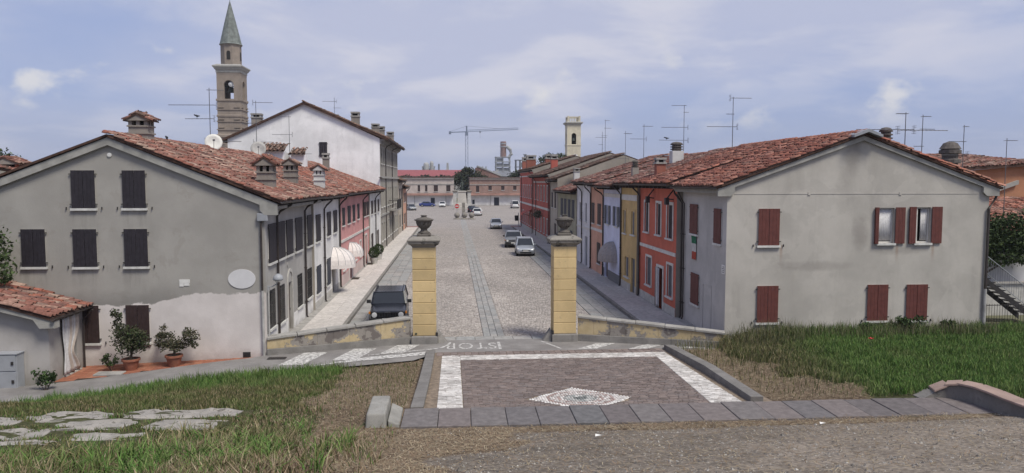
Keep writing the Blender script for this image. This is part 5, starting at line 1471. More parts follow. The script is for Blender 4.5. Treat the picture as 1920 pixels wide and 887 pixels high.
# blue house
hU, F, _ = rowhouse('blue_house', 'pale blue house with open grey shutters', 1, 10.85, 47.72, 53.2, 6.72, 8.65, 'sky_blue', [(48.5, 49.4, 3.95, 5.25, 'open', dict(mat='grey_shutter')), (51.3, 52.2, 3.95, 5.25, 'open', dict(mat='grey_shutter'))], [(51.6, 52.7, .12, 2.3)], xr=17.0, gable='gable_tan', eave=.75)
q = MB('white_trim'); F.box(q, 47.75, 53.15, 5.85, 6.1, .003, .03); q.build('frieze', hU)
for a, b in ((47.75, 51.5), (52.8, 53.15)): q = MB('steel_dark'); F.box(q, a, b, .1, .75, .003, .03); q.build('dado', hU)
q = MB('wood_door'); F.box(q, 51.62, 52.68, .13, 2.28, -.18, -.13); q.build('door', hU); downpipe(hU, F, 53.1, 6.5, .12, back=.7)
fan_awning('folded grey dome awning on the pale blue house', F, 48.6, 51.2, 1.75, 2.85, 1.0, mat='awning_dim')
chimney(hU, 12.0, 48.7, 6.9, .42, .42, 1.3, 'chimney_grey', 'cowl'); chimney(hU, 14.9, 49.1, 7.8, .75, .75, 1.6, 'chimney_white', 'cowl')
# salmon, white, olive, beige, and the two dark red houses
hS, F, _ = rowhouse('salmon_house', 'narrow salmon house between the blue and the white ones', 1, 10.8, 53.22, 57.8, 6.85, 8.7, 'salmon', [(53.9, 55.0, 3.75, 5.3, 'closed', br), (56.4, 57.3, 3.75, 5.3, 'closed', br), (54.0, 55.1, .85, 2.4, 'closed', br)], xr=16.9)
q = MB('white_trim'); F.box(q, 53.25, 57.75, 3.2, 3.4, .003, .05); q.build('string_course', hS); downpipe(hS, F, 57.75, 6.6, .12)
hN, F, _ = rowhouse('cool_white_house', 'bluish-white house on the right of the street', 1, 10.72, 57.82, 64.0, 6.92, 8.85, 'cool_white', [(59.3, 60.1, 3.7, 5.2, 'inset', dict(mat='grey_shutter')), (62.1, 62.9, 3.7, 5.2, 'inset', dict(mat='grey_shutter'))], [(59.0, 60.1, .12, 2.5)], xr=16.9, pal=PAL_OLD)
q = MB('grey_shutter'); F.box(q, 59.02, 60.08, .13, 2.48, -.18, -.13); q.build('door', hN); q = MB('white_trim'); F.box(q, 57.85, 63.95, 3.1, 3.25, .003, .05); q.build('string_course', hN); downpipe(hN, F, 61.3, 6.7, .12)
hV, F, _ = rowhouse('olive_house', 'olive-grey house with tall dark shutters and a low tiled canopy roof', 1, 10.66, 64.02, 75.4, 6.1, 7.2, 'olive', [(65.0, 66.3, 3.6, 5.3, 'closed', nv), (67.2, 68.5, 3.6, 5.3, 'closed', nv), (69.6, 70.9, 3.6, 5.3, 'closed', nv), (71.8, 73.1, 3.6, 5.3, 'closed', nv), (66, 67.2, 1, 2.5, 'closed', nv), (72, 73.2, 1, 2.5, 'closed', nv)], xr=14.0, pal=PAL_NEW[:2] + PAL_OLD)
hI, F, _ = rowhouse('tan_house', 'tan house with a bare side wall rising above its neighbour', 1, 10.6, 75.42, 81.0, 7.2, 9.6, 'beige', [(76.2, 77.2, 4.2, 5.8, 'closed', br), (78.6, 79.6, 4.2, 5.8, 'closed', br), (76.2, 77.2, 1, 2.6, 'closed', br)], xr=17.4, pal=PAL_DARK)
downpipe(hI, F, 80.8, 7.0, .12); chimney(hV, 12.4, 74.5, 6.9, .55, .55, 1.4, 'chimney_white', 'slab')
sw = dict(mat='brown_shutter', surround='white_trim')
for nm, lab, Xf, a, b, ze, zr in (('dark_red_house', 'dark red house with white-framed windows, second from the square', 10.5, 81.02, 97.0, 7.75, 10.0), ('end_red_house', 'dark red house at the corner of the square with tall brick chimneys', 10.42, 97.02, 116.0, 8.55, 10.2)):
    ws = []; yy = a + 1.2
    while yy + 1.2 < b:
        ws += [(yy, yy + 1.0, 4.7, 6.4, 'inset', sw), (yy, yy + 1.0, 1.0, 2.7, 'inset', sw)]; yy += 2.9
    hh, F, _ = rowhouse(nm, lab, 1, Xf, a, b, ze, zr, 'dark_red', ws, xr=17.2 if a < 90 else 16, pal=PAL_DARK, gable='gable_tan', cornice='fascia', eave=.8 if a < 90 else .3)
    q = MB('white_trim'); F.box(q, a + .02, b - .02, 3.7, 3.95, .003, .06); F.box(q, a + .02, b - .02, ze - .95, ze - .8, .003, .05); q.build('string_course', hh)
    q = MB('pale_concrete'); F.box(q, a + .02, b - .02, .1, .7, .003, .03); q.build('dado', hh)
    downpipe(hh, F, a + .3, ze - .2, .12); downpipe(hh, F, b - 3.2, ze - .2, .12)
    if a < 90: chimney(hh, 12.5, 92, 8.3, .8, .8, 1.9, 'dark_red', 'slab')
    else:
        for x, y, w_, h_ in ((10.9, 112.5, .9, 2.2), (11.2, 107, 1.3, 2.3), (13.3, 101, 1.6, 2.2)): chimney(hh, x, y, 8.4, w_, w_ * .8, h_, 'chimney_red', 'slab')
# hanging basket and lantern on the red houses
t = thing('hanging_plants', 'bushy hanging flowers on a bracket at the dark red house', 'hanging plant', (9.9, 86.5, 2.4)); q = MB('iron'); q.tube([(10.5, 86.5, 3.5), (9.8, 86.5, 3.55), (9.8, 86.5, 3.2)], .03, 5); q.build('bracket', t); q = MB('terracotta'); q.lathe([(.15, 0), (.28, .3)], (9.8, 86.5, 2.85), 12); q.build('basket', t); V, T = [], []
leaves(V, T, (9.8, 86.5, 3.15), (.6, .6, .55), 500, .09, [(.10, .11, .07), (.20, .19, .16), (.06, .07, .04)], .2, .4, 3); leaf_obj('foliage', V, T, t)
t = thing('red_awning', 'dusty red awning over the shop door of the end red house', 'awning', (9.7, 100, 2.6)); q = MB('dark_red'); q.prism([(10.41, 98.6, 3.3), (9.2, 98.6, 2.7), (9.2, 98.6, 2.45), (9.25, 98.6, 2.45), (9.25, 98.6, 2.66), (10.41, 98.6, 3.24)], (0, 3.2, 0)); q.build('canvas', t); q = MB('iron'); q.bar((10.4, 98.7, 2.3), (9.25, 98.7, 2.66), .03); q.bar((10.4, 101.7, 2.3), (9.25, 101.7, 2.66), .03); q.build('arms', t)

# ------------------------------------------------------------------ right background: garden beyond the corner house
t = thing('orange_house', 'orange house with a red tiled roof behind the corner house at the right edge', 'house', (34, 48, 0))
q = MB('orange_wall'); q.add([(26.5, 44, -.2), (46, 44, -.2), (46, 44, 6.2), (36.3, 44, 7.93), (31.5, 44, 7.57), (26.5, 44, 7.22)], [(0, 1, 2, 3, 4, 5)]); q.box(26.5, 40, 44.01, 52, -.2, 7.15); q.build('wall', t)
q = MB('fascia'); q.prism([(28.3, 43.8, 4.75), (35.0, 43.8, 7.0), (35.0, 43.8, 6.75), (28.3, 43.8, 4.5)], (0, .19, 0)); q.build('band', t)
q = MB('tile_bed'); q.hexa([(26, 43.6, 7.2), (36.5, 43.6, 7.95), (36.5, 53, 9), (26, 53, 7.3)], [(26, 43.6, 7.32), (36.5, 43.6, 8.07), (36.5, 53, 9.12), (26, 53, 7.42)]); rf = q.build('roof', t)
lay_tiles(rf, (26, 43.6, 7.32), (10.5, 0, .75), (0, 9.4, .9), 10.5, 9.4, PAL_OLD, 0, sx=.23, sy=.4)
q = MB('tile_bed'); q.hexa([(27.2, 38.2, 4.0), (40, 38.2, 4.05), (40, 43.78, 6.2), (29.5, 43.78, 5.3)], [(27.2, 38.2, 4.12), (40, 38.2, 4.17), (40, 43.78, 6.35), (29.5, 43.78, 5.45)]); lr = q.build('lower_roof', t)
lay_tiles(lr, (27.8, 38.2, 4.15), (1, 0, 0), (0.0, 5.5, 1.75), 12, 5.7, PAL_NEW[1:5] + PAL_OLD[3:4], 0, sx=.23, sy=.38, keep=lambda p: p.x > 27.3 + (p.y - 38.2) * .42)
q = MB('white_wall_pale'); q.box(27.3, 40, 38.6, 43.7, -.2, 3.95); q.build('lower_wall', t)
chimney(t, 27.3, 39.3, 3.4, 1.0, 1.0, 5.2, 'chimney_grey', 'cowl')
q = MB('pale_concrete'); q.box(23.2, 40, 36.8, 37.0, -.3, 1.55); tag(q.build('garden_wall', None, bevel=.02), 'pale garden wall behind the iron fence on the right', 'wall')
q = MB('concrete'); q.box(23.2, 40, 36.7, 37.1, 1.553, 1.63); tag(q.build('wall_coping'), 'grey coping running along the top of the pale garden wall', 'coping')
# outside stair with its railing
st = thing('outside_stair', 'iron outside stair with open treads going down to the right edge', 'staircase', (26.5, 35, 0))
q = MB('iron'); q.box(23.3, 25.75, 34.5, 35.6, 2.42, 2.55); q.build('landing', st)
n = 11
for i in range(n):
    q = MB('iron'); x = 25.78 + i * .27; z = 2.32 - i * .2; q.box(x, x + .30, 34.5, 35.6, z, z + .045); q.build('tread', st)
for yy in (34.47, 35.61):
    q = MB('iron'); q.hexa([(25.7, yy, 2.22), (28.8, yy, -.1), (28.8, yy + .03, -.1), (25.7, yy + .03, 2.22)], [(25.7, yy, 2.5), (28.8, yy, .2), (28.8, yy + .03, .2), (25.7, yy + .03, 2.5)]); q.build('stringer', st)
q = MB('zinc')
for yy in (34.46,):
    q.tube([(23.3, yy, 3.5), (25.75, yy, 3.5), (28.8, yy, 1.25)], .025, 5); q.tube([(23.3, yy, 2.65), (25.75, yy, 2.65), (28.8, yy, .38)], .018, 5)
    for i in range(20): x = 23.35 + i * .125; q.tube([(x, yy, 2.55), (x, yy, 3.5)], .011, 4)
    for i in range(24): x = 25.8 + i * .125; q.tube([(x, yy, 2.6 - (x - 25.75) * .74), (x, yy, 3.48 - (x - 25.75) * .74)], .011, 4)
for x, z0 in ((23.35, -.2), (25.7, -.2)): q.tube([(x, 34.55, z0), (x, 34.55, 2.45)], .045, 6)
q.build('railing', st)
f = thing('iron_fence', 'thin iron bar fence with a gate post beside the corner house', 'fence', (25, 32.3, .2))
for i in range(44):
    x = 23.1 + i * .13; q = MB('iron'); q.tube([(x, 32.3, .25), (x, 32.3, 1.28)], .011, 4); q.build('bar', f)
q = MB('iron'); q.box(23.05, 28.8, 32.285, 32.315, 1.2, 1.235); q.box(23.05, 28.8, 32.285, 32.315, .32, .355); q.build('rail', f)
q = MB('zinc'); q.box(24.35, 24.45, 32.25, 32.35, .1, 1.42); q.build('post', f); q = MB('iron'); q.box(24.2, 24.33, 32.24, 32.36, .72, .88); q.build('lock_box', f)
tree('garden_tree', 'broad dark green tree over the outside stair at the right edge', 27.9, 37.6, 0, 5.0, [(0, 0, 4.0, 1.6, 1.0, 1.0), (-1.6, -.2, 3.5, 1.2, .8, .75), (1.7, 0, 4.1, 1.6, 1.1, 1.2), (-.6, -.3, 2.9, 1.2, .8, .5), (1.0, -.4, 3.0, 1.4, .8, .6), (-2.3, 0, 3.9, .9, .7, .6), (2.8, 0, 3.2, 1.2, .8, .8)], 11000, .085, GREEN[:3], .18)

# house roof and chimney at the far left, behind the grey house
hl, F, _ = rowhouse('back_house', 'old house with a broad chimney just showing behind the left roof slope', -1, -18.6, 42.0, 52, 6.5, 7.6, 'gable_tan', [], pal=PAL_OLD, depth=6)
chimney(hl, -24.2, 43.2, 6.4, 1.35, 1.1, 1.95, 'chimney_grey')
tree('distant_tree', 'treetop just visible above the rear chimney at the left edge', -27.2, 47, 0, 8.4, [(0, 0, 8.2, 1.0, 1, .7), (-.9, 0, 7.9, 1.2, 1, .8), (0, 0, 7, 1.5, 1, 1)], 2600, .10, GREEN, .2)

# ------------------------------------------------------------------ towers
X, Y = -48.7, 172.0; hw = 2.55
t = thing('bell_tower', 'tall brick bell tower with arched belfry and a green conical spire', 'tower', (X, Y, 0))
q = MB('tower_plaster'); q.squares([(hw + .25, 0), (hw + .25, 9), (hw + .1, 9.2), (hw + .1, 16.5), (hw + .28, 16.7), (hw + .28, 17.2), (hw, 17.4), (hw, 21), (hw + .15, 21.15), (hw + .15, 21.5), (hw, 21.6), (hw, 24.4), (hw + .2, 24.6), (hw + .2, 25)], (X, Y, 0)); q.build('shaft', t)
def arch_wall(mb, F, u0, u1, z0, z1, uc, r, zs, dep):
    """wall panel with one round-headed opening"""
    n = 10; pts = [(uc - r, z0)] + [(uc - r * math.cos(PI * i / n), zs + r * math.sin(PI * i / n)) for i in range(n + 1)] + [(uc + r, z0)]
    for a, b in zip(pts, pts[1:]): mb.add([F.P(*a), F.P(*b), F.P(*b, -dep), F.P(*a, -dep)], [(0, 1, 2, 3)])
    mb.add([F.P(u0, z0), F.P(uc - r, z0), F.P(uc - r, zs), F.P(u0, zs)], [(0, 1, 2, 3)]); mb.add([F.P(uc + r, z0), F.P(u1, z0), F.P(u1, zs), F.P(uc + r, zs)], [(0, 1, 2, 3)])
    arc = pts[1:-1]
    for a, b in zip(arc, arc[1:]): mb.add([F.P(*a), F.P(*b), F.P(b[0], z1), F.P(a[0], z1)], [(0, 1, 2, 3)])
    mb.add([F.P(u0, zs), F.P(uc - r, zs), F.P(uc - r, z1), F.P(u0, z1)], [(0, 1, 2, 3)]); mb.add([F.P(uc + r, zs), F.P(u1, zs), F.P(u1, z1), F.P(uc + r, z1)], [(0, 1, 2, 3)])
q = MB('tower_plaster')
for F, c in ((Face(Y - hw, 'y', -1), X), (Face(Y + hw, 'y', 1), X), (Face(X + hw, 'x', 1), Y), (Face(X - hw, 'x', -1), Y)): arch_wall(q, F, c - hw, c + hw, 25, 30.2, c, 1.05, 28.0, .7)
q.build('belfry', t)
q = MB('bronze'); q.lathe([(.9, 0), (.75, .3), (.55, .9), (.4, 1.1), (.1, 1.2)], (X, Y - .4, 26.6), 16); q.box(X - 2, X + 2, Y - .5, Y - .3, 27.8, 28.0); q.build('bell', t, True)
q = MB('white_lamp'); q.lathe([(.02, -.2), (.55, .0), (.55, .05), (.3, .1)], (X + .4, Y - 2.2, 28.2), 14, 'y'); q.build('loudspeaker', t)
q = MB('tower_plaster', 'fascia'); q.squares([(hw + .02, 0), (hw + .02, .6)], (X, Y, 30.2)); q.use('fascia'); q.squares([(hw + .12, .5), (hw + .12, 1.0), (hw + .35, 1.2), (hw + .45, 1.45), (hw + .7, 1.7), (hw + .7, 1.95), (hw, 2.3)], (X, Y, 30.2)); q.build('cornice', t)
q = MB('tower_plaster'); q.lathe([(2.2, 0), (2.2, 4.4), (2.35, 4.6), (2.35, 4.8), (2.1, 4.9)], (X, Y, 32.3), 8, rot=PI / 8); q.build('drum', t)
for a in (-PI / 2, 0):
    q = MB('room_dark'); d = Vector((math.cos(a), math.sin(a), 0)); s = Vector((-d.y, d.x, 0)); c = Vector((X, Y, 33.6)) + d * 2.04
    pts = [c - s * .4, c + s * .4, c + s * .4 + Vector((0, 0, 1.5))] + [c + s * .4 * math.cos(PI * i / 6) + Vector((0, 0, 1.5 + .4 * math.sin(PI * i / 6))) for i in range(1, 6)] + [c - s * .4 + Vector((0, 0, 1.5))]
    q.prism(pts, d * .05); q.build('drum_window', t)
q = MB('copper_roof'); q.lathe([(2.5, 0), (2.35, .25), (1.2, 5.1), (.06, 9.6), (.05, 10.3)], (X, Y, 37.0), 12); sp = q.build('spire', t)
for z in (10.0, 14.6, 18.2, 20.0, 22.6):
    q = MB('tower_plaster'); q.squares([(hw + .17, 0), (hw + .17, .22)], (X, Y, z)); q.build('brick_band', t)
    for sg in (-1, 1):
        q = MB('tower_plaster'); q.box(X + sg * 1.7 - .6, X + sg * 1.7 + .6, Y - hw - .24, Y - hw + .02, z + .5, z + .8); q.build('brick_panel', t)
        q = MB('tower_plaster'); q.box(X + hw - .02, X + hw + .24, Y + sg * 1.7 - .6, Y + sg * 1.7 + .6, z + .5, z + .8); q.build('brick_panel', t)
# tan tower on the right
X, Y = 30.6, 190; hw = 1.75
t = thing('yellow_tower', 'slim pale yellow tower with a balustraded top behind the right roofs', 'tower', (X, Y, 0))
q = MB('tower_yellow'); q.squares([(hw, 0), (hw, 16.0), (hw + .1, 16.05), (hw + .1, 16.3), (hw, 16.35)], (X, Y, 0)); q.build('shaft', t)
q = MB('tower_yellow')
for F, c in ((Face(Y - hw, 'y', -1), X), (Face(Y + hw, 'y', 1), X), (Face(X + hw, 'x', 1), Y), (Face(X - hw, 'x', -1), Y)): arch_wall(q, F, c - hw, c + hw, 16.35, 21.2, c, .6, 18.6, .6)
q.squares([(hw, 0), (hw, .02)], (X, Y, 16.35)); q.build('belfry', t)
q = MB('room_dark'); q.box(X - 1, X + 1, Y - .2, Y + 1, 16.4, 19.6); q.build('inner_wall', t); q = MB('bronze'); q.lathe([(.45, 0), (.3, .6), (.08, .75)], (X, Y - 1.0, 17.3), 12); q.build('bell', t)
q = MB('fascia'); q.squares([(hw + .05, 0), (hw + .15, .25), (hw + .5, .5), (hw + .5, .7), (hw, .9)], (X, Y, 21.2)); q.build('cornice', t)
q = MB('tower_yellow')
for sx in (-1, 1):
    for sy in (-1, 1): q.box(X + sx * 1.45 - .2, X + sx * 1.45 + .2, Y + sy * 1.45 - .2, Y + sy * 1.45 + .2, 22.0, 23.5)
for sy in (-1, 1):
    q.box(X - 1.25, X + 1.25, Y + sy * 1.45 - .12, Y + sy * 1.45 + .12, 23.1, 23.35); q.box(X + sy * 1.45 - .12, X + sy * 1.45 + .12, Y - 1.25, Y + 1.25, 23.1, 23.35)
    for i in range(6): q.box(X - 1.1 + i * .42, X - .95 + i * .42, Y + sy * 1.45 - .08, Y + sy * 1.45 + .08, 22.0, 23.1); q.box(X + sy * 1.45 - .08, X + sy * 1.45 + .08, Y - 1.1 + i * .42, Y - .95 + i * .42, 22.0, 23.1)
q.build('balustrade', t); q = MB('white_lamp'); q.lathe([(.05, -.1), (.75, .0), (.75, .06), (.4, .12)], (X + .3, Y - hw - .1, 13.2), 16, 'y'); q.build('round_plate', t)

# ------------------------------------------------------------------ far end of the square
YF = 217.0
def farblock(name, label, x0, x1, zt_, wall, wins, doors, low):
    t = thing(name, label, 'house', ((x0 + x1) / 2, YF + 5, 0)); F = Face(YF, 'y', -1); q = MB(wall); hl = [w_ for w_ in wins] + [d_ for d_ in doors]
    holed(q, F, x0, x1, 3.0, zt_, wins, .3); q.use(low); holed(q, F, x0, x1, -.1, 2.995, doors, .3); q.use(wall); q.box(x0, x1, YF + .31, YF + 12, -.1, zt_); q.build('wall', t)
    for a, b, c, d in wins:
        q = MB('brown_shutter'); F.box(q, a + .02, b - .02, c + .02, d - .02, -.25, -.15); wn = q.build('window', t); q = MB('sill'); F.box(q, a - .1, b + .1, c - .12, c - .004, .003, .12); q.build('sill', wn)
    for a, b, c, d in doors: q = MB('navy_shutter'); F.box(q, a + .02, b - .02, c, d - .02, -.25, -.15); q.build('door', t)
    q = MB('fascia'); F.box(q, x0, x1, zt_ - 1.9, zt_ - 1.7, .004, .12); F.box(q, x0, x1, zt_ - .25, zt_, .004, .35); q.build('cornice', t)
    q = MB('rust_far'); q.hexa([(x0, YF - 1.3, 2.95), (x1, YF - 1.3, 2.95), (x1, YF - .005, 3.25), (x0, YF - .005, 3.25)], [(x0, YF - 1.3, 3.05), (x1, YF - 1.3, 3.05), (x1, YF - .005, 3.6), (x0, YF - .005, 3.6)]); q.build('canopy', t)
    q = MB('tile_bed'); q.hexa([(x0 - .2, YF - .4, zt_ + .003), (x1 + .2, YF - .4, zt_ + .003), (x1 + .2, YF + 12, zt_ + .003), (x0 - .2, YF + 12, zt_ + .003)], [(x0 - .2, YF - .4, zt_ + .15), (x1 + .2, YF - .4, zt_ + .15), (x1 + .2, YF + 12, zt_ + .4), (x0 - .2, YF + 12, zt_ + .4)]); q.build('roof', t)
    for xx in np.arange(x0 + 6, x1 - 2, 9.0): q = MB('pipe_pale'); q.tube([F.P(xx, 0, .12), F.P(xx, 3.0, .12)], .08, 5); q.build('downpipe', t)
farblock('pale_end_house', 'low pinkish-cream building closing the square on the left', -62, .3, 8.0, 'far_cream', [(a, a + w_, 4.1, 5.9) for a, w_ in ((-10.1, .7), (-8.0, .7), (-5.5, 1.2), (-1.9, 1.2), (-16, 1.2), (-21, 1.2))], [(-6.4, -5.2, 0, 2.3)], 'white_plaster')
farblock('brick_end_house', 'low brown-red building closing the square on the right', 4.9, 80, 7.85, 'far_brick', [(a, a + w_, c, 5.7) for a, w_, c in ((6.7, .9, 3.9), (10.3, .95, 4.5), (14.0, .95, 4.5), (17.5, .95, 4.5), (21.5, .95, 4.5))], [(11.9, 13.4, 0, 2.4), (5.6, 6.3, .4, 1.7)], 'white_plaster')
for x, lab in ((.55, 'left'), (4.65, 'right')):
    t = thing('end_gate_pier', lab + ' stone gate pier with finial at the far end of the square', 'gate pier', (x, 214, 0), 'far gate piers'); q = MB('pale_concrete'); q.squares([(.6, 0), (.6, .5), (.5, .55), (.5, 3.9)], (x, 214, 0)); q.build('shaft', t); q = MB('cap_stone'); q.squares([(.55, 0), (.75, .25), (.75, .45), (.4, .6)], (x, 214, 3.9)); q.build('cap', t); q = MB('urn_stone'); q.lathe([(.2, 0), (.12, .2), (.3, .6), (.1, 1.0), (.05, 1.3)], (x, 214, 4.5), 10); q.build('finial', t)
# monument with a standing figure
X, Y = 2.3, 189.0
t = thing('monument', 'pale stone monument with a dark standing figure at the end of the street', 'monument', (X, Y, 0))
q = MB('monument_stone'); q.squares([(2.1, 0), (2.1, .35), (1.8, .36), (1.8, .75), (1.35, .8), (1.35, 1.3)], (X, Y, 0)); q.build('steps', t)
q = MB('monument_stone'); q.squares([(1.35, 1.3), (1.2, 1.5), (.95, 4.2), (1.12, 4.4), (1.12, 4.6), (.8, 4.65)], (X, Y, 0)); q.build('pedestal', t)
q = MB('bronze'); z = 4.65
q.lathe([(.42, 0), (.40, .1)], (X, Y, z), 12)
for sg in (-1, 1): q.tube([(X + sg * .16, Y - .05 * sg, z + .1), (X + sg * .17, Y, z + .65), (X + sg * .14, Y, z + 1.15)], .13, 8, .19)
q.lathe([(.30, 0), (.33, .25), (.27, .45), (.36, .85), (.34, 1.0), (.15, 1.12), (.12, 1.2), (.16, 1.27), (.17, 1.42), (.13, 1.55), (.04, 1.6)], (X, Y, z + 1.05), 14)
q.tube([(X - .33, Y, z + 1.95), (X - .5, Y - .1, z + 1.55), (X - .3, Y - .35, z + 1.3)], .1, 7, .07); q.tube([(X + .33, Y, z + 1.95), (X + .55, Y - .05, z + 1.6), (X + .75, Y - .3, z + 1.75)], .1, 7, .07)
q.build('statue', t, True)
# stone balls on plates, road sign
for x, lab in ((.75, 'stone ball on a round plate, leftmost of three'), (2.13, 'stone ball on a round plate, middle of three'), (3.45, 'stone ball on a round plate, rightmost of three')):
    t = thing('stone_ball', lab, 'bollard', (x, 138.4, 0), 'stone balls across the street'); q = MB('cap_stone'); q.lathe([(.72, 0), (.72, .1), (.45, .2), (.3, .28)], (x, 138.4, 0), 18); q.build('plate', t); q = MB('cap_stone'); q.lathe([(.03, 0)] + [(.52 * math.sin(PI * k / 10), .52 - .52 * math.cos(PI * k / 10)) for k in range(1, 10)] + [(.03, 1.04)], (x, 138.4, .24), 18); q.build('ball', t, True)
t = thing('road_sign', 'round red no-entry sign on a post beside the stone balls', 'road sign', (.75, 140.5, 0)); q = MB('zinc'); q.tube([(.75, 140.5, 0), (.75, 140.5, 2.7)], .04, 6); q.build('post', t); q = MB('sign_red'); q.lathe([(.42, 0), (.42, .03)], (.75, 140.43, 2.35), 20, 'y'); q.build('disc', t); q = MB('sign_white'); q.box(.45, 1.05, 140.40, 140.427, 2.28, 2.42); q.build('white_bar', t)
t = thing('obelisk', 'narrow grey stone pillar between the stone balls and the monument', 'pillar', (2.05, 146, 0)); q = MB('cap_stone'); q.squares([(.45, 0), (.45, .3), (.32, .35), (.28, 2.6), (.36, 2.7), (.2, 2.95)], (2.05, 146, 0)); q.build('shaft', t)
t = thing('litter_bin', 'black litter bin on a post at the corner of the end red house', 'bin', (9.75, 111, .1)); q = MB('zinc'); q.tube([(9.75, 111, 0), (9.75, 111, 2.3)], .05, 6); q.build('post', t); q = MB('trim_black'); q.lathe([(.24, 0), (.30, .75), (.28, .8)], (9.45, 111, 1.1), 12); q.build('bin', t)
# trees and the works behind the square
tree('distant_tree', 'dark tree crown behind the gap between the two end buildings', 4.4, 236, 0, 10, [(0, 0, 8.5, 3.4, 3, 2.6), (-2.4, 0, 7.5, 2.6, 2, 2), (2.8, 0, 8, 2.6, 2, 2.4), (.4, 0, 10.4, 1.8, 1.8, 1.3), (0, 0, 5, 2.8, 2, 2.6), (5.5, 0, 7.3, 2.4, 2, 1.8)], 5200, .33, [(.03, .042, .02), (.045, .055, .026), (.055, .05, .03)], .4)
tree('distant_tree', 'dark tree left of the works tower behind the brick building', 21, 238, 0, 9, [(0, 0, 8.2, 3.2, 2, 2.6), (-2.2, 0, 7.4, 2.0, 2, 1.6), (2.5, 0, 7.6, 2.2, 2, 2)], 2600, .33, [(.03, .042, .02), (.04, .052, .026)], .4)
for x, r in ((-9, 2.4), (-3.5, 2.9), (-15, 2.2)):
    tree('distant_tree', {-9: 'low tree under the red roof, middle of three', -3.5: 'low tree under the red roof, rightmost of three', -15: 'low tree under the red roof, leftmost of three'}[x], x, 240, 0, 8.6, [(0, 0, 8.2, r, 1.5, 1.0), (1.2, 0, 8.0, r * .6, 1.5, .8), (0, 0, 6, r, 1.5, 2)], 900, .33, [(.035, .045, .025), (.05, .055, .03)], .3)
tree('distant_tree', 'treetop above the chimneys of the end red house', 17.5, 133, 0, 11.5, [(0, 0, 11.0, 2.0, 1.5, 1.0), (1.8, 0, 11.2, 1.3, 1.5, .9), (-1.4, 0, 10.6, 1.2, 1, .8), (0, 0, 8.5, 2, 2, 2)], 2300, .2, [(.045, .06, .03), (.06, .075, .04)], .3)
t = thing('red_roofed_shed', 'long industrial shed with a bright red sheet roof behind the cream building', 'building', (-10, 330, 0)); q = MB('concrete_far'); q.box(-60, 5, 321, 345, -.1, 9.2); q.build('wall', t); q = MB('red_sheet'); q.hexa([(-61, 320, 9.2), (6, 320, 9.2), (6, 334, 12.0), (-61, 334, 12.0)], [(-61, 320, 9.35), (6, 320, 9.35), (6, 334, 12.15), (-61, 334, 12.15)]); q.build('roof', t)
t = thing('grey_shed', 'long low grey shed below the works tower', 'building', (30, 300, 0)); q = MB('concrete_far'); q.box(13, 45, 300, 320, -.1, 9.0); q.build('wall', t); q = MB('steel_dark'); q.prism([(12, 299, 9.0), (46, 299, 9.0), (46, 310, 10.8), (12, 310, 10.8)], (0, 0, .2)); q.build('roof', t)
t = thing('brick_gable_house', 'brick house with a pale sloping roof edge behind the right end building', 'building', (13, 262, 0)); q = MB('rust_far'); q.prism([(8, 262, 0), (16.5, 262, 0), (16.5, 262, 9.0), (9, 262, 12.0), (8, 262, 11.8)], (0, 9, 0)); q.build('wall', t); q = MB('concrete_far'); q.prism([(8.6, 261.8, 12.1), (17, 261.8, 8.8), (17, 261.8, 9.3), (8.6, 261.8, 12.6)], (0, 9.4, 0)); q.build('roof', t)
# cement works
def frame_tower(t, x0, x1, y0, y1, z0, z1, nz, mat='steel_far', th=.5, infill=.5, seed=0):
    rr = random.Random(seed); q = MB(mat)
    for x in (x0, (x0 + x1) / 2, x1):
        for y in (y0, y1): q.box(x - th / 2, x + th / 2, y - th / 2, y + th / 2, z0, z1)
    for k in range(nz + 1): z = z0 + (z1 - z0) * k / nz; q.box(x0 - th, x1 + th, y0 - th, y1 + th, z - th * .4, z + th * .4)
    q.build('frame', t); q = MB('steel_dark')
    for k in range(nz):
        for i in range(2):
            if rr.random() < infill:
                a = x0 + (x1 - x0) * i / 2; z = z0 + (z1 - z0) * k / nz; hgt = (z1 - z0) / nz; q.box(a + .4, a + (x1 - x0) / 2 - .4, y0 + .6, y1 - .6, z + .3, z + hgt * rr.uniform(.4, .9))
    q.build('vessels', t)
w_ = thing('cement_works_tower', 'grey cement works tower with a banded brown stack on top', 'factory', (49, 700, 0))
frame_tower(w_, 40.5, 53.5, 700, 712, 8, 30, 5, seed=2, infill=.75, th=.8)
q = MB('rust_far'); q.lathe([(2.9, 0), (2.7, 12), (2.7, 15.2)], (47.6, 706, 29.5), 14); q.build('stack', w_); q = MB('steel_far'); q.lathe([(3.1, 0), (3.1, 1.0)], (47.6, 706, 42.2), 14); q.lathe([(3.3, 0), (3.3, .8)], (47.6, 706, 39.5), 14); q.build('stack_band', w_); q = MB('concrete_far'); q.tube([(50.5, 704, 40), (54, 704, 37), (55, 704, 33), (52, 704, 29)], 1.6, 10); q.build('duct', w_)
q = MB('concrete_far'); q.hexa([(38, 698, 14), (57, 698, 6), (57, 704, 6), (38, 704, 14)], [(38, 698, 17.5), (57, 698, 9), (57, 704, 9), (38, 704, 17.5)]); q.build('conveyor', w_)
w_ = thing('steel_works_tower', 'smaller open steel frame right of the works tower', 'factory', (62, 690, 0)); frame_tower(w_, 58.5, 66.5, 690, 700, 8, 27, 3, 'steel_dark', .8, .7, 5); q = MB('steel_dark'); q.tube([(66.8, 692, 26), (66.8, 692, 32)], .9, 8); q.box(65.4, 68.2, 690.8, 693.2, 31.5, 32.4); q.build('vent', w_)
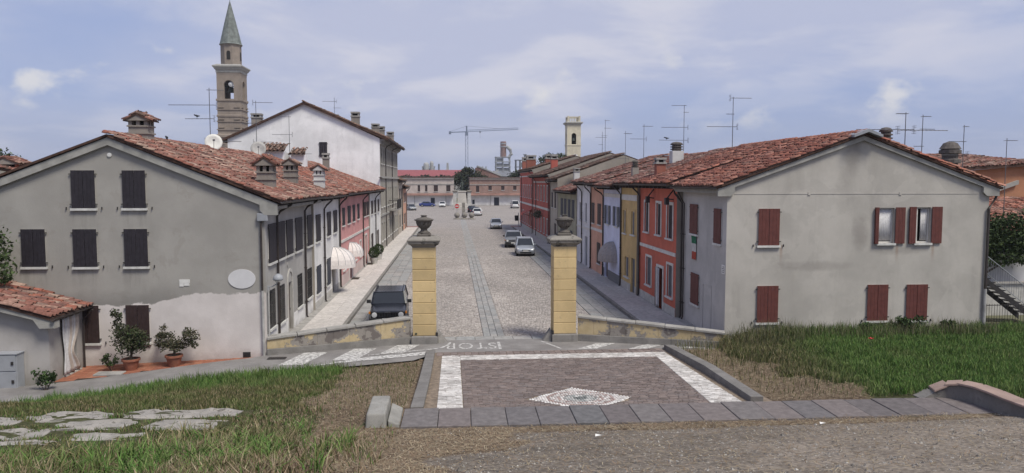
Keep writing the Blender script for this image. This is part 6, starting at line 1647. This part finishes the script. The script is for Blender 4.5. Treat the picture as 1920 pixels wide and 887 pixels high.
w_ = thing('works_silos', 'pale silos and tanks of the works left of the crane', 'factory', (-20, 700, 0)); frame_tower(w_, -28, -17, 700, 710, 8, 21, 3, 'concrete_far', .7, .9, 9); q = MB('concrete_far'); q.lathe([(2.6, 0), (2.6, 5), (1.8, 6.5), (.4, 7)], (-24.5, 700, 18), 14); q.lathe([(1.8, 0), (1.8, 7), (1.2, 8.2), (.4, 8.6)], (-19.5, 700, 17.5), 12); q.build('silo', w_)
w_ = thing('works_mast', 'thin steel stack between the pale silos and the pale tower', 'factory', (-13, 700, 0)); q = MB('steel_dark'); q.tube([(-12.8, 700, 8), (-12.8, 700, 23.5)], .8, 8); q.box(-14.2, -11.4, 699, 701, 17, 17.6); q.build('stack', w_)
w_ = thing('works_pale_tower', 'pale pointed tower of the works just left of the crane mast', 'factory', (-5, 700, 0)); q = MB('concrete_far'); q.prism([(-9, 700, 8), (-1, 700, 8), (-1.5, 700, 15), (-3.6, 700, 18.5), (-4, 700, 24.5), (-5.6, 700, 24.5), (-6, 700, 18.5), (-8.5, 700, 15)], (0, 8, 0)); q.build('tower', w_)
w_ = thing('works_plant', 'low cluster of pipes and vessels between the crane and the works tower', 'factory', (28, 690, 0))
for k in range(14):
    x = 16 + k * 1.7; hh = random.uniform(9, 16); q = MB(random.choice(['steel_far', 'concrete_far', 'steel_dark'])); q.box(x, x + random.uniform(1.2, 3), 690 + k % 3, 697, 6, hh); q.build('vessel', w_)
q = MB('concrete_far'); q.hexa([(30, 688, 9), (42, 688, 16), (42, 691, 16), (30, 691, 9)], [(30, 688, 11), (42, 688, 18.4), (42, 691, 18.4), (30, 691, 11)]); q.build('conveyor', w_)
for x in (27.5, 30.5): q = MB('steel_far'); q.tube([(x, 688, 8), (x, 688, 21)], .6, 6); q.build('stack', w_)
# tower crane
X, Y = 8.4, 450.0; t = thing('tower_crane', 'blue-grey tower crane with a long jib to the right', 'crane', (X, Y, 0))
q = MB('crane_paint')
for sx in (-1, 1):
    for sy in (-1, 1): q.bar((X + sx * .75, Y + sy * .75, 0), (X + sx * .75, Y + sy * .75, 36.5), .22)
for k in range(24):
    z = k * 1.5; s_ = 1 if k % 2 else -1
    q.bar((X - .75 * s_, Y - .75, z), (X + .75 * s_, Y - .75, z + 1.5), .14); q.bar((X - .75, Y - .75 * s_, z), (X - .75, Y + .75 * s_, z + 1.5), .14)
q.build('mast', t); q = MB('crane_paint'); q.box(X - .9, X + .9, Y - .9, Y + .9, 34.5, 36.4); q.build('cab', t)
q = MB('crane_paint'); q.bar((X, Y, 36.4), (X, Y, 40.2), .8); q.build('apex', t)
q = MB('crane_paint')
for yy, zz in ((-.5, 0), (.5, 0), (0, 1.0)): q.bar((X, Y + yy, 36.7 + zz), (X + 31, Y + yy, 38.2 + zz), .18)
for k in range(20):
    a = 31 * k / 20; z = 36.7 + 1.5 * k / 20; q.bar((X + a, Y - .5, z), (X + a + .78, Y, z + 1.03), .11); q.bar((X + a + .78, Y, z + 1.03), (X + a + 1.55, Y - .5, z + .07), .11)
q.build('jib', t); q = MB('crane_paint'); q.bar((X, Y, 36.7), (X - 10.2, Y, 36.3), .5); q.box(X - 10.6, X - 9.2, Y - .8, Y + .8, 35.2, 36.9); q.build('counter_jib', t)
q = MB('steel_dark'); q.tube([(X, Y, 40.1), (X + 20, Y, 38.6)], .06, 4); q.tube([(X, Y, 40.1), (X - 9.8, Y, 36.7)], .06, 4); q.tube([(X + 8, Y, 37), (X + 8, Y, 33)], .05, 4); q.box(X + 7.6, X + 8.4, Y - .4, Y + .4, 36.2, 36.9); q.build('cables', t)

# ------------------------------------------------------------------ cars
def car(label, x, y, rot, paint, L_=4.1, W_=1.72, H_=1.5, kind='hatch', name='parked_car', group='cars'):
    """local: front towards -y"""
    t = thing(name, label, 'car', (0, 0, 0), group)
    a = W_ / 2; f0, f1 = -L_ / 2, L_ / 2
    suv = kind == 'suv'; zb = .26 if suv else .2; hood0, hood1 = (.88, 1.02) if suv else (.72, .92); belt = 1.06 if suv else .93
    ys_ = [f0, f0 + .06, f0 + .22, f0 + L_ * .13, f0 + L_ * .24, f0 + L_ * .3, f0 + L_ * .62, f1 - .5, f1 - .1, f1]
    hw = [.80, .90, .965, .99, 1, 1, 1, .985, .93, .86]
    tops = [hood0 - .16, hood0 - .03, hood0, hood0 + .06, hood1, belt, belt + .03, belt + .04, belt - .02, belt - .18]
    if kind == 'sedan': tops[-3:] = [belt + .02, belt - .04, belt - .2]
    bots = [zb + .12, zb + .04, zb, zb, zb, zb, zb, zb, zb + .05, zb + .16]
    vs = []; ring = []
    for yy, h_, tp, bt in zip(ys_, hw, tops, bots):
        w = a * h_; half = [(w * .86, bt), (w * .98, bt + .10), (w, bt + (tp - bt) * .45), (w * .985, bt + (tp - bt) * .78), (w * .94, tp - .03), (w * .86, tp), (w * .4, tp + .03)]
        sec = half + [(-p, z) for p, z in half[::-1]]
        vs += [(p, yy, z) for p, z in sec]; m_ = len(sec)
    fs = [(i * m_ + j, i * m_ + (j + 1) % m_, (i + 1) * m_ + (j + 1) % m_, (i + 1) * m_ + j) for i in range(len(ys_) - 1) for j in range(m_)] + [tuple(range(m_))[::-1], tuple((len(ys_) - 1) * m_ + j for j in range(m_))]
    q = MB(paint); q.add(vs, fs); q.build('body', t, True)
    # greenhouse
    yA = f0 + L_ * (.27 if not suv else .30); yB = f0 + L_ * (.43 if not suv else .41); yC = f0 + L_ * (.90 if kind != 'sedan' else .72); yD = f0 + L_ * (.985 if kind != 'sedan' else .88)
    zt_ = H_; b_ = belt - .01; wb, wt = a * .93, a * (.74 if not suv else .80)
    def fr(k): return [(s * (wb + (wt - wb) * k), y0 + (y1 - y0) * k, b_ + (zt_ - b_) * k) for s, y0, y1 in ((-1, yA, yB), (1, yA, yB), (1, yD, yC), (-1, yD, yC))]
    lo, hi = fr(0), fr(.93); names = (('windscreen', 0, 1), ('side_window', 1, 2), ('rear_window', 2, 3), ('side_window', 3, 0))
    q = MB('car_glass'); q.hexa([Vector(p) * 1 for p in fr(.02)], [Vector(p) for p in fr(.9)]); 
    core = q.build('cabin', t)
    for nm, i, j in names:
        A, B, C_, D = [Vector(p) for p in (lo[i], lo[j], hi[j], hi[i])]; c = (A + B + C_ + D) / 4; nrm = (B - A).cross(D - A).normalized()
        P4 = [c + (p - c) * .93 + nrm * .006 for p in (A, B, C_, D)]; q = MB('car_glass'); q.add(P4 + [p + nrm * .006 for p in P4], [(0, 1, 2, 3), (4, 5, 6, 7), (0, 1, 5, 4), (1, 2, 6, 5), (2, 3, 7, 6), (3, 0, 4, 7)]); q.build(nm, t)
    q = MB(paint)
    for i in range(4): q.bar(lo[i], fr(.96)[i], .085, .085)
    for s in (-1, 1): q.bar((s * (wb + wt) / 2 * 1.01, (yA + yD) / 2 + .05, (b_ + zt_) / 2 - .25), (s * wt * 1.01, (yB + yC) / 2, zt_ - .04), .06, .08); q.bar((s * wb, yA, b_), (s * wb, yD, b_), .05, .05)
    q.build('pillars', t)
    r = fr(.92); r2 = [(p[0] * .93, p[1] + (.10 if k < 2 else -.10), zt_ + .0) for k, p in enumerate(r)]; q = MB(paint); q.hexa([(p[0] * 1.02, p[1], p[2] - .02) for p in r], [(p[0] * 1.01, p[1], p[2] + .035) for p in r]); q.hexa([(p[0] * 1.0, p[1], p[2] + .034) for p in r], r2); q.build('roof', t)
    if suv:
        q = MB('trim_black')
        for s in (-1, 1): q.tube([(s * wt * .93, yB + .15, zt_ + .0), (s * wt * .93, yB + .25, zt_ + .07), (s * wt * .93, yC - .25, zt_ + .07), (s * wt * .93, yC - .15, zt_)], .022, 6)
        q.build('roof_rails', t)
    q = MB('trim_black'); q.tube([(0, yC - .2, zt_), (.0, yC - .1, zt_ + .32)], .008, 4); q.build('aerial', t)
    wr = .36 if suv else .30
    for s in (-1, 1):
        for yy in (f0 + L_ * .19, f0 + L_ * .80):
            q = MB('trim_black'); q.lathe([(wr + .06, -.02), (wr + .06, .02)], (s * a * .985, yy, wr + .02), 20, 'x'); q.build('wheel_arch', t)
            q = MB('rubber'); q.lathe([(wr * .7, -.1), (wr * .94, -.1), (wr, -.07), (wr, .07), (wr * .94, .1), (wr * .7, .1)], (s * (a - .10), yy, wr), 22, 'x'); wh = q.build('wheel', t, True)
            q = MB('rim'); q.lathe([(wr * .66, 0), (wr * .62, s * .02), (wr * .2, s * .012), (.04, s * .03)], (s * (a - .005), yy, wr), 16, 'x'); q.build('rim', wh)
        q = MB('trim_black' if suv else paint); q.box(s * (a + .0), s * (a + .2), yA + .22, yA + .32, belt + .01, belt + .17); q.build('mirror', t, bevel=.02)
    zh = hood0 - .10
    if suv:
        for s in (-1, 1):
            q = MB('lamp_clear'); q.lathe([(.125, 0), (.12, -.03), (.06, -.04)], (s * a * .70, f0 + .01, zh - .03), 18, 'y'); hd = q.build('headlight', t); q = MB('trim_black'); q.lathe([(.165, .03), (.165, -.005), (.128, -.008)], (s * a * .70, f0 + .005, zh - .03), 20, 'y'); q.build('bezel', hd)
            q = MB('lamp_clear'); q.lathe([(.075, .03), (.07, -.03), (.03, -.035)], (s * a * .74, f0 - .01, zb + .22), 12, 'y'); q.build('fog_light', t)
        q = MB('trim_black'); q.box(-a * .52, a * .52, f0 - .02, f0 + .05, zh - .14, zh + .08); gr = q.build('grille', t)
        for i in range(8): x_ = -a * .5 + a * i / 7; q = MB(paint); q.box(x_ - .022, x_ + .022, f0 - .04, f0 - .018, zh - .13, zh + .07); q.build('grille_bar', gr)
        q = MB('trim_black'); q.box(-a * .93, a * .93, f0 - .05, f0 + .16, zb + .02, zb + .34); q.build('bumper', t, bevel=.04)
        q = MB('plate'); q.box(-.26, .26, f0 - .065, f0 - .048, zb + .22, zb + .33); q.build('licence_plate', t); q = MB('chrome'); q.box(-.12, .12, f0 + .03, f0 + .06, hood0 - .04, hood0 - .005); q.build('badge', t)
        q = MB('amber')
        for s in (-1, 1): q.box(s * a * .93, s * (a + .01), f0 + .14, f0 + .3, zh + .0, zh + .09)
        q.build('indicator', t)
    else:
        for s in (-1, 1):
            q = MB('lamp_clear'); q.hexa([(s * a * .48, f0 - .0, zh - .07), (s * a * .90, f0 + .07, zh - .05), (s * a * .93, f0 + .3, zh + .05), (s * a * .5, f0 + .2, zh + .02)], [(s * a * .48, f0 + .015, zh + .06), (s * a * .90, f0 + .09, zh + .09), (s * a * .93, f0 + .34, zh + .14), (s * a * .5, f0 + .2, zh + .10)]); q.build('headlight', t)
        q = MB('trim_black'); q.box(-a * .42, a * .42, f0 - .015, f0 + .05, zh - .09, zh + .01); q.build('grille', t); q = MB('trim_black'); q.box(-a * .62, a * .62, f0 - .02, f0 + .1, zb + .08, zb + .22); q.build('air_intake', t); q = MB('plate'); q.box(-.26, .26, f0 - .04, f0 - .02, zb + .25, zb + .36); q.build('licence_plate', t)
    for s in (-1, 1): q = MB('red_lens'); q.box(s * a * .74, s * a * .93, f1 - .05, f1 + .012, belt - .30, belt - .05); q.build('tail_light', t)
    q = MB('plate'); q.box(-.26, .26, f1 - .0, f1 + .014, zb + .3, zb + .41); q.build('licence_plate', t)
    q = MB('trim_black'); q.box(-a * .8, a * .8, f0 + .4, f1 - .4, zb - .08, zb + .05); q.build('underbody', t)
    t.location = (x, y, .004); t.rotation_euler = (0, 0, rot)
    return t
car('black boxy off-roader with round headlights parked behind the left parapet', -3.12, 36.7, R(2), 'car_black', 4.2, 1.74, 1.60, 'suv')
car('silver hatchback parked nearest on the right, facing the camera', 6.78, 70.6, R(-2), 'car_silver', 4.05, 1.72, 1.6, 'hatch')
car('silver-grey estate car parked just behind the nearest silver hatchback', 6.45, 79.8, R(-4), 'car_grey', 4.5, 1.82, 1.6, 'suv')
car('small silver car parked alone farther up on the right', 6.35, 110.3, R(-2), 'car_silver', 3.9, 1.66, 1.45, 'hatch')
car('white car seen from behind near the stone balls', 5.05, 154, R(176), 'car_white', 4.3, 1.8, 1.5, 'hatch')
car('dark blue car in the row beyond the white one', 4.75, 162, R(174), 'car_navy', 4.2, 1.75, 1.5, 'hatch')
car('dark car third in the row beside the monument', 4.3, 170, R(175), 'car_black', 4.2, 1.75, 1.5, 'hatch')
car('blue saloon parked sideways at the far left of the square', -7.1, 209, R(88), 'car_blue', 4.5, 1.75, 1.42, 'sedan')
car('white car facing the camera at the far end of the square', -2.9, 206, R(0), 'car_white', 4.0, 1.75, 1.5, 'hatch')
car('pale off-roader seen from behind at the far right of the square', 16.2, 196, R(180), 'car_white', 4.6, 1.95, 2.0, 'suv')
car('silver car half hidden beyond the left row of houses', -10.2, 183, R(20), 'car_grey', 4.2, 1.75, 1.5, 'hatch')

# ------------------------------------------------------------------ aerials, dishes, birds
def ant(px, label, x, y, z0, z1, arms, tilt=0): return antenna(x, y, z0, z1 - z0, label, arms, tilt)
ant(0, 'tall aerial with a bird on its arm, beside the white satellite dish', -13.2, 42.3, 8.3, 12.0, [(.97, .9, 5, 6, .3), (.75, 2.6, 178, 9, .35), (.55, 1.6, 175, 7, .4), (.22, 1.9, 5, 8, .45)])
ant(0, 'aerial in front of the bell tower, by the mesh dish', -13.1, 51.6, 8.4, 12.3, [(.97, 1.3, 0, 6, .3), (.62, 1.2, 170, 8, .5), (.3, 1.3, 10, 6, .4)])
ant(0, 'thin aerial in front of the white gable', -12.3, 58.0, 8.3, 11.9, [(.97, 1.0, 178, 4, .3), (.6, 1.5, 180, 6, .3), (.2, 1.9, 5, 6, .3)])
ant(0, 'aerial above the white gable roof', -11.9, 77.5, 12.8, 15.4, [(.85, 1.4, 180, 7, .6), (.6, .8, 0, 4, .3), (.35, 1.2, 180, 5, .3)])
dish(-12.95, 42.0, 9.05, .46, 'large white satellite dish on the ridge of the left roof', 20)
dish(-12.9, 51.2, 9.1, .5, 'pale mesh satellite dish in front of the white gable', 15, 'pipe_pale')
ant(0, 'tall aerial with a long top arm, rightmost on the red house roofs', 16.2, 42.5, 8.5, 11.8, [(.98, 1.3, 2, 9, .3), (.70, .5, 190, 3, .3), (.48, 1.8, 180, 9, .35), (.04, .3, 0, 2, .2)])
ant(0, 'tall aerial with a bird on its lowest arm, behind the white chimney', 16.6, 53.0, 8.7, 12.4, [(.99, 1.1, 180, 5, .3), (.86, .4, 0, 3, .3), (.57, 1.9, 175, 9, .3), (.32, 2.2, 185, 9, .4)])
ant(0, 'aerial with a double-looped head on the right roofs', 16.0, 62.0, 8.5, 11.7, [(.95, .9, 0, 8, .7), (.62, 1.4, 180, 8, .5)])
ant(0, 'short aerial with a flat top grid on the right roofs', 16.0, 68.7, 7.0, 11.6, [(.95, .9, 30, 7, .5), (.45, 2.0, 180, 8, .3)])
ant(0, 'aerial with two dark heads, leftmost of the right roofs', 16.0, 78.0, 9.0, 13.4, [(.98, .6, 0, 4, .6), (.80, .8, 10, 5, .5), (.58, 1.2, 180, 6, .3)])
ant(0, 'thin distant aerial between two taller ones on the right', 16.5, 82.0, 9.6, 12.4, [(.85, .7, 0, 5, .4), (.5, .5, 180, 4, .3)])
ant(0, 'aerial with very long crossed arms above the gable of the corner house', 19.9, 31.7, 7.9, 9.95, [(.97, .55, 185, 5, .3), (.63, 2.6, 178, 12, .35), (.62, 2.4, 3, 12, .35)])
ant(0, 'aerial behind the gable carrying a small red dish', 23.5, 36, 7.4, 10.25, [(.97, .5, 0, 5, .3), (.75, .8, 5, 6, .3), (.45, .5, 180, 4, .3)])
ant(0, 'thin aerial near the right end of the gable roof', 25.7, 36, 6.0, 9.75, [(.98, .3, 0, 2, .3), (.78, .9, 180, 5, .3), (.6, 1.4, 178, 7, .3)])
ant(0, 'aerial at the far right above the orange house', 30.5, 39.2, 5.0, 9.3, [(.97, .7, 0, 6, .4), (.72, .5, 0, 4, .3)])
dish(22.7, 36.2, 8.55, .28, 'small red satellite dish seen edge-on behind the gable', 60, 'brick_red', 1.2)
def bird(x, y, z, label, rz=0):
    q = MB('bird'); vs = []; n = 8; prof = [(.01, -.20), (.03, -.12), (.06, -.02), (.055, .06), (.03, .10), (.042, .135), (.035, .17), (.012, .19), (.004, .215)]
    for k, (r, yy) in enumerate(prof):
        for j in range(n): a = 2 * PI * j / n; vs.append((x + math.cos(rz) * r * math.cos(a) - math.sin(rz) * yy, y + math.sin(rz) * r * math.cos(a) + math.cos(rz) * yy, z + .12 + r * math.sin(a) + (.07 * max(0, yy + .02) / .2)))
    q.add(vs, [(k * n + j, k * n + (j + 1) % n, (k + 1) * n + (j + 1) % n, (k + 1) * n + j) for k in range(len(prof) - 1) for j in range(n)] + [tuple(range(n))[::-1], tuple(range((len(prof) - 1) * n, len(prof) * n))])
    for s in (-1, 1): q.tube([(x + s * .02, y, z), (x + s * .02, y, z + .09)], .006, 4)
    return tag(q.build('bird', None, True), label, 'bird', 'birds on the roofs')
bird(-13.2, 36.0, 8.82, 'dark bird perched on the ridge of the left roof', .6)
bird(-13.9, 42.35, 10.36, 'dark bird perched on an arm of the left aerial', 1.2)
bird(15.3, 52.9, 9.90, 'dark bird perched on the lowest arm of a right aerial', 1.2)

# ------------------------------------------------------------------ grass, straw, stones on the bank
def blades(name, label, spots, hgt, wid, pal, lean=.45, mat='grass', cat='grass', rows=2):
    """one blade per spot: a bent tapering strip"""
    S_ = np.array(spots); n = len(S_); Hh = hgt if isinstance(hgt, np.ndarray) else np.full(n, hgt)
    Hh = Hh * RNG.uniform(.55, 1.25, n); a = RNG.uniform(0, 2 * PI, n); dx, dy = np.cos(a), np.sin(a); b = RNG.uniform(0, 2 * PI, n); wx, wy = np.cos(b) * wid / 2, np.sin(b) * wid / 2
    le = RNG.uniform(.1, 1, n) * lean; v = []
    for k, wf in ((0, 1), (.55, .8), (1, .08)):
        off = le * Hh * k ** 2; zz = Hh * (k - .35 * le * k * k)
        c = S_ + np.stack([dx * off, dy * off, zz], 1)
        v += [c - np.stack([wx * wf, wy * wf, 0 * wx], 1), c + np.stack([wx * wf, wy * wf, 0 * wx], 1)]
    v = np.stack(v, 1).reshape(-1, 3); f0 = np.array([(0, 1, 3, 2), (2, 3, 5, 4)]); f = (f0[None] + 6 * np.arange(n)[:, None, None]).reshape(-1, 4)
    t = pal * RNG.uniform(.75, 1.25, (n, 1)); o = mesh_obj(name, v, f, [mat], None, None, np.repeat(t, 6, 0))
    return tag(o, label, cat, kind='stuff')
LUSH = np.array([(.085, .165, .036), (.118, .20, .05), (.066, .132, .03), (.16, .22, .07)])
WEED = np.array([(.090, .100, .036), (.115, .115, .046), (.062, .078, .028), (.20, .17, .09), (.27, .22, .135)])
DRY = np.array([(.27, .215, .14), (.21, .155, .10), (.33, .275, .19), (.16, .115, .075), (.24, .17, .115)])
def scatter(n, x0, x1, y0, y1, ok):
    P = []
    while len(P) < n:
        x, y = random.uniform(x0, x1), random.uniform(y0, y1); k = ok(x, y)
        if k is None: n -= .5; continue
        if random.random() < k: P.append((x, y, zt(x, y) - .01 + .03 * mnoise.noise(Vector((x * .8, y * .8, 1)))))
        else: n -= .3
    return P
def on_rock(x, y): return any(abs(x - r[0]) / r[2] < .85 and abs(y - r[1]) / r[3] < .85 for r in ROCKS)
def okL(x, y):
    yn = interp(x, NEAR)
    if y > yn - .25 or on_rock(x, y): return None
    if dirtmix(x, y) != 2: return .10 if x < -1.3 else None
    if 15.7 < y < 19.7 and x < -5.4 - max(0, 17.2 - y) * 1.6: return .13
    return 1.0
P = scatter(64000, -17.5, -1.3, 19.6, 28.4, okL); pn = np.array(P)
nearroad = np.array([sstep(5.0, 1.0, interp(p[0], NEAR) - p[1] + 2.2 * mnoise.noise(Vector((p[0] * .45, p[1] * .45, 6)))) * sstep(-2.2, -5.5, p[0]) for p in P])
mixd = np.clip(nearroad * 1.15 + RNG.uniform(-.25, .25, len(P)), 0, 1)[:, None]
mixd = np.clip(mixd + np.array([.9 * mnoise.noise(Vector((p[0] * .8, p[1] * .8, 14))) for p in P])[:, None], 0, 1)
blades('grass_bank', 'green and drying grass on the bank left of the ramp', P, (.13 + .20 * nearroad) * np.array([1 + .8 * max(0, mnoise.noise(Vector((p[0] * 1.6, p[1] * 1.6, 12)))) for p in P]), .022, LUSH[RNG.integers(0, 4, len(P))] * mixd + WEED[RNG.integers(0, 5, len(P))] * (1 - mixd))
P = scatter(52000, -12.5, -1.2, 10.3, 19.6, okL); dcl = np.array([sstep(-2.2, -6.0, p[0]) for p in P])
hh = np.array([.26 + .20 * mnoise.noise(Vector((p[0] * .9, p[1] * .9, 5))) for p in P]).clip(.08) * np.array([(1.15 if p[1] < 14.5 else (.9 if p[1] < 16.6 else .5)) * (1 - .68 * sstep(-5.5, -7.2, p[0]) * sstep(13.6, 14.8, p[1])) for p in P])
pal = np.where((RNG.uniform(size=len(P)) < .25 + .45 * (1 - dcl))[:, None], DRY[RNG.integers(0, 5, len(P))], np.concatenate([LUSH, WEED])[RNG.integers(0, 9, len(P))])
blades('foreground_grass', 'tall foreground grass mixed with dry stalks at the lower left', P, hh, .021, pal, .95)
def okR(x, y):
    if y > 30.15 or dirtmix(x, y) == 0 or x < 9.0: return None
    if y < 19.45 and x < 15.0: return None
    return 1.0 if dirtmix(x, y) == 2 else .07
P = scatter(95000, 9.0, 27, 18.6, 30.15, okR)
def rh(p): return .17 + .22 * max(0, mnoise.noise(Vector((p[0] * 1.5, p[1] * 1.5, 41)))) + .20 * sstep(28.2, 30, p[1]) + .12 * max(0, mnoise.noise(Vector((p[0] * .5, p[1] * .5, 8)))) + .15 * sstep(13.2, 11.2, p[0]) * sstep(24, 28, p[1])
yel = np.array([max(sstep(13.5, 10.5, p[0] + (22 - p[1]) * .25), .25 * (mnoise.noise(Vector((p[0] * .6, p[1] * .6, 2))) > .3)) for p in P])
mixd = np.clip(1 - yel + RNG.uniform(-.2, .2, len(P)), 0, 1)[:, None]
blades('grass_bank', 'lush green grass on the bank in front of the corner house', P, np.array([rh(p) for p in P]), .022, LUSH[RNG.integers(0, 4, len(P))] * mixd + WEED[RNG.integers(0, 5, len(P))] * (1 - mixd))
# seeding stalks against the wall
P = [(x, y, zt(x, y)) for x, y in zip(RNG.uniform(11.6, 22.5, 2200), RNG.uniform(28.4, 30.15, 2200))]
blades('tall_stalks', 'tall thin seeding stalks along the foot of the corner house', P, np.array([.55 + .35 * max(0, mnoise.noise(Vector((p[0] * .9, 0, 3)))) + .25 * sstep(14.5, 12, p[0]) for p in P]), .018, np.array([(.15, .15, .075), (.11, .12, .055), (.08, .1, .04), (.2, .18, .11)])[RNG.integers(0, 4, 2200)], .4)
# grass creeping over the old stones
P = []
for r in ROCKS:
    for k in range(70):
        a = random.uniform(0, 2 * PI); e = random.uniform(.72, 1.08); x = r[0] + r[2] * math.copysign(abs(math.cos(a)) ** .5, math.cos(a)) * e; y = r[1] + r[3] * math.copysign(abs(math.sin(a)) ** .5, math.sin(a)) * e
        if mnoise.noise(Vector((x * .9, y * 2, 17))) < -.12: continue
        for j in range(7): P.append((x + random.gauss(0, .07), y + random.gauss(0, .04), zt(x, y) - .01))
n = len(P); blades('creeping_grass', 'short grass growing in the joints of the old stones', P, .13, .02, np.concatenate([LUSH, WEED])[RNG.integers(0, 9, n)], .8)
# leafy weeds
def weed(x, y, r, hgt, label, n=420):
    t = thing('leafy_weed', label, 'weed', (x, y, zt(x, y)), 'weeds by the wall'); V, T = [], []; q = MB('bark'); z = zt(x, y)
    for k in range(9):
        a = random.uniform(0, 2 * PI); rr = r * random.uniform(.1, .8); c = (x + rr * math.cos(a), y + rr * .6 * math.sin(a), z + hgt * random.uniform(.3, .9)); leaves(V, T, c, (r * .35, r * .35, hgt * .25), n // 9, .06, [(.035, .065, .02), (.05, .08, .028), (.028, .05, .018)], .1, .3, k); q.tube([(x, y, z), c], .008, 4)
    q.build('stem', t); leaf_obj('foliage', V, T, t)
weed(18.8, 29.5, .85, .72, 'dark leafy weed clump below the open windows', 800); weed(17.2, 29.7, .4, .45, 'leafy weed left of the large clump by the wall'); weed(20.9, 29.7, .4, .5, 'leafy weed right of the large clump by the wall'); weed(-14.1, 26.6, .5, .8, 'leafy weed at the roadside by the utility cabinet', 350)
# poppy
t = thing('poppy', 'single red poppy in the grass in front of the corner house', 'flower', (15.3, 26.0, zt(15.3, 26))); z = zt(15.3, 26) + .42
q = MB('green_paint'); q.tube([(15.3, 26, z - .45), (15.31, 26, z)], .006, 4); q.build('stem', t)
for k in range(5):
    a = 2 * PI * k / 5; q = MB('sign_red'); c = Vector((15.31, 26, z)); d = Vector((math.cos(a), math.sin(a), 0)); s = Vector((-d.y, d.x, 0)); q.add([c, c + d * .06 + s * .05 + Vector((0, 0, .03)), c + d * .11 + Vector((0, 0, .07)), c + d * .06 - s * .05 + Vector((0, 0, .03))], [(0, 1, 2, 3)]); q.build('petal', t)
# dead straw lying on the bare earth
def okD(x, y):
    if dirtmix(x, y) == 0: return .12
    if -1.25 < x < 8.7 and 19.3 < y < 30: return None
    if -2.2 < x < 13.4 and 17.6 < y < 19.4: return None
    if y > interp(x, NEAR) - .15 and x < 9: return None
    return 1.0 if dirtmix(x, y) == 1 else .05
P = scatter(90000, -6, 13, 10.3, 29.3, okD); n = len(P); S_ = np.array(P); S_[:, 2] += RNG.uniform(.005, .05, n)
a = RNG.uniform(0, 2 * PI, n); ln = RNG.uniform(.04, .15, n); d = np.stack([np.cos(a), np.sin(a), RNG.uniform(-.15, .25, n)], 1) * ln[:, None]; wv = np.stack([-np.sin(a), np.cos(a), 0 * a], 1) * .0055
v = np.stack([S_ - wv, S_ + wv, S_ + d + wv, S_ + d - wv], 1).reshape(-1, 3)
o = mesh_obj('dead_straw', v, np.arange(len(v)).reshape(-1, 4), ['straw'], None, None, np.repeat(DRY[RNG.integers(0, 5, n)] * RNG.uniform(.7, 1.15, (n, 1)), 4, 0)); tag(o, 'dead straw strewn over the bare earth round the ramp', 'straw', kind='stuff')
# loose gravel
def okG(x, y):
    k = dirtmix(x, y)
    return 1.0 if k == 0 else (.25 if k == 1 and x > -2 else None)
P = np.array(scatter(60000, -2.5, 17, 10.2, 17.6, okG)); n = len(P); s_ = RNG.gamma(1.6, .0055, n) + .004
base = np.array([(1, 0, 0), (-.5, .87, 0), (-.5, -.87, 0), (0, 0, .8), (.2, .1, -.5)]); f0 = np.array([(0, 1, 3), (1, 2, 3), (2, 0, 3)])
v = P[:, None, :] + (base[None] + RNG.uniform(-.3, .3, (n, 5, 3))) * s_[:, None, None]; f = (f0[None] + 5 * np.arange(n)[:, None, None]).reshape(-1, 3)
GC = np.array([(.30, .28, .255), (.20, .185, .17), (.40, .38, .35), (.25, .215, .185), (.14, .13, .12)])
o = mesh_obj('gravel', v.reshape(-1, 3), f, ['gravel'], None, None, np.repeat(GC[RNG.integers(0, 5, n)], 5, 0)); tag(o, 'loose gravel on the bare track in the foreground', 'gravel', kind='stuff')
for x, y, lab in ((3.0, 15.4, 'scrap of white paper on the bare track in the middle'), (8.6, 16.6, 'scrap of white paper on the bare track below the slab edging')):
    q = MB('sign_white'); z = zt(x, y) + .05; q.add([(x, y, z), (x + .16, y + .02, z + .02), (x + .14, y + .09, z), (x + .02, y + .08, z + .03)], [(0, 1, 2, 3)]); o = q.build('paper_scrap'); tag(o, lab, 'litter')

# longer tufts standing out of the foreground grass
P = []
for k in range(330):
    x, y = random.uniform(-9.5, -2.0), random.uniform(11.2, 17.0)
    if (dirtmix(x, y) != 2 and random.random() < .6) or (x < -6.3 and y > 14.4): continue
    for j in range(random.randint(8, 22)): P.append((x + random.gauss(0, .06), y + random.gauss(0, .05), zt(x, y)))
n = len(P); cl = np.array([mnoise.noise(Vector((p[0] * .7, p[1] * .7, 20))) for p in P])[:, None]
blades('long_tufts', 'longer arching tufts of yellowing grass at the lower left', P, .46, .026, np.where(cl > .0, WEED[RNG.integers(0, 5, n)] * 1.15, LUSH[RNG.integers(0, 4, n)]), 1.1)

# ------------------------------------------------------------------ the summer air itself
hm = bpy.data.materials.new('haze'); hm.use_nodes = True; ht = hm.node_tree; ht.nodes.clear()
ho = ht.nodes.new('ShaderNodeOutputMaterial'); hv = ht.nodes.new('ShaderNodeVolumePrincipled'); ht.links.new(hv.outputs[0], ho.inputs['Volume'])
hv.inputs['Color'].default_value = (.86, .90, 1, 1); hv.inputs['Density'].default_value = .00022; hv.inputs['Anisotropy'].default_value = .2
M['haze'] = hm
q = MB('haze'); q.box(-720, 720, -330, 1130, -1.3, 52); tag(q.build('haze'), 'pale summer haze over the whole town', 'haze', kind='stuff')
